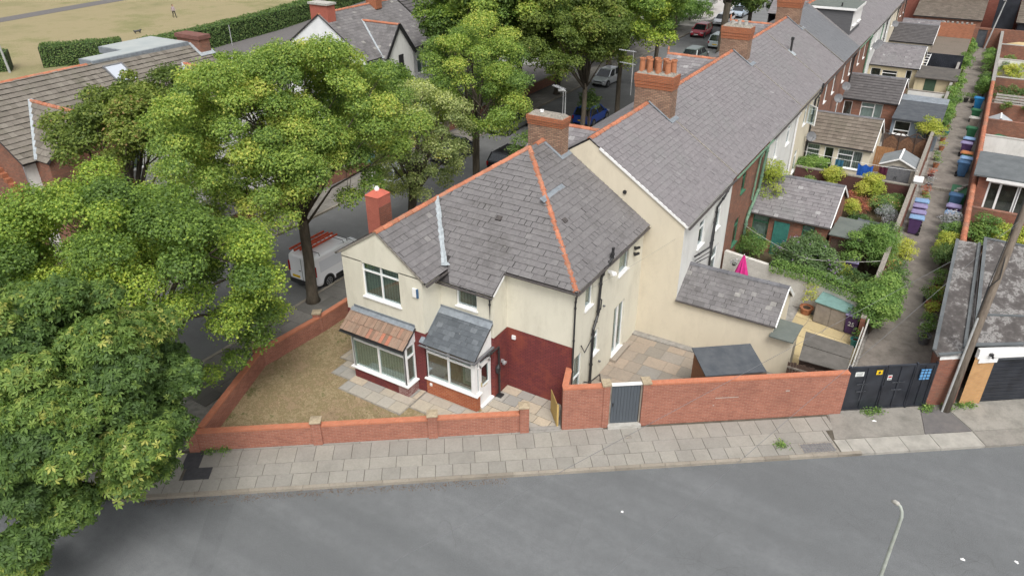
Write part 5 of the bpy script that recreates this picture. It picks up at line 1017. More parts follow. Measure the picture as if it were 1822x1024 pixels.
# alley walls and yard divisions
def yardwall(label, p, q, h, mat='brick_lap', cop='coping', th=.22, group=None, name='yard_wall', cat='wall'):
    return bricks_wall(name, label, cat, [(p, q, h)], mat, cop, group, th)
wd = ['first', 'second', 'third', 'fourth', 'fifth']
bl = [(31.4, 33.4), (33.4, 40.5), (40.5, 47.4), (47.4, 60.8), (60.8, 74.2), (74.2, 103.5)]
lw = ['short low wall stub at the corner of the ivy hedge by the alley', 'weathered pale-topped wall between the alley and the buddleia garden', 'old brick alley wall beside the plastic garden shed', 'old brick alley wall beside the herringbone fence', 'old alley wall beside the dark grey flat roof', 'old alley wall of the last yards before the end wall']
for (a_, b_), L_ in zip(bl, lw): yardwall(L_, (-1.02, b_), (-1.02, a_), 1.9 if a_ > 32 else 1.5, 'brick_lap', 'cap' if a_ < 48 else 'concrete', .2) if False else yardwall(L_, (-1.22, a_), (-1.22, b_), 1.9 if a_ > 32 else 1.4, 'brick_lap', 'mortar' if a_ < 50 else 'concrete', -.2 if False else .2)
rwt = thing('alley_wall', 'long brick wall on the garage side of the alley topped with rounded terracotta coping', 'wall', (1.75, 39.8, 0))
a = MB(); a.box(1.66, 1.9, 39.7, 104, 0, 1.95, .5); a.build('brickwork', m['brick_lap'], rwt)
a = MB(8); ridge(a, (1.78, 39.7, 1.98), (1.78, 78, 1.98), L=.6, hw=.14); a.build('coping', m['clay'], rwt)
a = MB(); a.box(1.63, 1.93, 78, 104, 1.95, 2.03, .5); a.build('coping', m['concrete'], rwt)
# white wall under the ivy, curving to the alley
cv = [(-8.3, 33.9), (-7.1, 33.65), (-5.4, 33.35), (-4.2, 33.3), (-3.0, 33.0), (-1.3, 32.35)]
wv = thing('garden_wall', 'white painted garden wall with ivy spilling over its top behind the pink parasol', 'wall', (-5.4, 33.4, 0)); a = MB()
for p, q in zip(cv[:-1], cv[1:]): p, q = Vector((*p, 0)), Vector((*q, 0)); d = (q - p); L = d.length; d.normalize(); a.obox(p, d, Vector((-d.y, d.x, 0)), UZ, 0, L + .02, 0, .22, 0, 1.75, .5)
a.build('brickwork', brickmat('white_painted_brick', (.62, .60, .55), (.56, .54, .49), (.48, .46, .42), stain=(.36, .33, .28), stain_amt=.5), wv)
# cross walls in the yards on the left
cw = [(40.75, 'dark maroon painted wall behind the clothes line', 'maroonb', -4.3), (47.6, 'cream party wall behind the herringbone fence', 'brick_lap', -4.3), (54.4, 'old brick party wall beyond the herringbone fence', 'brick_lap', -4.3), (72.3, 'white coped party wall before the green shed door', 'white', -4.3), (85.3, 'low wall beyond the black roof terrace', 'brick_lap', -4.3), (96, 'brick party wall near the far end of the terrace yards', 'brick_lap', -4.3)]
m['maroonb'] = brickmat('maroon_painted_brick', (.12, .06, .05), (.09, .04, .04), (.09, .03, .03), stain=(.08, .05, .04))
for y, L_, mt, xx in cw[:1] + cw[3:]: yardwall(L_, (-1.15, y), (xx, y), 1.55 if y < 50 else 1.8, mt, 'mortar')
yardwall('maroon painted wall across the back yard under the washing line', (-1.2, 49.4), (-8.3, 49.4), 1.4, 'maroonb', 'mortar')
# brick shed with grey roof by the brick extension
bs = thing('brick_outhouse', 'small brick outhouse with flat grey roof and dark door beside the brick extension', 'outbuilding', (-3.5, 38.5, 0))
a = MB(); a.box(-4.15, -2.75, 38.35, 40.4, 0, 1.9, .5); a.build('wall', m['brick_lap'], bs); a = MB(); a.slab([(-4.2, 38.1, 1.98), (-2.62, 38.1, 1.98), (-2.55, 40.4, 2.1), (-4.1, 40.4, 2.1)], .06); a.build('roof', m['felt_green'], bs)
a = MB(); 
for k_ in range(6): a.box(-4.05 + .16 * k_, -4.05 + .16 * k_ + .15, 38.30, 38.34, .02, 1.7)
a.build('door', m['wood_dark'], bs)
nt = thing('netted_frame', 'low frame draped in black netting beside the grey roofed brick outhouse', 'garden frame', (-2.4, 41.8, 0)); a = MB(5); rr_ = random.Random(4)
gx, gy = 9, 7; H_ = [[1.15 + .18 * math.sin(i * .9) * math.cos(j * .8) + rr_.uniform(-.05, .05) for i in range(gx)] for j in range(gy)]
vv = [(-3.4 + i * .25, 40.6 + j * .4, H_[j][i]) for j in range(gy) for i in range(gx)]; a.add(vv, [(j * gx + i, j * gx + i + 1, (j + 1) * gx + i + 1, (j + 1) * gx + i) for j in range(gy - 1) for i in range(gx - 1)]); 
for i in range(gx - 1): a.quad(vv[i], vv[i + 1], (vv[i + 1][0], 40.55, .2), (vv[i][0], 40.55, .2))
a.build('netting', m['felt_black'], nt); a = MB(); [a.tube([(x, y, 0), (x, y, 1.1)], .025) for x in (-3.35, -1.45) for y in (40.65, 42.9)]; a.build('frame', m['wood_grey'], nt)
# plastic shed with double doors
ps = thing('plastic_shed', 'beige plastic garden shed with grey double doors and grey apex roof', 'shed', (-2.4, 52.6, 0))
x0, x1, y0, y1 = -3.55, -1.5, 51.6, 53.6; a = MB(); xm = (x0 + x1) / 2
wall(a, (0, y0, 0), X_, NY, x0, x1, .05, 1.75, top=[(x0, 1.75), (x1, 1.75), (xm, 2.15)]); a.quad((x1, y0, .05), (x1, y1, .05), (x1, y1, 1.75), (x1, y0, 1.75)); a.quad((x0, y0, .05), (x0, y0, 1.75), (x0, y1, 1.75), (x0, y1, .05)); wall(a, (0, y1, 0), X_, Y_, x0, x1, .05, 1.75, top=[(x0, 1.75), (x1, 1.75), (xm, 2.15)])
a.build('wall', m['beige'], ps); a = MB(); a.add([(x0 + .22, y0 - .02, .15), (x1 - .22, y0 - .02, .15), (x1 - .22, y0 - .02, 1.5), (xm + .3, y0 - .02, 1.68), (xm - .3, y0 - .02, 1.68), (x0 + .22, y0 - .02, 1.5)], [(0, 1, 2, 3, 4, 5)], .5); do_ = a.build('double_doors', m['greyplastic'], ps)
a = MB(); a.box(xm - .06, xm - .03, y0 - .05, y0 - .02, .8, 1.0); a.box(xm + .03, xm + .06, y0 - .05, y0 - .02, .8, 1.0); a.build('handles', m['black'], do_)
a = MB(); a.slab([(x0 - .1, y0 - .15, 1.7), (xm, y0 - .15, 2.2), (xm, y1 + .1, 2.2), (x0 - .1, y1 + .1, 1.7)], .05); a.slab([(x1 + .1, y0 - .15, 1.7), (xm, y0 - .15, 2.2), (xm, y1 + .1, 2.2), (x1 + .1, y1 + .1, 1.7)], .05); ro = a.build('roof', plain('shed_roof', (.20, .215, .225), (.16, .175, .18), 2), ps)
a = MB(); a.box(xm - .06, xm + .06, y0 - .16, y1 + .11, 2.19, 2.23); bar(a, (x0 - .1, y0 - .16, 1.69), (xm, y0 - .16, 2.2), .02, .04); bar(a, (x1 + .1, y0 - .16, 1.69), (xm, y0 - .16, 2.2), .02, .04); a.build('ridge_cap', m['frame'], ro)
# fences
hf = thing('herringbone_fence', 'brown herringbone panel fence with scalloped top behind the plastic shed', 'fence', (-2.7, 58.6, 0)); a = MB()
for pnl in range(3):
    xa = -4.25 + pnl * 1.03; n_s = 26
    for k_ in range(n_s):
        for sgn in (-1, 1):
            x_in = xa + .515; x_out = xa + .515 + sgn * .5; zc_ = -.5 + k_ * .11; top = lambda x: 1.75 + .12 * math.cos((x - xa) / 1.03 * 2 * math.pi)
            z_in, z_out = zc_ + .5, zc_; 
            if z_in > top(x_in) or z_in + .08 < .05: continue
            if z_out < .02: f_ = (.02 - z_out) / .5; x_out = x_out + (x_in - x_out) * f_; z_out = .02
            a.quad((x_in, 58.6 - .01 * (k_ % 2), z_in), (x_out, 58.6 - .01 * (k_ % 2), z_out), (x_out, 58.6, z_out + .095), (x_in, 58.6, min(z_in + .095, top(x_in))), r=.5)
a.build('herringbone_boards', plain('red_brown_boards', (.20, .11, .065), (.12, .065, .04), 6, .85), hf)
a = MB()
for pnl in range(3):
    xa = -4.25 + pnl * 1.03; pts = [(xa + 1.03 * t / 10, 58.58, 1.78 + .14 * math.cos(t / 10 * 2 * math.pi)) for t in range(11)]; a.tube(pts, .03, 5)
    a.box(xa - .03, xa + .04, 58.55, 58.62, 0, 1.95)
a.quad((-4.2, 58.63, .1), (-1.2, 58.63, .1), (-1.2, 58.63, 1.6), (-4.2, 58.63, 1.6), r=.5); a.build('frame', m['wood_dark'], hf)
of = thing('board_fence', 'orange brown board fence left of the beige plastic shed', 'fence', (-3.7, 54.8, 0)); a = MB()
for k_ in range(8): a.box(-4.28 + k_ * .14, -4.28 + k_ * .14 + .13, 54.8, 54.82, 0, 1.8)
a.build('boards', plain('orange_boards', (.34, .18, .08), (.26, .13, .06), 5), of)
# flat roofed outbuildings of the left yards
fb = thing('flat_roofed_outbuilding', 'blue grey outbuilding with charcoal felt roof beyond the herringbone fence', 'outbuilding', (-2.6, 62, 0))
a = MB(); wall(a, (0, 61.4, 0), X_, NY, -4.2, -1.0, 0, 2.1, [(-4.0, -2.9, .9, 1.9)]); a.quad((-1.0, 61.4, 0), (-1.0, 67, 0), (-1.0, 67, 2.1), (-1.0, 61.4, 2.1)); a.quad((-4.2, 67, 0), (-1, 67, 0), (-1, 67, 2.3), (-4.2, 67, 2.3)); a.build('wall', m['bluegrey'], fb)
window(fb, (0, 61.4, 0), X_, NY, (-4.0, -2.9, .9, 1.9), MM, trans=(.3,), blind='room'); a = MB(); a.slab([(-4.25, 61.1, 2.15), (-.95, 61.1, 2.15), (-.95, 66.2, 2.3), (-4.25, 66.2, 2.3)], .08); a.build('roof', m['felt_black'], fb)
a = MB(); a.slab([(-4.25, 66.2, 2.32), (-.95, 66.2, 2.32), (-.95, 67.1, 2.55), (-4.25, 67.1, 2.55)], .08); a.build('upstand', m['leadgrey'], fb); pipe(fb, [(-2.3, 61.35, 2.1), (-2.3, 61.35, .1)], .04)
fb = thing('flat_roofed_outbuilding', 'pale yellow outbuilding with brown felt roof and dark green door', 'outbuilding', (-2.7, 78, 0))
a = MB(); wall(a, (0, 76.3, 0), X_, NY, -4.2, -1.0, 0, 2.0); a.quad((-1.0, 76.3, 0), (-1.0, 79.5, 0), (-1.0, 79.5, 2.0), (-1.0, 76.3, 2.0)); a.build('wall', m['buff'], fb); a = MB(); a.slab([(-4.3, 76.0, 2.05), (-.9, 76.0, 2.05), (-.9, 79.6, 2.35), (-4.3, 79.6, 2.35)], .08); a.build('roof', plain('brown_felt', (.10, .09, .08), (.07, .065, .06), 2, .9), fb)
a = MB(); a.box(-3.4, -2.5, 76.25, 76.29, 0, 1.9); a.build('door', plain('dark_green_door', (.05, .09, .055), (.04, .07, .045), 4), fb)
tr_ = thing('roof_terrace_screen', 'black boarded screen with grey coping above the brown felt roof', 'fence', (-2.8, 82, 0)); a = MB()
for k_ in range(20): a.box(-4.35 + k_ * .165, -4.35 + k_ * .165 + .155, 85.0, 85.04, .3, 2.5)
a.box(-4.4, -1.05, 85.04, 85.06, .3, 2.5); a.box(-4.4, -1.05, 80, 84.9, .2, .35); a.build('boards', m['iron'], tr_); a = MB(); a.slab([(-4.4, 79.7, 2.05), (-1.0, 79.7, 2.05), (-1.0, 80.6, 2.1), (-4.4, 80.6, 2.1)], .5); a.build('parapet', m['leadgrey'], tr_)
ld_ = thing('ladder', 'pale aluminium ladder lying against the black boarded screen', 'ladder', (-4.1, 82.5, 0)); a = MB()
for x in (-4.25, -3.85): bar(a, (x, 80.8, 2.0), (x, 84.8, 2.4), .03, .04)
a.build('stiles', m['frame'], ld_)
for k_ in range(5): a = MB(); bar(a, (-4.25, 81.1 + k_ * .85, 2.05 + k_ * .085), (-3.85, 81.1 + k_ * .85, 2.05 + k_ * .085), .03, .03); a.build('rung', m['frame'], ld_)
fb = thing('flat_roofed_outbuilding', 'pale outbuilding with dark sloping roof below the tall bare brick gable', 'outbuilding', (-2.7, 88, 0))
a = MB(); a.box(-4.2, -1.1, 88.0, 91.5, 0, 1.7); a.build('wall', m['white'], fb); a = MB(); a.slab([(-4.3, 87.7, 1.75), (-1.0, 87.7, 1.75), (-1.0, 94.4, 2.5), (-4.3, 94.4, 2.5)], .08); a.build('roof', m['tile_brown'], fb)
tb = thing('brick_gable_wall', 'tall bare orange brick wall with spiked coping in the last terrace yards', 'wall', (-2.6, 94.5, 0)); a = MB(); wall(a, (0, 94.5, 0), X_, NY, -4.2, -.95, 0, 3.9); a.quad((-.95, 94.5, 0), (-.95, 94.8, 0), (-.95, 94.8, 3.9), (-.95, 94.5, 3.9)); a.quad((-4.2, 94.8, 3.9), (-4.2, 94.5, 3.9), (-.95, 94.5, 3.9), (-.95, 94.8, 3.9)); a.build('brickwork', brickmat('orange_stock', (.42, .16, .085), (.30, .11, .065), (.30, .2, .14), stain=(.22, .10, .06)), tb)
a = MB(); [a.box(-4.1 + k_ * .45, -4.1 + k_ * .45 + .2, 94.48, 94.82, 3.9, 4.05) for k_ in range(7)]; a.build('coping', m['concrete'], tb)
a1 = thing('alley_end_wall', 'brick wall with dark door closing the far end of the alley', 'wall', (.3, 104, 0)); a = MB(); wall(a, (0, 104, 0), X_, NY, -1.2, 6.5, 0, 2.2, [(-.6, .35, 0, 2.0)]); a.quad((-1.2, 104, 2.2), (6.5, 104, 2.2), (6.5, 104.3, 2.2), (-1.2, 104.3, 2.2)); a.build('brickwork', m['brick_old'], a1); a = MB(); a.box(-.6, .35, 104.08, 104.12, 0, 2.0); a.build('door', m['felt_black'], a1)
lc = thing('lane_lamp_column', 'thin grey column standing at the far end of the alley', 'street lamp', (.5, 103.4, 0)); a = MB(); a.tube([(.5, 103.4, 0), (1.2, 104, 5.2)], [.09, .06], 8); a.build('column', m['galv'], lc); a = MB(); a.tube([(1.2, 104, 5.2), (1.1, 103.6, 5.4), (1.0, 103.2, 5.4)], .09, 8); a.build('lantern', m['galv'], lc)
eb = thing('end_building', 'dark fronted building with brown tiled roof beyond the alley end wall', 'outbuilding', (4.5, 110, 0)); a = MB(); a.box(3.2, 12, 108.5, 114, 0, 2.4); a.build('wall', m['iron'], eb); a = MB(); q_ = [(2.9, 108.2, 2.4), (12, 108.2, 2.4), (12, 113.8, 4.6), (2.9, 113.8, 4.6)]; a.slab(q_, .1); ro = a.build('roof', m['deck'], eb); a = MB(6); tiles(a, q_, .4, .4, .04); a.build('roof_tiles', m['tile_brown'], ro)
ed = thing('dark_passage_door', 'tall black boarded doors at the end of the lane under a pale lintel', 'gate', (1.6, 110.5, 0)); a = MB(); a.box(.6, 2.8, 112, 112.2, 0, 5.2); a.build('doors', m['iron'], ed); a = MB(); a.box(.5, 2.9, 111.9, 112.1, 5.2, 5.6); a.build('lintel', m['cap'], ed)
# right-hand yards
co = thing('kitchen_extension', 'brick extension with grey flat roof and white glazed doors across the alley', 'extension', (4, 51, 0))
a = MB(); wall(a, (0, 49.6, 0), X_, NY, 1.95, 8, 0, 2.6, [(2.5, 5.6, .2, 2.35)]); a.quad((1.95, 49.6, 0), (1.95, 53.6, 0), (1.95, 53.6, 2.6), (1.95, 49.6, 2.6)); a.build('wall', m['brick_lap'], co)
window(co, (0, 49.6, 0), X_, NY, (2.5, 5.6, .2, 2.35), MM, cols=(.2, .49, .51, .8), name='patio_doors', blind='room', fw=.1); a = MB(); a.slab([(1.6, 49.3, 2.72), (8, 49.3, 2.72), (8, 53.7, 2.85), (1.7, 53.7, 2.85)], .1); a.build('roof', m['felt'], co)
a = MB(); a.box(2.3, 8, 49.25, 49.35, 2.45, 2.62); a.build('fascia', m['frame'], co)
dk_ = thing('terrace_platform', 'raised pale terrace slab with glass rail below the white glazed doors', 'terrace', (4, 48, 0)); a = MB(); a.box(2.3, 6, 47.2, 49.5, 0, .35); a.build('slab', m['concrete'], dk_); a = MB(); a.box(2.3, 6, 47.2, 47.24, .35, 1.1); a.build('glass_rail', m['glass'], dk_)
rlist = [(46.0, 'low wall beside the raised pale terrace across the alley', 2.0, 'brick_lap'), (61.2, 'white topped brick cross wall beside the heap of bags across the alley', 1.9, 'white'), (65.6, 'brick cross wall in front of the pair of small ivy balls', 1.9, 'brick_old'), (70.6, 'brick cross wall below the white slatted fence', 1.9, 'brick_old'), (80.2, 'white coped cross wall of a yard across the alley', 2.0, 'brick_old'), (88.5, 'pale blue coped cross wall of a yard across the alley', 2.0, 'white'), (96.5, 'far brick cross wall of the yards across the alley', 2.0, 'brick_old')]
for y, L_, h_, mt in rlist: yardwall(L_, (9, y), (1.9, y), h_, mt, 'conc_light' if y > 79 or y == 61.2 else 'brick_old', th=.24)
sf = thing('slatted_fence', 'pale horizontal slatted fence in a yard across the alley', 'fence', (3.2, 73.5, 0)); a = MB(); [a.box(2.2, 4.6, 73.5, 73.54, .3 + .22 * k_, .3 + .22 * k_ + .14) for k_ in range(8)]; a.build('slats', m['conc_light'], sf); a = MB(); [a.box(x, x + .08, 73.54, 73.6, 0, 2.05) for x in (2.2, 3.4, 4.5)]; a.build('posts', m['wood_grey'], sf)
ps2 = thing('storage_shed', 'small pale grey shed with apex roof against the clay coped alley wall', 'shed', (2.7, 67.2, 0)); a = MB(); a.box(2.0, 3.5, 66.8, 68, 0, 1.3); a.build('wall', m['beige'], ps2); a = MB(); a.slab([(1.9, 66.6, 1.3), (2.75, 66.6, 1.75), (2.75, 68.2, 1.75), (1.9, 68.2, 1.3)], .05); a.slab([(3.6, 66.6, 1.3), (2.75, 66.6, 1.75), (2.75, 68.2, 1.75), (3.6, 68.2, 1.3)], .05); ro = a.build('roof', plain('pale_roof', (.38, .40, .42), (.3, .32, .33), 3), ps2); a = MB(); a.box(2.7, 2.8, 66.58, 68.22, 1.74, 1.78); a.build('ridge_cap', m['frame'], ro)
fw_ = thing('rowing_boat_cover', 'long oval tan cover over a garden frame in the last yard', 'garden frame', (4, 96, 0)); a = MB(); a.loft([[(2.3, 99, 1.4), (3.5, 98.2, 1.5), (6, 98, 1.5), (6, 100, 1.5), (3.5, 99.9, 1.5)], [(2.4, 99, 1.6), (3.5, 98.3, 1.75), (6, 98.2, 1.8), (6, 99.8, 1.8), (3.5, 99.7, 1.75)]]); a.build('cover', m['tan'], fw_)
fw_['label'] = 'long oval tan cover over a garden frame in the last yard'; fw_.name = 'garden_cover'
# front store, patio things
ks = thing('storage_box', 'taupe plastic storage box with aqua lid on the yellow flagged patio', 'storage box', (-2.7, 32.6, 0))
u = Vector((.985, -.2, 0)).normalized(); vv_ = Vector((.2, .985, 0)).normalized(); o0 = Vector((-3.42, 32.35, 0)); a = MB(); a.obox(o0, u, vv_, UZ, 0, 1.42, 0, .72, .03, 1.1); bo = a.build('body', m['taupe'], ks)
a = MB(); [a.obox(o0, u, vv_, UZ, x, x + .66, -.02, 0, .08, 1.02) for x in (.03, .73)]; a.build('door', m['taupe'], ks)
a = MB(); a.slab([o0 + u * -.06 + vv_ * -.08 + UZ * 1.1, o0 + u * 1.48 + vv_ * -.08 + UZ * 1.1, o0 + u * 1.48 + vv_ * .78 + UZ * 1.3, o0 + u * -.06 + vv_ * .78 + UZ * 1.3], .05)
[a.obox(o0 + UZ * 1.1, u, (vv_ + UZ * .232).normalized(), (UZ - vv_ * .232).normalized(), -.05 + .19 * k_, .01 + .19 * k_, -.07, .78, 0, .015) for k_ in range(8)]; a.build('lid', m['aqua'], ks)
pr = thing('parasol', 'closed bright pink parasol standing behind the slate roofed extension', 'parasol', (-6.6, 31.3, 0)); a = MB(3); ring = []
for z, q in ((1.2, .40), (1.6, .35), (2.2, .24), (2.7, .12), (3.05, .03)): ring.append([(-6.75 + q * (1 + .22 * (-1) ** k_) * math.cos(k_ * math.pi / 8), 31.3 + q * (1 + .22 * (-1) ** k_) * math.sin(k_ * math.pi / 8), z) for k_ in range(16)])
a.loft(ring, True, .5); a.build('canopy', m['pink'], pr); a = MB(); a.tube([(-6.75, 31.3, 0), (-6.75, 31.3, 3.1)], .022); a.build('pole', m['frame'], pr); a = MB(); a.lathe((-6.75, 31.3, 0), [(.25, 0), (.25, .06), (.05, .1), (.04, .3)], 14); a.build('base', m['greyplastic'], pr)
# wires
def wire(name, label, pts, sag=.3, r=.012, mat='black', n=14):
    P_ = []
    for a_, b_ in zip(pts[:-1], pts[1:]):
        a_, b_ = Vector(a_), Vector(b_)
        for k_ in range(n): t = k_ / n; q = a_ + (b_ - a_) * t; q.z -= sag * 4 * t * (1 - t); P_.append(q)
    P_.append(Vector(pts[-1])); a = MB(); a.tube(P_, r, 5); return tag(a.build(name, m[mat], org=pts[0]), label, 'cable')
wire('overhead_cable', 'thin grey cable from the corner eave across the cream gable wall', [(-10.1, 20.95, 5.05), (-8.4, 29.0, 5.1)], .1, .004, 'greyplastic')
wire('overhead_cable', 'faint grey cable from the leaning pole crossing the front road beside the lamp', [(2.77, 29.6, 7.7), (-3.15, 8.14, 8.0)], 0.0, .005, 'greyplastic')
wire('overhead_cable', 'faint grey cable from the leaning pole crossing above the yard gate and pavement', [(2.76, 29.55, 7.5), (-6.43, 6.50, 8.0)], 0.0, .005, 'greyplastic')
wire('clothes_line', 'white clothes line carrying blue and plum washing', [(-8.2, 50.7, 1.95), (-1.3, 50.3, 2.0)], .1, .012, 'frame')
wire('clothes_line', 'pale washing line across the buddleia garden', [(-8.1, 36.8, 2.0), (-4.6, 34.8, 1.9), (-1.2, 36.6, 1.9)], .12, .012, 'conc_light')
def cloth(name, label, x, w_, h_, mat, seed, notch=0):
    a = MB(seed); rr_ = random.Random(seed); n_ = 9; top = []; bot = []
    y = 50.45
    for k_ in range(n_):
        t = k_ / (n_ - 1); dz = -notch * abs(math.sin(t * math.pi * 2)); top.append((x + w_ * t, y + .04 * math.sin(k_ * 1.7), 1.83 + dz)); bot.append((x + w_ * t + .02, y + .07 * math.sin(k_ * 2.1 + 1), 1.83 - h_ + (.06 * math.sin(k_ * 2.3) + .18 * abs(t - .5) * notch * 4)))
    th = [(p[0], p[1] + .015, p[2]) for p in top]; bh = [(p[0], p[1] + .015, p[2]) for p in bot]
    for k_ in range(n_ - 1): a.quad(bot[k_], bot[k_ + 1], top[k_ + 1], top[k_], r=.5); a.quad(bh[k_ + 1], bh[k_], th[k_], th[k_ + 1], r=.5)
    return tag(a.build(name, m[mat]), label, 'washing')
cloth('hung_garment', 'dark teal garment hanging apart on the white clothes line', -6.15, .5, .8, 'teal_cloth', 1); cloth('hung_garment', 'bright blue garment hanging in folds in the middle of the clothes line', -4.75, .9, .95, 'blue_cloth', 2, .12); cloth('hung_towel', 'plum coloured towel hanging next to the plastic shed doors', -3.5, .5, 1.1, 'plum', 3)
# drain cover
dc = thing('drain_cover', 'sunken dark grid drain cover in the pavement beside the kerb', 'drain cover', P(12.8, 19.78)); a = MB(); a.obox(P(0, 0), FS, FD, UZ, 12.14, 13.46, 19.5, 20.03, .0, .014); a.build('frame', m['mortar'], dc); a = MB()
[a.obox(P(0, 0), FS, FD, UZ, 12.2 + .1 * i, 12.2 + .1 * i + .08, 19.54 + .088 * j, 19.54 + .088 * j + .07, .014, .022) for i in range(12) for j in range(5)]; a.build('grid', m['greyplastic'], dc)
dc = thing('manhole_cover', 'small square iron cover in the pavement by the yard gate', 'manhole cover', P(6.0, 20.9)); a = MB(); a.obox(P(0, 0), FS, FD, UZ, 5.9, 6.15, 20.85, 21.05, .0, .018); a.build('cover', m['mortar'], dc)
# ================================================================ across the side street
def house_roof(h, xr, zr_, s, y0, y1, xe, mat, course, w_, th, half, rmat='clay', xw=None, seed=1):
    ze = zr_ - s * (xe - xr); xw = xw or (2 * xr - xe)
    e = [(xr, y0, zr_), (xe, y0, ze), (xe, y1, ze), (xr, y1, zr_)]; ww = [(xr, y0, zr_), (xw, y0, zr_ - s * (xr - xw)), (xw, y1, zr_ - s * (xr - xw)), (xr, y1, zr_)]
    d_ = MB(); d_.slab(e, .08); d_.slab(ww, .08); ro = d_.build('roof', m['deck'], h); t_ = MB(seed); tiles(t_, e, course, w_, th, half=half, wob=.004, jit=.003); tiles(t_, ww, course, w_, th, half=half); t_.build('roof_tiles', m[mat], ro)
    return ro
bu = thing('pantiled_house', 'wide house with grey brown pantiled roof, flat grey rear dormer and a skylight', 'house', (-44, 25, 0))
s_b = .64; ro = house_roof(bu, -44, 8.6, s_b, 17.4, 32.3, -39.3, 'tile_left', .36, .3, .05, False, seed=3)
w_ = MB(); wall(w_, (-39.7, 0, 0), Y_, X_, 17.6, 32.1, 0, 5.6, [(22.5, 24.0, 3.4, 4.9), (29.5, 31, 3.4, 4.9), (25.2, 26.6, .8, 2.4)]); wall(w_, (0, 32.1, 0), X_, Y_, -48.5, -39.7, 0, 5.6, top=[(-48.5, 5.6), (-39.7, 5.6), (-44, 8.5)]); w_.build('wall', m['white'], bu); w_ = MB(); wall(w_, (0, 17.5, 0), X_, NY, -48.5, -39.6, 0, 5.6, top=[(-48.5, 5.6), (-39.6, 5.6), (-44, 8.5)]); w_.build('gable_end', m['brick_old'], bu)
a = MB(); [a.box(-42.6 + .3 * k_, -42.3 + .3 * k_, 17.2, 17.5, 5.2 - .22 * k_, 5.42 - .22 * k_) for k_ in range(9)]; a.build('corbelled_bricks', m['brick_cap'], bu)
for q in ((22.5, 24.0, 3.4, 4.9), (29.5, 31, 3.4, 4.9), (25.2, 26.6, .8, 2.4)): window(bu, (-39.7, 0, 0), Y_, X_, q, MM, cols=(.5,), trans=(.7,))
a = MB(2); ridge(a, (-44, 17.3, 8.63), (-44, 24.6, 8.63)); a.build('ridge_tiles', m['clay'], ro)
def front_gable(h, y, xr0, z0, xf, hw, mat, wm, course, w_, th, half, seed, rmat='clay', barge=None):
    s = (z0 - (8.6 - s_b * (-39.3 + 44))) / hw; zb = z0 - s * hw; xv = -39.3
    A = [(xr0, y, z0), (xf, y, z0), (xf, y - hw, zb), (xv, y - hw, zb)]; B = [(xr0, y, z0), (xf, y, z0), (xf, y + hw, zb), (xv, y + hw, zb)]
    d_ = MB(); d_.slab([(p[0], p[1], p[2] + .03) for p in A], .08); d_.slab([(p[0], p[1], p[2] + .03) for p in B], .08); g_ = d_.build('front_gable', m['deck'], h)
    t_ = MB(seed); tiles(t_, [(p[0], p[1], p[2] + .04) for p in A], course, w_, th, half=half); tiles(t_, [(p[0], p[1], p[2] + .04) for p in B], course, w_, th, half=half); t_.build('roof_tiles', m[mat], g_)
    r_ = MB(seed); ridge(r_, (xr0, y, z0 + .06), (xf, y, z0 + .06)); r_.build('ridge_tiles', m[rmat], g_)
    w_2 = MB(); wall(w_2, (xf - .15, 0, 0), Y_, X_, y - hw + .1, y + hw - .1, 0, zb + .1, top=[(y - hw + .1, zb + .1), (y + hw - .1, zb + .1), (y, z0 - .05)]); w_2.quad((xf - .15, y - hw + .1, 0), (xf - .15, y - hw + .1, zb), (-39.7, y - hw + .1, zb), (-39.7, y - hw + .1, 0)); w_2.quad((xf - .15, y + hw - .1, 0), (xf - .15, y + hw - .1, zb), (-39.7, y + hw - .1, zb), (-39.7, y + hw - .1, 0)); w_2.build('gable_wall', m[wm], g_)
    f = MB()
    for sg in (-1, 1): bar(f, (xr0 + .02, y + sg * .02, z0 + .08), (xv, y + sg * hw, zb + .09), .09, .02)
    f.build('valley_flashing', m['lead'], g_)
    if barge:
        f = MB(); bar(f, (xf + .02, y, z0 + .02), (xf + .02, y - hw - .1, zb - .05), .03, .12); bar(f, (xf + .02, y, z0 + .02), (xf + .02, y + hw + .1, zb - .05), .03, .12); f.build('bargeboard', m[barge], g_)
    return g_
front_gable(bu, 20.3, -42.6, 7.7, -38.3, 2.2, 'tile_left', 'brick_old', .33, .3, .045, False, 5); front_gable(bu, 30.0, -42.7, 7.75, -38.3, 2.2, 'tile_left', 'white', .33, .3, .045, False, 6)
a = MB(); a.box(-45.2, -43.0, 31.7, 32.5, 6.6, 8.85); co_ = a.build('chimney', m['brick_old'], bu); a = MB(); a.box(-45.28, -42.92, 31.62, 32.58, 8.85, 9.1); a.build('oversailing_course', brickmat('dull_brick_cap', (.22, .09, .07), (.16, .07, .055), (.12, .09, .08)), co_)
a = MB(); a.obox((-43.0, 32.1, 8.0), Y_, Vector((1, 0, -.64)).normalized(), Vector((.64, 0, 1)).normalized(), -.6, .55, -1.1, .25, .03, .06); a.build('chimney_flashing', m['lead'], co_)
a = MB(); a.prism([(-43.85, 24.9), (-43.8, 31.5), (-47.5, 31.4), (-47.4, 27.55), (-45.2, 27.6), (-45.2, 24.9)], 8.35, 8.72, .5); a_ = a.build('dormer', m['leadgrey'], bu); a = MB(); a.prism([(-43.95, 25.0), (-43.9, 31.4), (-47.4, 31.3), (-47.3, 27.65), (-45.1, 27.7), (-45.1, 25.0)], 8.72, 8.745, .5); a.build('dormer_roof', plain('pale_membrane', (.36, .38, .37), (.30, .33, .33), .8, .6), a_)
a = MB(); a.box(-47.2, -44.2, 27.9, 31.2, 6.2, 8.34); a.build('dormer_wall', m['tile_dark'], a_)
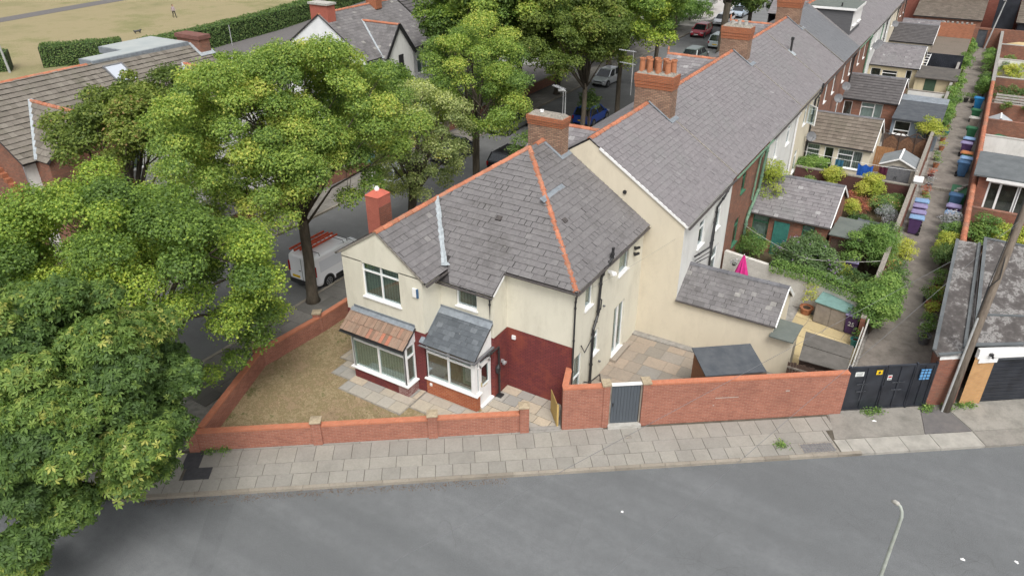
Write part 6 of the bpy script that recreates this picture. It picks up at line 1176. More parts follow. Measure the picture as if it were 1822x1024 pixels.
sk = MB(); dv = Vector((1, 0, -s_b)).normalized(); dn = Vector((s_b, 0, 1)).normalized(); O = (-43.5, 25.85, 8.6 - s_b * .5)
for q in ((-.62, .62, -.08, .0), (-.62, .62, 1.05, 1.15), (-.62, -.54, 0, 1.05), (.54, .62, 0, 1.05)): sk.obox(O, Y_, dv, dn, *q, .02, .14, .5)
sko = sk.build('skylight', m['greyplastic'], bu); sk = MB(); sk.obox(O, Y_, dv, dn, -.54, .54, 0, 1.05, .06, .1, .5); t = NT('skylight_glass'); t.b.inputs['Specular IOR Level'].default_value = .8; sk.build('pane', t.out((.42, .45, .50, 1), .12), sko)
sk = MB(); sk.obox(O, Y_, dv, dn, -.5, .6, 1.15, 1.35, .05, .07, .5); sk.build('flashing', m['lead'], sko)
wh = thing('white_house', 'white gabled house with grey slate roof, red brick chimney and black bargeboards', 'house', (-44, 52, 0))
s_b = .66
ro = house_roof(wh, -44, 8.7, s_b, 43.4, 52.6, -39.4, 'slate', .28, .32, .016, True, seed=13)
w_ = MB(); wall(w_, (0, 43.5, 0), X_, NY, -48.4, -39.7, 0, 5.7, top=[(-48.4, 5.7), (-39.7, 5.7), (-44, 8.62)]); wall(w_, (-39.7, 0, 0), Y_, X_, 43.5, 62, 0, 5.6, [(49.8, 51.2, 3.4, 4.9)]); w_.build('wall', plain('bright_white_render', (.74, .75, .76), (.66, .67, .68), 1.5, .9), wh); window(wh, (-39.7, 0, 0), Y_, X_, (49.8, 51.2, 3.4, 4.9), MM, trans=(.7,), cols=(.5,))
a = MB(); ridge(a, (-44, 43.4, 8.74), (-44, 52.6, 8.74)); a.build('ridge_tiles', m['clay'], ro)
a = MB(9); q_ = [(-44, 52.7, 8.78), (-39.3, 52.7, 8.78 - s_b * 4.7), (-39.3, 62, 8.78 - s_b * 4.7), (-44, 62, 8.78)]; a.slab(q_, .1); rr2 = a.build('roof', m['deck'], wh); a = MB(2); tiles(a, q_, .38, .4, .045, half=False); a.build('roof_tiles', m['tile_dark'], rr2)
g_ = front_gable(wh, 46.9, -42.7, 7.85, -38.9, 1.75, 'slate', 'white', .26, .3, .016, True, 15, barge='black')
a = MB(); a.box(-38.93, -38.88, 46.55, 47.1, 3.9, 5.6); a.build('narrow_window', m['black'], g_); a = MB(); gutter(a, (-39.25, 48.6, 5.6), (-39.25, 62, 5.6), .07); a.build('gutter', m['black'], wh)
a = MB(); a.box(-44.9, -43.1, 43.55, 44.4, 8.0, 9.35); cc_ = a.build('chimney', m['brick_red'], wh); a = MB(); a.box(-45, -43, 43.45, 44.5, 9.35, 9.5); a.build('cap', m['conc_light'], cc_)
a = MB(); a.box(-44.3, -43.2, 49.3, 50.0, 8.3, 9.6); cc_ = a.build('chimney', m['brick_cap'], wh); a = MB(); a.box(-44.4, -43.1, 49.2, 50.1, 9.6, 9.75); a.build('cap', m['mortar'], cc_)
# houses further on, mostly behind the trees
for i, (y0, y1, L_, mt) in enumerate(((70, 84, 'pale fronted house behind the tall street trees beyond the white gabled house', 'white'), (86, 98, 'brick house furthest along the far side of the street', 'brick_old'))):
    h = thing('street_house', L_, 'house', (-44, (y0 + y1) / 2, 0)); s_b = .64; ro = house_roof(h, -44, 8.4, .62, y0, y1, -39.3, 'slate', .3, .34, .016, True, seed=20 + i)
    w_ = MB(); hs_ = [(y0 + 2, y0 + 3.5, 3.3, 4.8), (y0 + 8, y0 + 9.5, 3.3, 4.8), (y0 + 2, y0 + 4, .7, 2.3)]; wall(w_, (-39.7, 0, 0), Y_, X_, y0, y1, 0, 5.5, hs_); wall(w_, (0, y0 + .05, 0), X_, NY, -48.4, -39.7, 0, 5.5, top=[(-48.4, 5.5), (-39.7, 5.5), (-44, 8.3)]); w_.build('wall', m[mt], h); [window(h, (-39.7, 0, 0), Y_, X_, q, MM, trans=(.7,), cols=(.5,)) for q in hs_]
# front garden walls across the street
for (y0, y1, L_) in ((8, 27, 'low brick garden wall across the street beside the pantiled house'), (29, 43, 'low brick garden wall across the street between the two gabled houses'), (45, 66, 'low dark brick garden wall across the street before the white house')):
    bricks_wall('garden_wall', L_, 'wall', [((-34.7, y0), (-34.7, y1), .9)], 'brick_old', 'mortar')
a = MB(); a.prism([(-39.7, 5), (-39.7, 100), (-34.9, 100), (-34.9, 5)], 0, .02, .5); struct(a.build('front_gardens', m['asphalt_mid']))
a = MB(); a.prism([(-32.6, 100), (-32.6, 150), (-60, 150), (-60, 100)], 0, .02, .5); struct(a.build('gravel_lot', plain('pale_gravel', (.42, .40, .38), (.34, .32, .30), .5, .95)))
# park and road behind
a = MB(); a.quad((-79.5, -40, .03), (-79.5, 46, .03), (-79.5, 60, .03), (-90, 100, .03), (-105, 160, .03), (-400, 160, .03), (-400, -40, .03)); struct(a.build('park_grass', m['park']))
a = MB(); a.quad((-69.5, -30, .02), (-69.5, 52, .02), (-72, 72, .02), (-80, 100, .02), (-92, 150, .02), (-102, 150, .02), (-86, 100, .02), (-77.5, 72, .02), (-75.6, 52, .02), (-75.6, -30, .02)); struct(a.build('park_road', m['asphalt_mid']))
a = MB(); pts = [(-70.4, 20), (-70.4, 40), (-70.5, 52), (-72.9, 72), (-76, 84)]
for p, q in zip(pts[:-1], pts[1:]): p, q = Vector((*p, .03)), Vector((*q, .03)); d = (q - p); L = d.length; d.normalize(); a.obox(p, d, Vector((-d.y, d.x, 0)), UZ, 0, L + .05, -.12, .12, 0, .01, .5)
struct(a.build('white_edge_line', m['conc_light']))
a = MB(); a.quad((-117.3, 20, .05), (-116.0, 54, .05), (-119.0, 76, .05), (-128, 120, .05), (-131.5, 120, .05), (-122.5, 76, .05), (-119.4, 54, .05), (-120.5, 20, .05)); struct(a.build('park_path', m['asphalt_mid']))
def person(loc, rz):
    t = thing('person', 'person in a pale top and dark trousers strolling across the dry park', 'person', (0, 0, 0)); 
    me = bpy.data.meshes.new('body'); J = [(0, 0, .95), (0, 0, 1.15), (0, 0, 1.38), (0, 0, 1.52), (.02, 0, 1.64), (0, .17, 1.38), (.08, .24, 1.1), (.2, .25, .9), (0, -.17, 1.38), (-.1, -.24, 1.1), (-.12, -.26, .86), (.05, .09, .9), (.2, .1, .5), (.3, .1, .06), (.42, .1, .03), (-.03, -.09, .9), (-.06, -.1, .48), (-.25, -.1, .1), (-.14, -.1, .03)]
    E_ = [(0, 1), (1, 2), (2, 3), (3, 4), (2, 5), (5, 6), (6, 7), (2, 8), (8, 9), (9, 10), (0, 11), (11, 12), (12, 13), (13, 14), (0, 15), (15, 16), (16, 17), (17, 18)]
    me.from_pydata([(x * 1.0, y, z) for x, y, z in J], E_, []); o = bpy.data.objects.new('body', me); COL.objects.link(o); o.parent = t
    md = o.modifiers.new('skin', 'SKIN'); rad = [.14, .13, .14, .055, .10, .06, .045, .035, .06, .045, .035, .09, .07, .045, .04, .09, .07, .045, .04]
    for k_, r_ in enumerate(rad): me.skin_vertices[0].data[k_].radius = (r_, r_)
    me.skin_vertices[0].data[0].use_root = True; o.modifiers.new('sub', 'SUBSURF').levels = 1
    t_ = NT('clothing'); sp = t_.n('SeparateXYZ'); t_.t.links.new(t_.coord('Object'), sp.inputs[0]); o.data.materials.append(t_.out(t_.ramp(sp.outputs[2], [(0.0, (.02, .02, .025)), (.93, (.02, .02, .025)), (.94, (.35, .28, .30)), (1.0, (.35, .28, .30))]), .8))
    a = MB(); a.lathe((.02, 0, 1.50), [(.06, 0), (.095, .08), (.1, .16), (.07, .24), (.02, .27)], 10); a.build('head', plain('skin', (.42, .25, .18)), t, smooth=True)
    a = MB(); a.lathe((0, 0, 1.62), [(.11, 0), (.11, .07), (.07, .14), (.02, .16)], 10); a.build('hair', m['soil'], t, smooth=True); place(t, loc, rz); return t
person((-118.9, 61.5, .03) if False else (-98.4, 69.4, .03), R(-10))
dg = thing('dog', 'small black dog lying on the dry park grass near the walking person', 'dog', (0, 0, 0)); me = bpy.data.meshes.new('body'); J = [(0, 0, .32), (.3, 0, .33), (.42, 0, .45), (.55, 0, .44), (-.3, 0, .3), (-.5, 0, .42), (.28, .08, .03), (.28, -.08, .03), (-.28, .08, .03), (-.28, -.08, .03)]
me.from_pydata(J, [(0, 1), (1, 2), (2, 3), (0, 4), (4, 5), (1, 6), (1, 7), (4, 8), (4, 9)], []); o = bpy.data.objects.new('body', me); COL.objects.link(o); o.parent = dg; o.modifiers.new('skin', 'SKIN')
for k_, r_ in enumerate([.13, .12, .08, .05, .11, .03, .04, .04, .045, .045]): me.skin_vertices[0].data[k_].radius = (r_, r_)
me.skin_vertices[0].data[0].use_root = True; o.modifiers.new('sub', 'SUBSURF').levels = 1; o.data.materials.append(m['black'])
a = MB(); [a.add([(.4, y - .03, .5), (.42, y + .03, .5), (.40, y, .6)], [(0, 1, 2)]) for y in (-.05, .05)]; a.build('ears', m['black'], dg); place(dg, (-92.6, 59.5, .03), R(60)); dg['label'] = 'small black dog on the dry park grass near the walking person'
pl_ = thing('park_lamp_post', 'slim pale post by the park hedge at the left edge', 'lamp post', (-85.4, 39.6, 0)); a = MB(); a.tube([(-85.4, 39.6, 0), (-85.6, 39.3, 6)], [.13, .08], 8); a.build('column', m['galv'], pl_)
pl_ = thing('park_sign_post', 'thin pale post beside the long hedge and the park road', 'post', (-76, 60.3, 0)); a = MB(); a.tube([(-76, 60.5, 0), (-76, 60.5, 2.4)], .05, 6); a.build('column', m['galv'], pl_)
sc_ = thing('street_lamp', 'old lamp column with small pale head behind the corner house chimney', 'street lamp', (-25.0, 48.4, 0)); a = MB(); a.tube([(-25.0, 48.4, 0), (-25.0, 48.4, 4.2)], [.07, .045], 8); a.build('column', m['galv'], sc_); a = MB(); a.tube([(-25.0, 48.4, 4.2), (-25.2, 48.3, 4.28), (-25.5, 48.2, 4.25)], [.05, .11, .08], 8); a.build('lantern', m['frame'], sc_)
# ---------------------------------------------------------------- vehicles
m['tyre'] = plain('tyre', (.012, .012, .013), (.02, .02, .02), 8, .8); m['carglass'] = plain('dark_car_glass', (.015, .018, .02), (.02, .025, .03), 2, .06, spec=.8); m['alloy'] = plain('alloy', (.35, .36, .37), (.28, .29, .3), 8, .35, metal=.6); m['lens'] = plain('clear_lens', (.6, .62, .65), (.5, .5, .55), 20, .1); m['tail'] = plain('red_lens', (.35, .01, .012), (.28, .01, .01), 20, .15)
def paint(nm, c, met=.2): t = NT(nm); t.b.inputs['Coat Weight'].default_value = .6; t.b.inputs['Coat Roughness'].default_value = .08; return t.out(c4(c), .38, met)
def wheels(t, xs, W, r=.31, wt=.2):
    for x in xs:
        for sg in (-1, 1):
            y = sg * (W / 2 - wt / 2 + .01); rings = [[(x + q * math.cos(k_ * math.pi / 10), y + dy, r + q * math.sin(k_ * math.pi / 10)) for k_ in range(20)] for q, dy in ((r * .6, -wt / 2), (r * .96, -wt / 2), (r, -wt / 2 + .03), (r, wt / 2 - .03), (r * .96, wt / 2), (r * .6, wt / 2))]
            a = MB(); a.loft(rings, True, .5); w_ = a.build('wheel', m['tyre'], t); yo = y + sg * (wt / 2 + .003); a = MB()
            for k_ in range(7):
                an = k_ * 2 * math.pi / 7; a.quad(*[(x + q * math.cos(an + da), yo, r + q * math.sin(an + da)) for q, da in ((.05, -.5), (r * .62, -.16), (r * .62, .16), (.05, .5))], r=.5)
            a.loft([[(x + q * math.cos(k_ * math.pi / 8), yo - sg * .002, r + q * math.sin(k_ * math.pi / 8)) for k_ in range(16)] for q in (r * .55, r * .66)], False, .5); a.build('rim', m['alloy'], w_)
def car(label, col, loc, rz, L=3.95, W=1.72, H=1.48, kind='hatch', group='cars parked along the side street', met=.2, cat='car'):
    t = thing('parked_car', label, cat, (0, 0, 0), group); pm = paint('car_paint_' + label.split()[0], col, met); f, b = L / 2, -L / 2
    wr = .31; ax = (f - .72, b + .66)
    st_ = [(b, .80, .35, .90), (b + .06, .90, .28, .93), (b + .35, .98, .22, .94), (b + .9, 1, .2, .92), (0, 1, .2, .88), (f - 1.15, 1, .2, .88), (f - .75, .98, .22, .82), (f - .3, .93, .22, .70), (f - .06, .82, .28, .60), (f, .66, .36, .52)]
    rings = []
    for x, wf, z0, zt in st_:
        w2 = W / 2 * wf; zs = .62 * (zt - z0) + z0
        rings.append([(x, -w2 * .93, z0), (x, -w2, z0 + .12), (x, -w2, zs), (x, -w2 * .94, zt - .03), (x, -w2 * .82, zt), (x, w2 * .82, zt), (x, w2 * .94, zt - .03), (x, w2, zs), (x, w2, z0 + .12), (x, w2 * .93, z0)])
    a = MB(); a.loft(rings, True, .5); a.build('body', pm, t, smooth=False)
    for x in ax:
        for sg in (-1, 1): a = MB(); a.loft([[(x + (wr + .06) * math.cos(k_ * math.pi / 10), sg * (W / 2 + e), wr + (wr + .06) * math.sin(k_ * math.pi / 10)) for k_ in range(20)] for e in (-.12, .004)], True, .5); a.build('wheel_arch', m['black'], t)
    wheels(t, ax, W + .02, wr)
    # greenhouse
    rb = b + (.12 if kind != 'saloon' else .6); rt = b + (.5 if kind != 'saloon' else 1.0); fb, ft = f - .95, f - 1.65; wb, wt_ = W / 2 * .9, W / 2 * .74; zb = .87
    a = MB(); a.loft([[(rb, -wb, zb), (fb, -wb, zb - .03), (fb, wb, zb - .03), (rb, wb, zb)], [(rt, -wt_, H - .06), (ft, -wt_, H - .06), (ft, wt_, H - .06), (rt, wt_, H - .06)]], True, .5); a.build('windows', m['carglass'], t)
    a = MB(); a.loft([[(rt - .03, -wt_ - .02, H - .07), (ft + .03, -wt_ - .02, H - .07), (ft + .03, wt_ + .02, H - .07), (rt - .03, wt_ + .02, H - .07)], [(rt + .08, -wt_ + .08, H), (ft - .12, -wt_ + .08, H - .005), (ft - .12, wt_ - .08, H - .005), (rt + .08, wt_ - .08, H)]], True, .5)
    for sg in (-1, 1):
        for (p, q) in (((fb, wb, zb), (ft, wt_, H - .06)), ((rb, wb, zb), (rt, wt_, H - .06)), (((fb + rb) / 2 + .05, wb + .005, zb), ((ft + rt) / 2, wt_ + .005, H - .06))): bar(a, (p[0], sg * p[1], p[2]), (q[0], sg * q[1], q[2]), .035, .03)
    a.build('roof', pm, t)
    for sg in (-1, 1):
        a = MB(); a.obox((f - .14, sg * W * .36, .60), X_, Y_, UZ, -.16, .04, -.16, .16, -.05, .08, .5); a.build('headlight', m['lens'], t)
        a = MB(); a.obox((b + .06, sg * W * .41, .78), X_, Y_, UZ, -.06, .06, -.08, .08, -.16, .12, .5); a.build('tail_light', m['tail'], t)
        a = MB(); a.obox((fb - .12, sg * (W / 2 + .04), .93), X_, Y_, UZ, -.07, .07, -.06, .06, -.06, .07, .5); a.build('door_mirror', pm, t)
    a = MB(); a.obox((f - .02, 0, .42), X_, Y_, UZ, -.04, .035, -.26, .26, -.05, .06, .5); a.build('number_plate', m['sign_white'], t); a = MB(); a.obox((b, 0, .55), X_, Y_, UZ, -.015, .04, -.26, .26, -.05, .06, .5); a.build('number_plate', m['sign_yellow'], t)
    a = MB(); a.obox((f - .03, 0, .55), X_, Y_, UZ, -.04, .03, -.42, .42, -.04, .05, .5); a.obox((f - .03, 0, .32), X_, Y_, UZ, -.06, .03, -.5, .5, -.05, .04, .5); a.build('grille', m['black'], t)
    return place(t, loc, rz)
q = -.106
car('silver small hatchback parked facing down the street by the thin street trees', (.62, .64, .66), (-30.45, 67.5, q), R(-93), 3.6, 1.62, 1.5, met=.6)
car('red hatchback parked up the street facing the viewer', (.42, .02, .035), (-30.35, 95.3, q), R(-90), 4.0, 1.75, 1.46)
car('white sporty car parked beyond the red one behind a forked trunk', (.82, .83, .84), (-30.3, 104.3, q), R(-90), 4.6, 1.85, 1.42)
car('pale blue car parked furthest up the street beyond the white one', (.38, .45, .52), (-30.3, 111.5, q), R(-90), 4.3, 1.8, 1.5)
car('bright blue hatchback parked beside a slim street trunk', (.012, .06, .32), (-26.25, 55.6, q), R(90), 3.9, 1.75, 1.5)
car('grey saloon parked beyond the trunk behind the roof ridge', (.22, .225, .22), (-31.0, 50.4, q), R(90), 4.4, 1.78, 1.43, 'saloon', met=.5)
car('grey green car seen only by its roof above the terrace ridge', (.12, .15, .14), (-26.3, 81.5, q), R(90), 4.3, 1.8, 1.55)
car('light grey car half hidden by the chimney with three white pots', (.45, .52, .54), (-26.3, 90.2, q), R(90), 4.3, 1.8, 1.6)
car('black car parked beside the dark conifer behind the roof ridge', (.012, .012, .014), (-26.3, 43.0, q), R(90), 4.2, 1.8, 1.5)
car('pale silver car hidden under the olive tree crown', (.48, .50, .50), (-31.0, 36.5, q), R(90), 4.1, 1.75, 1.5, met=.5)
car('dark grey car glimpsed through leaves beside the olive tree', (.06, .065, .07), (-31.0, 42.6, q), R(90), 4.2, 1.78, 1.5)
# van
vn = thing('parked_van', 'white panel van with orange ladders on its roof parked behind the big tree trunk', 'van', (0, 0, 0)); pm = paint('van_white', (.84, .85, .87), 0)
L, W, H = 4.45, 1.86, 1.86; b, f = -L / 2, L / 2; rings = []
for x, wf, z0, zt in ((b, .95, .42, 1.70), (b + .05, .98, .30, 1.82), (b + .3, 1, .24, 1.87), (0, 1, .22, 1.87), (f - 1.9, 1, .22, 1.84), (f - 1.55, 1, .22, 1.72), (f - 1.0, 1, .22, 1.18), (f - .6, .97, .24, 1.06), (f - .12, .9, .26, .92), (f, .78, .34, .72)):
    w2 = W / 2 * wf; mid = min(1.0, zt - .12); rings.append([(x, -w2 * .95, z0), (x, -w2, z0 + .15), (x, -w2, mid), (x, -w2 * (.93 if zt > 1.3 else .95), zt - .08), (x, -w2 * (.84 if zt > 1.3 else .85), zt), (x, w2 * (.84 if zt > 1.3 else .85), zt), (x, w2 * (.93 if zt > 1.3 else .95), zt - .08), (x, w2, mid), (x, w2, z0 + .15), (x, w2 * .95, z0)])
a = MB(); a.loft(rings, True, .5); vb = a.build('body', pm, vn, smooth=False)
for o in (vb,):
    bv = o.modifiers.new('bevel', 'BEVEL'); bv.width = .035; bv.segments = 2
wheels(vn, (f - .85, b + .85), W + .02, .33)
for x in (f - .85, b + .85):
    for sg in (-1, 1): a = MB(); a.loft([[(x + .40 * math.cos(k_ * math.pi / 10), sg * (W / 2 + e), .33 + .40 * math.sin(k_ * math.pi / 10)) for k_ in range(20)] for e in (-.12, .003)], True, .5); a.build('wheel_arch', m['black'], vn)
for sg in (-1, 1):
    a = MB(); [a.obox((0, sg * (W / 2 + .006), 0), X_, Y_, UZ, x0, x1, -.012, .012, z0, z1, .5) for x0, x1, z0, z1 in ((b + 1.35, f - 1.65, .30, .48),)]; a.build('side_moulding', m['black'], vn)
    a = MB(); yy = sg * (W / 2 - .022); a.add([(b + .35, yy + sg * .028, 1.0), (f - 1.9, yy + sg * .028, 1.0), (f - 2.0, yy - sg * .0, 1.55), (b + .35, yy - sg * .0, 1.60)], [(0, 1, 2, 3)], .5); a.build('side_panel', paint('van_panel', (.68, .70, .74), 0), vn)
    a = MB(); a.add([(f - 1.85, sg * (W / 2 - .01), 1.02), (f - 1.05, sg * (W / 2 - .01), 1.02), (f - 1.5, sg * (W / 2 * .93), 1.55), (f - 1.8, sg * (W / 2 * .93), 1.6)], [(0, 1, 2, 3)], .5); a.build('side_window', m['carglass'], vn)
    a = MB(); a.obox((f - 1.15, sg * (W / 2 + .1), 1.05), X_, Y_, UZ, -.06, .06, -.12, .1, -.05, .2, .5); a.build('door_mirror', m['black'], vn)
    a = MB(); a.obox((b + .03, sg * (W / 2 - .07), 1.15), X_, Y_, UZ, -.05, .08, -.055, .055, -.3, .25, .5); a.build('tail_light', m['tail'], vn); a = MB(); a.obox((f - .1, sg * .68, .78), X_, Y_, UZ, -.1, .08, -.16, .16, -.06, .1, .5); a.build('headlight', m['lens'], vn)
a = MB(); a.box(b - .06, b + .12, -W / 2 + .04, W / 2 - .04, .24, .46); a.build('bumper', m['black'], vn); a = MB(); a.box(f - .1, f + .05, -W / 2 + .12, W / 2 - .12, .26, .44); a.build('bumper', m['black'], vn)
a = MB(); a.box(b - .012, b + .02, -.008, .008, .46, 1.7); a.box(b - .02, b + .02, .08, .22, .95, .99); a.build('rear_door_seam', m['black'], vn); a = MB(); a.box(b - .022, b + .02, .2, .7, .55, .68); a.build('number_plate', m['sign_yellow'], vn)
a = MB(); a.add([(f - 1.02, -.8, 1.2), (f - 1.02, .8, 1.2), (f - 1.56, .72, 1.73), (f - 1.56, -.72, 1.73)], [(0, 1, 2, 3)], .5); a.add([(f - 1.0, -.78, 1.2), (f - 1.0, .78, 1.2), (f - 1.54, .70, 1.745), (f - 1.54, -.70, 1.745)], [(0, 1, 2, 3)], .5); a.build('windscreen', m['carglass'], vn)
rk = MB()
for x in (b + .5, 0, f - 1.95): rk.tube([(x, -.85, 1.86), (x, -.82, 2.0), (x, .82, 2.0), (x, .85, 1.86)], .02, 6)
rk.build('roof_rack', m['greyplastic'], vn); place(vn, (-26.15, 24.75, -.106), R(90))
def ladder(label, x, y0, y1, z, w_=.36):
    t = thing('ladder', label, 'ladder', (x, y0, z), 'orange ladders on the van roof'); 
    for s_ in (-1, 1): a = MB(); a.box(x + s_ * w_ / 2 - .035, x + s_ * w_ / 2 + .035, y0, y1, z, z + .09); a.build('stile', m['red_ladder'], t)
    for k_ in range(int((y1 - y0) / .28)): a = MB(); a.tube([(x - w_ / 2, y0 + .15 + k_ * .28, z + .045), (x + w_ / 2, y0 + .15 + k_ * .28, z + .045)], .02, 6); a.build('rung', m['red_ladder'], t)
ladder('orange ladder on the kerb side of the white van roof', -26.1, 22.7, 25.0, 1.94, .32); ladder('orange ladder on the road side of the white van roof', -26.62, 22.5, 24.9, 1.94, .32)
# ================================================================ vegetation
def leafmat(name, stops, trans=.42):
    t = NT(name); c = t.ramp(t.attr('rnd'), stops); t.b.inputs['Specular IOR Level'].default_value = .25
    t.set(t.b.inputs['Base Color'], c); t.b.inputs['Roughness'].default_value = .55
    tr_ = t.n('BsdfTranslucent'); t.t.links.new(t.mix(1.0, c, (1.0, 1.15, .55, 1), 'MULTIPLY'), tr_.inputs[0]); mx = t.n('MixShader'); mx.inputs[0].default_value = trans
    t.t.links.new(t.b.outputs[0], mx.inputs[1]); t.t.links.new(tr_.outputs[0], mx.inputs[2]); t.t.links.new(mx.outputs[0], t.t.nodes['Material Output'].inputs[0]); return t.m
lm = {
 'maple': leafmat('maple_leaves', [(0.0, (0.097, 0.160, 0.047)), (.35, (0.183, 0.283, 0.058)), (.62, (0.300, 0.406, 0.074)), (.85, (0.504, 0.566, 0.095)), (1.0, (0.504, 0.566, 0.132))]),
 'maple_y': leafmat('yellowing_maple_leaves', [(0.0, (0.108, 0.183, 0.058)), (.3, (0.206, 0.304, 0.070)), (.6, (0.342, 0.442, 0.094)), (.85, (0.529, 0.520, 0.118)), (1.0, (0.529, 0.520, 0.161))]),
 'chest': leafmat('chestnut_leaves', [(0.0, (0.063, 0.110, 0.039)), (.4, (0.115, 0.194, 0.053)), (.7, (0.215, 0.312, 0.071)), (.88, (0.465, 0.467, 0.120)), (1.0, (0.468, 0.467, 0.191))]),
 'olive': leafmat('olive_leaves', [(0.0, (0.145, 0.188, 0.086)), (.4, (0.260, 0.318, 0.117)), (.7, (0.436, 0.476, 0.192)), (.9, (0.570, 0.595, 0.298)), (1.0, (0.570, 0.595, 0.149))]),
 'dark': leafmat('dark_leaves', [(0.0, (0.065, 0.116, 0.041)), (.5, (0.131, 0.207, 0.058)), (.85, (0.234, 0.322, 0.081)), (1.0, (0.390, 0.393, 0.105))]),
 'rusty': leafmat('seeding_maple_leaves', [(0.0, (.085, .13, .035)), (.4, (.16, .215, .05)), (.75, (.235, .29, .06)), (.93, (.29, .31, .08)), (1.0, (.34, .24, .10))]),
 'shrub': leafmat('shrub_leaves', [(0.0, (0.090, 0.159, 0.053)), (.5, (0.180, 0.302, 0.079)), (1.0, (0.359, 0.479, 0.133))]),
 'lime': leafmat('lime_leaves', [(0.0, (0.300, 0.390, 0.067)), (.6, (0.538, 0.531, 0.107)), (1.0, (0.588, 0.531, 0.161))]),
 'hedge': leafmat('hedge_leaves', [(0.0, (0.070, 0.133, 0.048)), (.6, (0.139, 0.213, 0.067)), (1.0, (0.279, 0.337, 0.121))]),
 'budd': leafmat('buddleia_leaves', [(0.0, (.10, .16, .07)), (.6, (.17, .26, .10)), (.80, (.24, .33, .13)), (.83, (.26, .15, .36)), (1.0, (.40, .27, .50))]),
 'flower': leafmat('mixed_planting', [(0.0, (0.101, 0.177, 0.067)), (.55, (0.221, 0.337, 0.107)), (.75, (0.399, 0.479, 0.133)), (.80, (0.588, 0.177, 0.133)), (.9, (0.588, 0.531, 0.107)), (1.0, (1.050, 0.775, 0.675))]),
 'redpl': leafmat('rust_foliage', [(0.0, (0.279, 0.125, 0.079)), (.6, (0.559, 0.177, 0.121)), (1.0, (0.588, 0.302, 0.212))]),
 'sage': leafmat('sage_foliage', [(0.0, (0.279, 0.319, 0.319)), (1.0, (0.588, 0.531, 0.638))]),
}
m['bark'] = plain('bark', (.115, .095, .07), (.065, .055, .042), 6, .95, .02, stretch=(1, 1, .25))
def leafmesh(name, C, Nn, size, tone, mat, parent, palmate=0, aspect=.75, rng=None):
    """C (n,3) leaf centres, Nn (n,3) leaf normals; each leaf is one or several folded blades"""
    n = len(C); rng = rng or np.random.default_rng(1)
    rv = rng.normal(size=(n, 3)); U = np.cross(Nn, rv); U /= np.linalg.norm(U, axis=1)[:, None] + 1e-9; V = np.cross(Nn, U)
    sz = size * rng.uniform(.65, 1.25, n)[:, None]
    if palmate:
        vs = []; k = palmate
        for i in range(k):
            an = (i / (k) * 2 - 1 + 1 / k) * 2.3; d = U * math.cos(an) + V * math.sin(an); sd_ = -U * math.sin(an) + V * math.cos(an); l = sz * (1 - .3 * abs(an) / 2.3)
            b0 = C; tip = C + d * l - Nn * l * .35; mid = C + d * l * .6 - Nn * l * .08
            vs.append(np.stack([b0, mid + sd_ * l * .2, tip, mid - sd_ * l * .2], 1))
        Vt = np.stack(vs, 1).reshape(-1, 3); nf = n * k; tn = np.repeat(tone, k)
    else:
        a = C - U * sz * .5; c = C + U * sz * .5 - Nn * sz * .12; b = C + V * sz * .5 * aspect + Nn * sz * .06; d = C - V * sz * .5 * aspect + Nn * sz * .06
        Vt = np.stack([a, b, c, d], 1).reshape(-1, 3); nf = n; tn = tone
    me = bpy.data.meshes.new(name); me.vertices.add(len(Vt)); me.vertices.foreach_set('co', Vt.astype(np.float32).ravel())
    me.loops.add(nf * 4); me.loops.foreach_set('vertex_index', np.arange(nf * 4, dtype=np.int32)); me.polygons.add(nf)
    me.polygons.foreach_set('loop_start', np.arange(0, nf * 4, 4, dtype=np.int32)); me.polygons.foreach_set('loop_total', np.full(nf, 4, np.int32))
    at = me.attributes.new('rnd', 'FLOAT', 'FACE'); at.data.foreach_set('value', np.clip(tn, 0, 1).astype(np.float32)); me.update(calc_edges=True); me.materials.append(mat)
    o = bpy.data.objects.new(name, me); COL.objects.link(o)
    if parent is not None: o.parent = parent
    return o
def blobs(rng, c, rad, n, br, low=-.35, lump=.22, inner=.25):
    out = []; ga = math.pi * (3 - 5 ** .5); ph = rng.uniform(0, 6.28, 6)
    for i in range(n):
        z = 1 - (i + .5) / n * (1 - low); r = math.sqrt(max(0, 1 - z * z)); th = ga * i + rng.uniform(-.3, .3)
        f = 1 + lump * math.sin(2 * th + ph[0]) * r + lump * .7 * math.sin(3 * th + 2 * z + ph[1]) + rng.uniform(-.16, .08)
        if rng.random() < inner: f *= rng.uniform(.45, .8)
        out.append((c[0] + rad[0] * f * r * math.cos(th), c[1] + rad[1] * f * r * math.sin(th), c[2] + rad[2] * f * z, br * rng.uniform(.7, 1.3), rng.random()))
    return out
def crown(rng, bl, dens, size, mat, parent, palmate=0, name='crown', tone_bias=0, squash=.72, tspread=.16, zc=None, aspect=.75):
    Cs, Ns, Ts = [], [], []
    for (x, y, z, r, tn) in bl:
        n = int(dens * r * r * 4); d = rng.normal(size=(n, 3)); d[:, 2] = np.abs(d[:, 2]) * np.where(rng.random(n) < .82, 1, -1) ; d /= np.linalg.norm(d, axis=1)[:, None]
        rr = r * rng.uniform(0.25, 1, n) ** .45 * rng.uniform(.85, 1.12, n); sub = 1 + .16 * np.sin(7 * d[:, 0] + 3 * x) * np.sin(7 * d[:, 1] + 5 * y)
        p = d * (rr * sub)[:, None]; p[:, 2] *= squash; Cs.append(p + np.array((x, y, z))); nn = d * .55 + np.array((0, 0, .55)) + rng.normal(size=(n, 3)) * .42; Ns.append(nn / np.linalg.norm(nn, axis=1)[:, None])
        Ts.append(.40 + tone_bias + (tn - .5) * .55 + rng.normal(size=n) * tspread)
    return leafmesh(name, np.concatenate(Cs), np.concatenate(Ns), size, np.concatenate(Ts), mat, parent, palmate, aspect, rng)
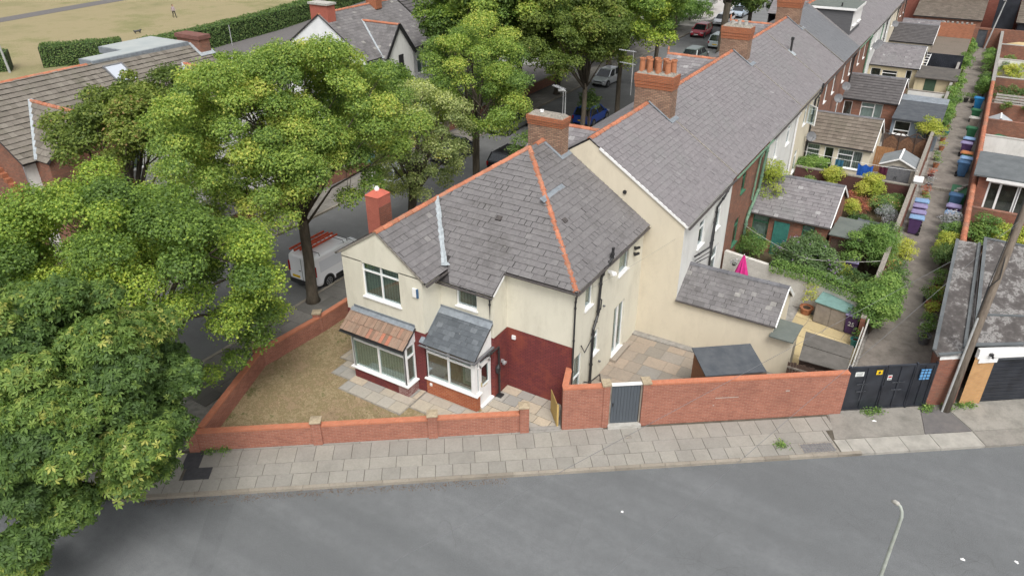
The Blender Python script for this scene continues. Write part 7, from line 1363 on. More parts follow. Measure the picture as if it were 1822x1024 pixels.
def limbs(tr_, rng, base, fork, bl, n, r0=.28, parent=None, lean=None, ivy=False):
    a = MB(); b0 = Vector(base); fk = Vector(fork); mid = (b0 + fk) / 2 + Vector((rng.uniform(-.1, .1), rng.uniform(-.1, .1), 0))
    a.tube([b0 + UZ * -.1, b0 + UZ * .25, mid, fk, fk + UZ * .3], [r0 * 1.5, r0 * 1.08, r0 * .92, r0 * .9, r0 * .4], 12)
    idx = rng.permutation(len(bl))[:n]
    for k_, i in enumerate(idx):
        p = Vector(bl[i][:3]); s_ = fk + Vector((rng.uniform(-.1, .1), rng.uniform(-.1, .1), rng.uniform(-.35, .2))); d = p - s_
        q1 = s_ + d * .35 + Vector((rng.uniform(-.3, .3), rng.uniform(-.3, .3), .25 + .08 * d.length)); q2 = s_ + d * .7 + Vector((rng.uniform(-.3, .3), rng.uniform(-.3, .3), .35)); rr = r0 * (.52 if k_ < 6 else .26)
        a.tube([s_, q1, q2, p], [rr, rr * .62, rr * .35, rr * .1], 6)
        for j in range(3):
            e = Vector(bl[int(rng.integers(len(bl)))][:3]); 
            if (e - q2).length < 3.2: a.tube([q2, (q2 + e) / 2 + UZ * .15, e], [rr * .3, rr * .18, .01], 5)
    return a.build('trunk', m['bark'], parent, smooth=True)
def tree(label, base, fork, c, rad, n, br, dens, size, mat, palmate=0, seed=1, low=-.35, nl=22, r0=.26, name='tree', group=None, tone=0, extra=(), inner=.25, lump=.22, **kw):
    rng = np.random.default_rng(seed); t = thing(name, label, 'tree', (0, 0, 0), group); bl = blobs(rng, c, rad, n, br, low, lump, inner) + [(*e, rng.random()) for e in extra]
    limbs(t, rng, base, fork, bl, nl, r0, t); crown(rng, bl, dens, size, lm[mat], t, palmate, tone_bias=tone, **kw)
    o = Vector((base[0], base[1], 0)); t.location = o
    for ch in t.children: ch.location = -o
    return t
# foreground chestnut, lower left
tree('large dark chestnut tree with drooping finger-like leaves overhanging the junction pavement', (-21.6, 7.9, 0), (-21.4, 7.6, 2.2), (-20.35, 7.6, 4.9), (3.0, 3.0, 3.5), 84, .8, 520, .17, 'chest', 5, 11, -.55, extra=((-18.2, 5.0, 3.0, .7), (-18.6, 4.8, 2.2, .6), (-19.2, 5.0, 1.4, .6), (-20.0, 5.4, 1.0, .6), (-22.5, 9.6, 4.6, 1.0), (-23.0, 10.4, 5.6, 1.0), (-22.6, 8.6, 6.0, 1.0)), inner=.18, lump=.12)
tree('big green street tree whose branches hang over the side garden wall', (-24.8, 13.4, 0), (-24.7, 13.5, 2.5), (-24.3, 12.8, 5.7), (4.3, 4.3, 3.1), 105, .9, 560, .10, 'maple', 0, 12, -.6, extra=((-20.6, 15.7, 3.9, .75), (-20.5, 15.0, 3.0, .7), (-20.9, 16.3, 3.4, .7), (-20.9, 14.2, 2.4, .6), (-21.6, 13.4, 1.9, .6)), inner=.15, lump=.14)
tree('tall yellow green street tree rising beside the white van', (-24.74, 21.7, 0), (-24.7, 21.8, 4.3), (-24.9, 21.8, 8.6), (4.0, 4.3, 3.1), 122, .85, 560, .10, 'maple_y', 0, 13, -.72, tone=.08, inner=.15, extra=((-21.9, 23.6, 5.9, .7), (-22.6, 22.8, 5.5, .7), (-26.5, 20.4, 5.4, .7), (-25.88, 18.82, 6.4, .85), (-27.64, 18.69, 6.6, .85), (-23.97, 18.76, 6.2, .85), (-29.28, 18.69, 6.8, .85), (-22.67, 18.87, 5.9, .85), (-26.19, 18.00, 5.6, .85), (-25.24, 19.32, 7.0, .85)), nl=40, r0=.27)
tree('rusty green tree in front of the pantiled roof beyond the street', (-33.5, 18.8, 0), (-33.5, 18.9, 3.5), (-33.8, 21.0, 7.3), (3.0, 3.2, 2.1), 58, .85, 330, .14, 'rusty', 0, 14, -.3, extra=((-36.5, 22.4, 9.3, .5), (-36.2, 21.8, 8.9, .6), (-35.8, 21.2, 8.6, .7)), tspread=.2)
tree('thin olive green street tree with pale yellowing leaves above the red chimney', (-24.8, 29.8, 0), (-24.7, 29.9, 3.0), (-24.8, 30.8, 5.4), (2.3, 2.9, 3.0), 80, .6, 300, .105, 'olive', 0, 15, -.85, tone=.12, inner=.2, lump=.15, tspread=.2)
tree('bright green feathery street tree with an exposed trunk above the roof ridge', (-24.75, 36.2, 0), (-24.7, 36.2, 4.8), (-25.0, 36.8, 7.3), (3.5, 3.7, 3.3), 75, .8, 400, .11, 'maple_y', 0, 16, -.7, tone=-.03, r0=.24)
tree('reddish tinged street tree with slim trunk behind the blue car', (-24.8, 50.9, 0), (-24.7, 51.0, 4.0), (-25.3, 51.0, 7.7), (3.5, 3.7, 3.2), 75, .95, 300, .15, 'rusty', 0, 17, -.6, r0=.2, tspread=.2)
tree('tall green street tree right of the reddish tinged one', (-24.9, 57.8, 0), (-24.9, 57.9, 5.0), (-24.9, 58.6, 9.0), (3.9, 4.6, 3.6), 90, 1.05, 290, .16, 'maple', 0, 18, -.5, tone=.1, r0=.2)
tree('small rounded tree on the far pavement left of the silver hatchback', (-32.6, 61.3, 0), (-32.6, 61.4, 2.6), (-32.7, 61.6, 5.2), (3.3, 3.6, 2.6), 60, .95, 220, .19, 'rusty', 0, 19, -.5, tspread=.18)
tree('dark tree rising behind the white gabled house', (-33.5, 45.0, 0), (-33.5, 45.0, 4.0), (-33.2, 50.0, 8.4), (3.2, 4.0, 3.2), 75, 1.1, 200, .18, 'maple', 0, 20, -.5, tone=-.12)
tree('dark green tree beside the tallest street trees', (-33.5, 56, 0), (-33.5, 56, 4.0), (-34.0, 56.5, 9.0), (5.0, 5.2, 4.8), 80, 1.35, 180, .22, 'dark', 0, 21, -.6)
tree('yellow green tree over the far pavement near the tall street trees', (-33.3, 51, 0), (-33.3, 51, 4.0), (-30.5, 49.5, 10.6), (3.8, 4.2, 3.0), 60, 1.15, 200, .2, 'maple_y', 0, 22, -.5)
tree('big forked street tree beside the white sporty car', (-24.9, 86.0, 0), (-24.9, 86.4, 5.2), (-25.0, 89, 12.5), (5.5, 6, 4.0), 60, 1.4, 150, .25, 'maple_y', 0, 23, -.3, r0=.42)
tree('dark spreading street tree beyond the forked one', (-24.9, 96.5, 0), (-24.9, 96.5, 3.0), (-25.0, 97, 6.6), (3.6, 6.0, 4.4), 70, 1.4, 160, .25, 'dark', 0, 24, -.6)
tree('slim street tree in front of the gravel lot beside the red car', (-33.0, 93, 0), (-33.0, 93, 7.0), (-33.0, 93, 10.5), (2.8, 3.0, 2.4), 30, 1.2, 140, .22, 'maple', 0, 25, -.3, r0=.16)
tree('low leafy tree across the street below the white gabled house', (-36.5, 40, 0), (-36.5, 40, 2.0), (-36.5, 40.5, 3.6), (2.4, 3.4, 2.0), 50, 1.1, 180, .17, 'maple', 0, 26, -.4)
tree('low leafy tree by the pantiled house chimney and the park road', (-52, 36, 0), (-52, 36, 2.0), (-53, 38, 3.2), (3.4, 3.6, 1.8), 40, 1.2, 130, .2, 'maple', 0, 27, -.2)
tree('broad tree filling the street beyond the tall street trees', (-33.2, 74, 0), (-33.2, 74, 4.0), (-33.6, 75, 8.0), (4.2, 5.4, 4.2), 60, 1.35, 150, .24, 'maple', 0, 29, -.6)
tree('tall tree beyond the two tall street trees on the near pavement', (-24.9, 66, 0), (-24.9, 66, 5.0), (-25.6, 66.5, 10.2), (3.4, 4.0, 3.2), 50, 1.25, 160, .22, 'maple', 0, 30, -.3, r0=.2)
def shrub(name, label, c, rad, n, br, dens, size, mat, seed, cat='shrub', low=-.2, group=None, stems=True, **kw):
    rng = np.random.default_rng(seed); t = thing(name, label, cat, (0, 0, 0), group); bl = blobs(rng, c, rad, n, br, low, .15, .3); crown(rng, bl, dens, size, lm[mat], t, name='foliage', **kw)
    if stems:
        a = MB(seed); [a.tube([(c[0], c[1], 0), tuple((c[i] + bl[k_][i]) / 2 for i in range(3)), bl[k_][:3]], [.03, .02, .008], 5) for k_ in range(0, len(bl), max(1, len(bl) // 8))]; a.build('stems', m['bark'], t)
    o = Vector((c[0], c[1], 0)); t.location = o
    for ch in t.children: ch.location = -o
    return t
# hedges
def hedge(label, pts, w_, h_, seed, dens=90, size=.12, mat='hedge', name='hedge', z0=0.0, jag=.06):
    rng = np.random.default_rng(seed); t = thing(name, label, 'hedge', (pts[0][0], pts[0][1], 0)); core = MB(); Cs, Ns = [], []
    for p, q in zip(pts[:-1], pts[1:]):
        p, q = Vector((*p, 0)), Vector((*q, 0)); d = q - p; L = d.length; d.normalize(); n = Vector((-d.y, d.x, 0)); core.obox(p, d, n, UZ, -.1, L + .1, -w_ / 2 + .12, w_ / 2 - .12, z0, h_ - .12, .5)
        for (area, f) in ((L * w_, 'top'), (L * (h_ - z0), 'a'), (L * (h_ - z0), 'b')):
            k_ = int(area * dens); u = rng.uniform(0, L, k_); j = rng.normal(size=k_) * jag
            if f == 'top': v = rng.uniform(-w_ / 2, w_ / 2, k_); zz = h_ + j + .05 * np.sin(u * 1.7); nn = np.tile((0, 0, 1.), (k_, 1))
            else: sg = 1 if f == 'a' else -1; v = sg * (w_ / 2 + j); zz = rng.uniform(z0, h_, k_); nn = np.tile((n.x * sg, n.y * sg, .35), (k_, 1))
            Cs.append(np.stack([p.x + d.x * u + n.x * v, p.y + d.y * u + n.y * v, zz], 1)); nn = nn + rng.normal(size=(k_, 3)) * .45; Ns.append(nn / np.linalg.norm(nn, axis=1)[:, None])
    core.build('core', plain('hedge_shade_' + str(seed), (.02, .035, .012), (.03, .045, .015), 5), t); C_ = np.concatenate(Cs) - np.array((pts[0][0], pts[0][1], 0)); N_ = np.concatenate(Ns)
    leafmesh('foliage', C_, N_, size, .45 + rng.normal(size=len(C_)) * .2, lm[mat], t, 0, .8, rng); return t
hedge('long clipped hedge along the park road', [(-77.6, 50.5), (-78.0, 58), (-79.7, 70), (-84, 86), (-89, 104)], 2.2, 2.3, 51, 60, .2)
hedge('clipped hedge behind the pantiled roof on the park side', [(-85.2, 43.2), (-81, 49.8)], 2.2, 2.2, 52, 70, .18)
hedge('clipped hedge beside the slim pale post', [(-88.4, 38.2), (-86.9, 40.6)], 2.4, 2.0, 53, 70, .18)
hedge('clipped hedge beyond the gap from the slim pale post', [(-93, 30), (-88.9, 37.2)], 2.4, 1.8, 54, 60, .2)
hedge('dark belt of bushes at the top of the park', [(-160, 100), (-112, 118), (-95, 128)], 5, 3.2, 55, 14, .5, 'dark', jag=.3)
# ivy on the white wall
hedge('thick ivy hedge spilling over the white garden wall', [(-5.9, 33.6), (-5.2, 33.5), (-4.0, 33.45), (-2.9, 33.15), (-1.5, 32.6)], .5, 1.98, 56, 620, .075, 'shrub', 'ivy', z0=1.5, jag=.07)
shrub('ivy_bush', 'bulky ivy mass at the corner of the alley beside the purple bin', (-1.0, 32.6, 1.2), (.75, .95, 1.1), 26, .45, 520, .09, 'shrub', 61, tone_bias=.05)
shrub('ivy_bush', 'rounded green ivy mass at the top of the wall nearer the buddleia', (-.85, 34.0, 1.3), (.6, .9, 1.0), 18, .45, 420, .09, 'shrub', 62, tone_bias=.12)
shrub('buddleia', 'big buddleia bush with purple flower spikes before the brick extension', (-4.7, 36.2, 1.1), (1.4, 1.3, .95), 44, .5, 420, .1, 'budd', 63, tspread=.2)
shrub('conifer', 'feathery green conifer bush beside the alley wall', (-2.05, 38.5, 1.3), (1.0, 1.1, 1.4), 36, .45, 480, .08, 'shrub', 64, tone_bias=.0)
shrub('golden_shrub', 'bright yellow green upright shrub below the washing line', (-3.5, 48.2, 1.0), (.6, .6, .85), 26, .38, 480, .085, 'lime', 65)
shrub('flowering_bush', 'low bush with pink flowers below the bright yellow green shrub', (-2.5, 47.2, .6), (.8, .8, .4), 18, .4, 380, .08, 'flower', 66); shrub('sage_bush', 'pale sage green bush beside the alley wall', (-2.0, 45.2, .6), (.5, .6, .6), 12, .35, 380, .07, 'sage', 67)
shrub('low_bush', 'green bush against the foot of the green-framed brick wall', (-7.6, 36.9, .7), (.7, .9, .8), 16, .4, 380, .08, 'shrub', 68); shrub('wild_bush', 'tall wispy bush growing up the green downpipe', (-7.85, 40.2, 3.2), (.5, .8, 1.5), 22, .42, 300, .08, 'lime', 69, low=-.9, tone_bias=-.25)
shrub('rust_shrub', 'rust red shrub in the border behind the ivy hedge', (-2.3, 34.6, .5), (.8, .6, .45), 14, .35, 380, .08, 'redpl', 70); shrub('sage_bush', 'spiky pale green plants in the border behind the ivy hedge', (-3.3, 35.0, .5), (.7, .6, .5), 14, .35, 380, .08, 'sage', 71); shrub('low_bush', 'leafy green border plants between the ivy and the buddleia', (-4.6, 34.4, .5), (.9, .5, .5), 14, .35, 380, .08, 'shrub', 72)
shrub('low_bush', 'leafy border plants under the conifer bush', (-2.2, 35.8, .6), (1.0, .6, .6), 16, .4, 380, .08, 'hedge', 73); shrub('red_leaved_bush', 'dark red bush left of the bright yellow green shrub', (-3.9, 46.0, .6), (.5, .9, .4), 12, .38, 300, .08, 'redpl', 74, tone_bias=-.3)
shrub('flowering_bush', 'round bush with white roses beneath the satellite dish', (-7.6, 50.2, 1.0), (.85, 1.0, .8), 22, .42, 350, .09, 'shrub', 75, tone_bias=.05); shrub('golden_shrub', 'small yellow green shrub behind the maroon wall', (-5.9, 48.9, 1.1), (.5, .5, .7), 16, .36, 380, .08, 'lime', 76); shrub('golden_shrub', 'yellow shrub beside the white verge of the brick extension', (-4.0, 44.6, .9), (.3, .6, .6), 12, .32, 380, .08, 'lime', 77)
shrub('bay_bush', 'yellowish bush at the alley side of the herringbone fence', (-1.5, 60.6, 1.7), (.7, .7, .7), 14, .38, 300, .09, 'lime', 78, tone_bias=-.1)
for i, (y, L_) in enumerate(((66.5, 'trailing greenery on the alley wall beside the charcoal roof'), (72, 'trailing greenery on the alley wall beside the white party wall'), (78.5, 'leafy climber on the alley wall beside the dark green door'), (88, 'leafy climber on the alley wall beside the black screen'), (96, 'bright climber below the spiked brick wall'))): shrub('climber', L_, (-.9, y, 1.1), (.45, 2.4, .9), 18, .42, 230, .12, 'shrub', 80 + i, tone_bias=.05 * (i % 3))
for i, (x, y, rx, ry, rz_, mt, L_) in enumerate(((2.9, 44.6, .8, 1.2, .9, 'shrub', 'green bush beyond the garages beside the raised pale terrace'), (4.0, 44.2, .8, .8, .7, 'lime', 'pale yellowish bush beyond the garages past the leaning pole'), (1.3, 92, .5, 3.5, .9, 'shrub', 'climber on the clay coped alley wall near its far end'), (3.8, 87, 1.6, 1.6, .8, 'lime', 'mixed yellow planting in a far yard across the alley'), (2.6, 89, .8, 1.2, .9, 'shrub', 'green planting by the alley in a far yard across the alley'), (4, 77.8, 1.7, 1.2, .7, 'hedge', 'dark clipped bush above the white slatted fence'), (1.35, 79.5, .4, .9, .8, 'shrub', 'small climber on the clay coped alley wall above the bright blue bin'), (1.3, 82.5, .4, 1.6, .8, 'hedge', 'plants against the clay coped alley wall beyond the row of small pots'))): shrub('garden_bush', L_, (x, y, .9), (rx, ry, rz_), 18, .45, 260, .11, mt, 90 + i)
for i, (x, L_) in enumerate(((3.0, 'left of the two dark ivy balls on the brick cross wall'), (4.5, 'right of the two dark ivy balls on the brick cross wall'))): shrub('ivy_ball', L_, (x, 70.2, 1.75), (.35, .2, .35), 8, .25, 300, .09, 'dark', 100 + i, stems=False)
shrub('conifer', 'dark upright conifer behind the ridge beside the brick chimney', (-19.4, 33.0, 3.2), (.9, 1.0, 3.0), 46, .5, 300, .1, 'dark', 105, low=-1, tone_bias=.1); shrub('low_bush', 'leafy suckers round the slim trunk by the silver hatchback', (-25.0, 52.6, 2.2), (.6, .8, 1.2), 16, .4, 220, .12, 'dark', 106)
for i, (x, y, L_) in enumerate(((-36, 96, 'wild bushes in front of the pale gravel lot'), (-35, 104, 'tall weeds beside the pale gravel lot'), (-36.5, 112, 'grey green bushes behind the white sporty car'))): shrub('wild_bush', L_, (x, y, 1.0), (2.0, 4.0, 1.2), 24, .8, 120, .2, 'shrub' if i < 2 else 'sage', 110 + i, tone_bias=.05)
# filler planting
for i, (x, y, rx, ry, rz_, mt, L_) in enumerate(((-3.4, 44.0, .7, .8, .45, 'hedge', 'dark low bush beyond the black netting'), (-5.4, 47.6, 1.0, .7, .5, 'redpl', 'dark red leaved hedge before the maroon wall'), (-7.2, 48.2, .8, .6, .6, 'flower', 'flowery bush against the white house wall by the maroon wall'), (-2.0, 48.6, .5, .5, .45, 'flower', 'small flowering bush under the plum towel'), (-6.4, 35.2, .9, .6, .35, 'shrub', 'low greenery at the foot of the white garden wall'), (-3.1, 36.9, .6, .7, .5, 'lime', 'yellowish low plants between the buddleia and the conifer bush'))): shrub('low_bush', L_, (x, y, rz_ * .8), (rx, ry, rz_), 16, .34, 380, .08, mt, 210 + i, tone_bias=-.08)
# pots
def potted(name, label, loc, r, h, pm, fm, seed, fr=.3, fh=.3, dens=260, ls=.07, cat='potted plant', group=None, n=8):
    t = thing(name, label, cat, (0, 0, 0), group); a = MB(seed); a.lathe((0, 0, 0), [(r * .72, 0), (r * .95, h * .82), (r * 1.08, h * .84), (r * 1.08, h), (r * .9, h), (r * .88, h * .88)], 14); a.build('pot', m[pm], t)
    a = MB(); a.lathe((0, 0, h * .86), [(r * .88, 0), (r * .5, .01)], 12); a.build('soil', m['soil'], t)
    rng = np.random.default_rng(seed); crown(rng, blobs(rng, (0, 0, h + fh * .6), (fr * .7, fr * .7, fh * .7), n, fr * .55, -.5, .15, .3), dens, ls, lm[fm], t, name='foliage'); place(t, loc); return t
grp = 'pots and tubs along the garage wall of the alley'
rowg = [(1.18, 33.0, .26, .42, 'greyplastic', 'shrub', 'grey tub with a leafy plant, nearest the black gates'), (1.2, 34.3, .3, .25, 'conc_light', 'shrub', 'pale rimmed round bowl second from the black gates'), (1.22, 35.3, .2, .3, 'greyplastic', 'lime', 'small dark pot of ferny leaves third from the black gates'), (1.2, 36.3, .3, .42, 'pot', 'shrub', 'barrel sized terracotta pot beside the narrow garage'), (.9, 36.9, .17, .3, 'black', 'dark', 'small black pot standing out in the alley before the terracotta pots'), (1.3, 37.1, .3, .3, 'pot', 'lime', 'wide terracotta bowl of pale leaves beside the narrow garage'), (1.18, 38.1, .27, .3, 'pot', 'shrub', 'broad leafy plant in terracotta behind the wide bowl'), (1.25, 39.1, .22, .35, 'maroon', 'shrub', 'tall plant in a brown pot at the far corner of the narrow garage')]
for i, (x, y, r_, h_, pm_, fm_, L_) in enumerate(rowg): potted('potted_plant', L_, (x, y, .016), r_, h_, pm_, fm_, 120 + i, .42, .45, group=grp)
for i, (x, y, rz_, mt, L_) in enumerate(((1.15, 41.0, .6, 'hedge', 'straggly dark green plant at the foot of the terracotta coped wall'), (1.15, 42.0, .8, 'lime', 'yellow leaved bush in a tub by the terracotta coped wall'), (1.2, 43.6, .8, 'shrub', 'green bush in a tub nearer the blue and purple bins'), (1.25, 45.2, .8, 'sage', 'whitish bush leaning over the purple bin'))): shrub('tub_bush', L_, (x, y, .8), (.42, .6, rz_), 16, .35, 350, .08, mt, 140 + i, group='bushes along the garage side of the alley')
for i, (x, y, rz_, mt, L_) in enumerate(((-.7, 40.0, .8, 'lime', 'leafy bush below the old brick alley wall beside the pale bins'), (-.7, 37.0, .9, 'flower', 'rose bush with pale pink blooms on the terrace side of the alley'), (-.65, 35.4, .6, 'shrub', 'small green bush by the green box on the terrace side of the alley'))): shrub('alley_bush', L_, (x, y, .8), (.42, .7, rz_), 16, .36, 350, .08, mt, 150 + i, group='bushes along the terrace side of the alley')
lp = [(49.0, 'pot', 'flower'), (50.3, 'conc_light', 'flower'), (51.8, 'pot', 'redpl'), (53.4, 'greyplastic', 'sage'), (55.2, 'maroon', 'redpl'), (57.8, 'pot', 'flower'), (59.3, 'greyplastic', 'shrub'), (62.0, 'pot', 'lime'), (64.3, 'pot', 'flower'), (66.4, 'teal_glaze', 'shrub'), (68.2, 'pot', 'flower'), (70.0, 'conc_light', 'redpl'), (71.8, 'pot', 'shrub'), (47.0, 'pot', 'flower')]
lw_ = ['whose pot stands just beyond the two pale shed roofs', 'level with the near end of the herringbone fence', 'beside the near scallop of the herringbone fence', 'with silvery leaves beside the herringbone fence', 'with dark red leaves beside the herringbone fence', 'next to the yellowish bay bush', 'just past the yellowish bay bush', 'beside the window of the blue grey outbuilding', 'with orange flowers beside the charcoal felt roof', 'in a turquoise pot beside the charcoal felt roof', 'with orange flowers by the lead upstand', 'with reddish leaves before the white party wall', 'in terracotta level with the white party wall', 'nearest the step across the alley']
for i, ((y, pm_, fm_), L_) in enumerate(zip(lp, lw_)): potted('potted_plant', 'alley plant ' + L_, (-.62 + .1 * (i % 2), y, .016), .19, .28, pm_, fm_, 160 + i, .3, .32, 200, .08, group='pots lining the terrace side of the alley')
for i, x in enumerate((-.35, .15, .65)): potted('potted_plant', ['left', 'middle', 'right'][i] + ' one of three dark pots of grass across the far alley', (x, 77.5, .016), .2, .35, 'black', 'shrub', 180 + i, .28, .35, 160, .09, group='three dark pots across the far alley')
potted('potted_tree', 'slim young standard tree in a wide terracotta pot on the yellow flags', (-3.85, 33.0 - .1, .03), .3, .36, 'pot', 'lime', 190, .36, .9, 200, .08, n=10); potted('potted_plant', 'leafy plant with a pink bloom in a turquoise glazed pot', (-1.4, 31.15, .03), .2, .38, 'teal_glaze', 'shrub', 191, .22, .36)
potted('hanging_basket', 'round green ball basket on the white wall behind the extension', (-7.6, 33.3, 1.4), .12, .1, 'black', 'sage', 192, .22, .15)
# bins
def wbin(label, loc, rz, body, lid, group='wheeled bins along the alley', num=None):
    t = thing('wheelie_bin', label, 'wheelie bin', (0, 0, 0), group); a = MB(); a.loft([[(-.22, -.25, .05), (.22, -.25, .05), (.22, .22, .05), (-.22, .22, .05)], [(-.28, -.33, .95), (.28, -.33, .95), (.28, .33, .95), (-.28, .33, .95)], [(-.3, -.35, .95), (.3, -.35, .95), (.3, .35, .95), (-.3, .35, .95)], [(-.3, -.35, .99), (.3, -.35, .99), (.3, .35, .99), (-.3, .35, .99)]], True, .5); bo = a.build('body', m[body], t)
    a = MB(); a.loft([[(-.31, -.38, .99), (.31, -.38, .99), (.31, .36, .99), (-.31, .36, .99)], [(-.30, -.36, 1.03), (.30, -.36, 1.03), (.30, .36, 1.06), (-.30, .36, 1.06)], [(-.2, -.25, 1.06), (.2, -.25, 1.06), (.2, .3, 1.09), (-.2, .3, 1.09)]], True, .5); a.box(-.28, .28, .34, .42, .96, 1.0); a.build('lid', m[lid], t)
    for s_ in (-1, 1): a = MB(); a.tube([(s_ * .24, .27, .1), (s_ * .3, .27, .1)], .1, 12); a.build('wheel', m['tyre'], t)
    if num: lettering('number', num, .28, m['sign_white'], t, (.0, -.322, .48), (R(86), 0, 0)); lettering('lid_emblem', '9', .22, m['navy'], t, (0, -.14, 1.092), (R(4), 0, 0))
    return place(t, loc, rz)
wbin('purple wheelie bin numbered 25 at the corner of the yellow flagged patio', (-1.72, 32.25, .03), R(-8), 'bin_purple', 'bin_lilac', num='25')
wbin('purple wheelie bin with lilac lid beside the small brick outhouse', (-2.75, 37.7, .02), R(4), 'bin_purple', 'bin_lilac')
zb_ = .016
rb = [(-.6, 45.2, 'bin_purple', 'bin_paleblue', 'pale blue lidded bin, first of the four bins against the pale topped wall'), (-.6, 46.1, 'bin_purple', 'bin_lilac', 'lilac lidded bin second of the four bins against the pale topped wall'), (-.62, 47.1, 'bin_purple', 'bin_lilac', 'lilac lidded bin third of the four bins against the pale topped wall'), (-.62, 48.0, 'bin_purple', 'bin_paleblue', 'pale blue lidded bin last of the four bins against the pale topped wall'),
 (1.12, 46.9, 'bin_purple', 'bin_paleblue', 'pale blue lidded bin behind the whitish bush'), (1.12, 48.1, 'bin_purple', 'bin_lilac', 'purple bin half under the whitish bush'), (1.1, 50.1, 'bin_blue', 'bin_blue', 'blue bin beside the dark green box by the alley step'),
 (1.1, 56.8, 'bin_blue', 'bin_blue', 'big mid blue bin standing out on the garage side of the alley'), (1.2, 57.8, 'bin_blue', 'bin_paleblue', 'blue bin with paler lid just behind the big blue one'), (1.15, 59.0, 'bin_green', 'orange', 'green bin with an orange tray on its lid'), (1.0, 61.4, 'bin_purple', 'bin_lilac', 'purple bin under a yellow plant on the garage side of the alley'), (1.1, 62.6, 'bin_purple', 'bin_paleblue', 'bin with pale blue lid behind the purple one'), (1.1, 65.6, 'bin_green', 'bin_green', 'green bin halfway along the right-hand row'), (1.12, 68.6, 'taupe', 'conc_light', 'brown bin with flat grey lid'), (1.12, 71.2, 'bin_green', 'bin_green', 'green bin with flowers behind the grey lidded one'), (1.12, 75.4, 'bin_cyan', 'bin_cyan', 'bright cyan blue bin furthest up the alley')]
for x, y, b_, l_, L_ in rb: wbin(L_, (x, y, zb_), R(90 if x > 0 else -90), b_, l_)
wbin('dark green bin lying open among the clutter behind the clay coped wall', (3.0, 64.3, .02), R(60), 'bin_green', 'bin_green'); 
# odds and ends
gb_ = thing('compost_box', 'pale green topped dark green box on the terrace side of the alley', 'box', (-.65, 34.9, 0)); a = MB(); a.box(-.95, -.35, 35.0 - .5, 35.3, .02, .6); a.build('body', m['bin_green'], gb_); a = MB(); a.box(-1.0, -.32, 34.45, 35.35, .6, .68); a.build('lid', m['aqua'], gb_)
pb_ = thing('planter_box', 'dark green box with rubble on top beside the alley step', 'box', (1.1, 51.6, 0)); a = MB(); a.box(.75, 1.6, 50.9, 52.6, .02, .8); a.build('body', m['bin_green'], pb_); a = MB(4); [a.obox((.9 + .12 * k_, 51 + .3 * k_, .8), (1, .3 * k_, 0), (0, 1, .1), UZ, 0, .22, 0, .2, 0, .12 + .05 * (k_ % 2)) for k_ in range(5)]; a.build('rubble', m['concrete'], pb_)
st = MB(); st.box(-1.0, 1.62, 53.1, 53.4, .0, .2); struct(st.build('alley_step', m['mortar']))
wbx = thing('wall_box', 'small white box on top of the alley wall beside the plastic shed', 'box', (-1.1, 48.4, 1.9)); a = MB(); a.slab([(-1.35, 48.1, 2.1), (-.85, 48.1, 2.1), (-.85, 48.8, 2.2), (-1.35, 48.8, 2.2)], .06); a.build('lid', m['frame'], wbx); a = MB(); a.box(-1.3, -.9, 48.15, 48.75, 1.9, 2.03); a.build('body', m['conc_light'], wbx)
for i, (x, y, w_, h_, mt, L_) in enumerate(((2.4, 65.0, .9, .7, 'conc_light', 'white plastic bag heap against the clay coped alley wall'), (3.7, 64.4, .8, .5, 'lime', 'lime green crate in the cluttered yard across the alley'), (3.5, 63.4, .9, .4, 'conc_light', 'white sack beside the lime green crate'), (4.5, 64.0, .9, .5, 'sage_', 'grey green tarpaulin bundle past the leaning pole'), (2.4, 62.8, .8, .3, 'pot', 'pile of old red bricks in the cluttered yard across the alley'), (2.9, 65.1, 1.4, .5, 'concrete', 'long grey board leaning across the cluttered yard'))):
    if mt == 'sage_': mt = 'felt_green'
    rng = random.Random(i); a = MB(i); rings = []
    for z, q_ in ((0, 1), (.4, 1.05), (.8, .8), (1, .35)): rings.append([(x + w_ / 2 * q_ * math.cos(k_ * .628) * rng.uniform(.85, 1.1), y + w_ / 2 * q_ * math.sin(k_ * .628) * rng.uniform(.85, 1.1), .02 + h_ * z * rng.uniform(.9, 1.05)) for k_ in range(10)])
    a.loft(rings, True, .5); tag(a.build('yard_clutter', m[mt]), L_, 'clutter')
tb2 = thing('blue_recycling_banner', 'small blue sign on a pale post under the olive tree', 'sign', (-31.5, 34.0, 0)); a = MB(); a.tube([(-31.6, 34.2, 0), (-31.6, 34.2, 2.3)], .05, 6); a.build('post', m['frame'], tb2); a = MB(); a.box(-32.0, -31.2, 34.15, 34.2, 1.9, 2.6); a.build('panel', m['bin_cyan'], tb2)
tb2.name = 'blue_sign'
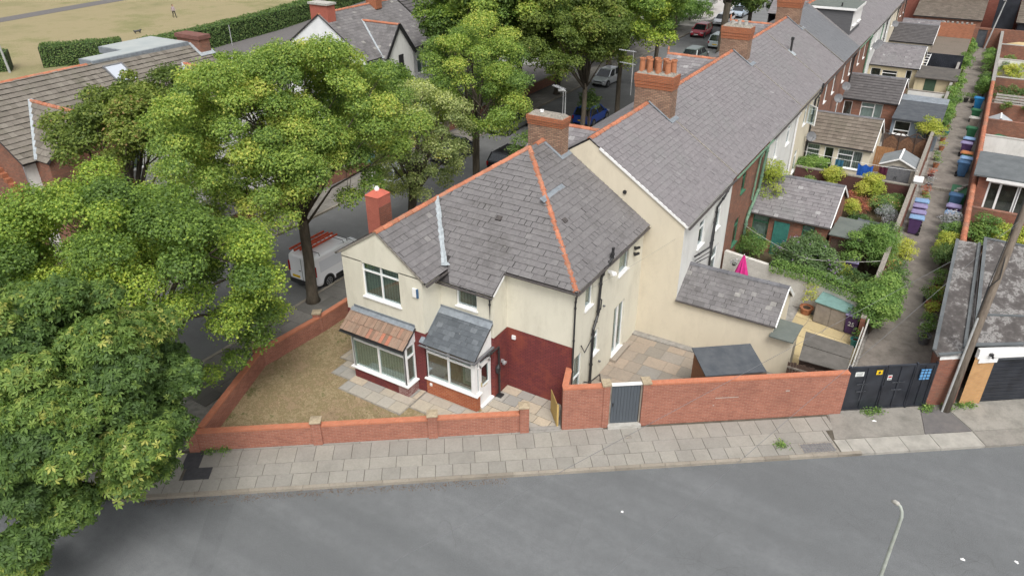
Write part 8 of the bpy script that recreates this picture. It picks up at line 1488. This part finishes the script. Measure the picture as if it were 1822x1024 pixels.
for i, (s_, d_, a_, w_, L_) in enumerate(((5.0, 17.4, .3, .08, 'small white scrap of litter alone on the open road'), (15.0, 14.6, .1, .13, 'white scrap of litter in the road beyond the lamp'), (16.6, 14.4, -.6, .12, 'thin white scrap of litter nearest the right edge'), (15.5, 21.0, .4, .16, 'white wrapper lying on the concrete crossover'))):
    a = MB(i); z_ = -.098 if d_ < 19 else .012; c_ = Vector(P(s_, d_)); u = Vector((math.cos(a_), math.sin(a_), 0)); v_ = Vector((-u.y, u.x, 0)); a.obox(c_ + UZ * z_, u, v_, UZ, 0, w_, 0, .06, 0, .015); a.obox(c_ + UZ * z_ + u * .03, (u + v_ * .6).normalized(), v_, UZ, 0, w_ * .5, 0, .05, .012, .03); tag(a.build('litter', m['frame']), L_, 'litter')
# weeds and leaf litter at the kerb and wall foot
def scatter(name, label, cat, pts, n, size, mat, seed, spread, h=.05, z=0.0, tone=0):
    rng = np.random.default_rng(seed); C_ = []
    for (x, y, z_) in pts: k_ = n // len(pts); C_.append(np.stack([x + rng.normal(size=k_) * spread, y + rng.normal(size=k_) * spread, z_ + np.abs(rng.normal(size=k_)) * h], 1))
    C_ = np.concatenate(C_); N_ = rng.normal(size=(len(C_), 3)) * .5 + np.array((0, 0, 1.)); N_ /= np.linalg.norm(N_, axis=1)[:, None]; o = leafmesh(name, C_, N_, size, .4 + tone + rng.normal(size=len(C_)) * .3, mat, None, 0, .7, rng); tag(o, label, cat); o['kind'] = 'stuff'; return o
scatter('fallen_leaves', 'brown fallen leaves gathered along the kerb', 'leaves', [P(-11 + .35 * k_, 19.22 - .05 * (k_ % 3), -.095) for k_ in range(36)], 1400, .04, m['fallen'], 201, .10, .006)
scatter('weeds', 'small green weeds along the foot of the gates and garages', 'weeds', [P(s_, d_, .01) for s_, d_ in ((15.6, 21.5), (16.0, 21.55), (17.95, 21.5), (18.1, 21.6), (18.85, 21.5), (19.4, 21.6), (19.8, 21.6), (-9.3, 21.48), (-8.8, 21.5), (11.5, 20.0))], 1600, .07, lm['shrub'], 202, .12, .08)
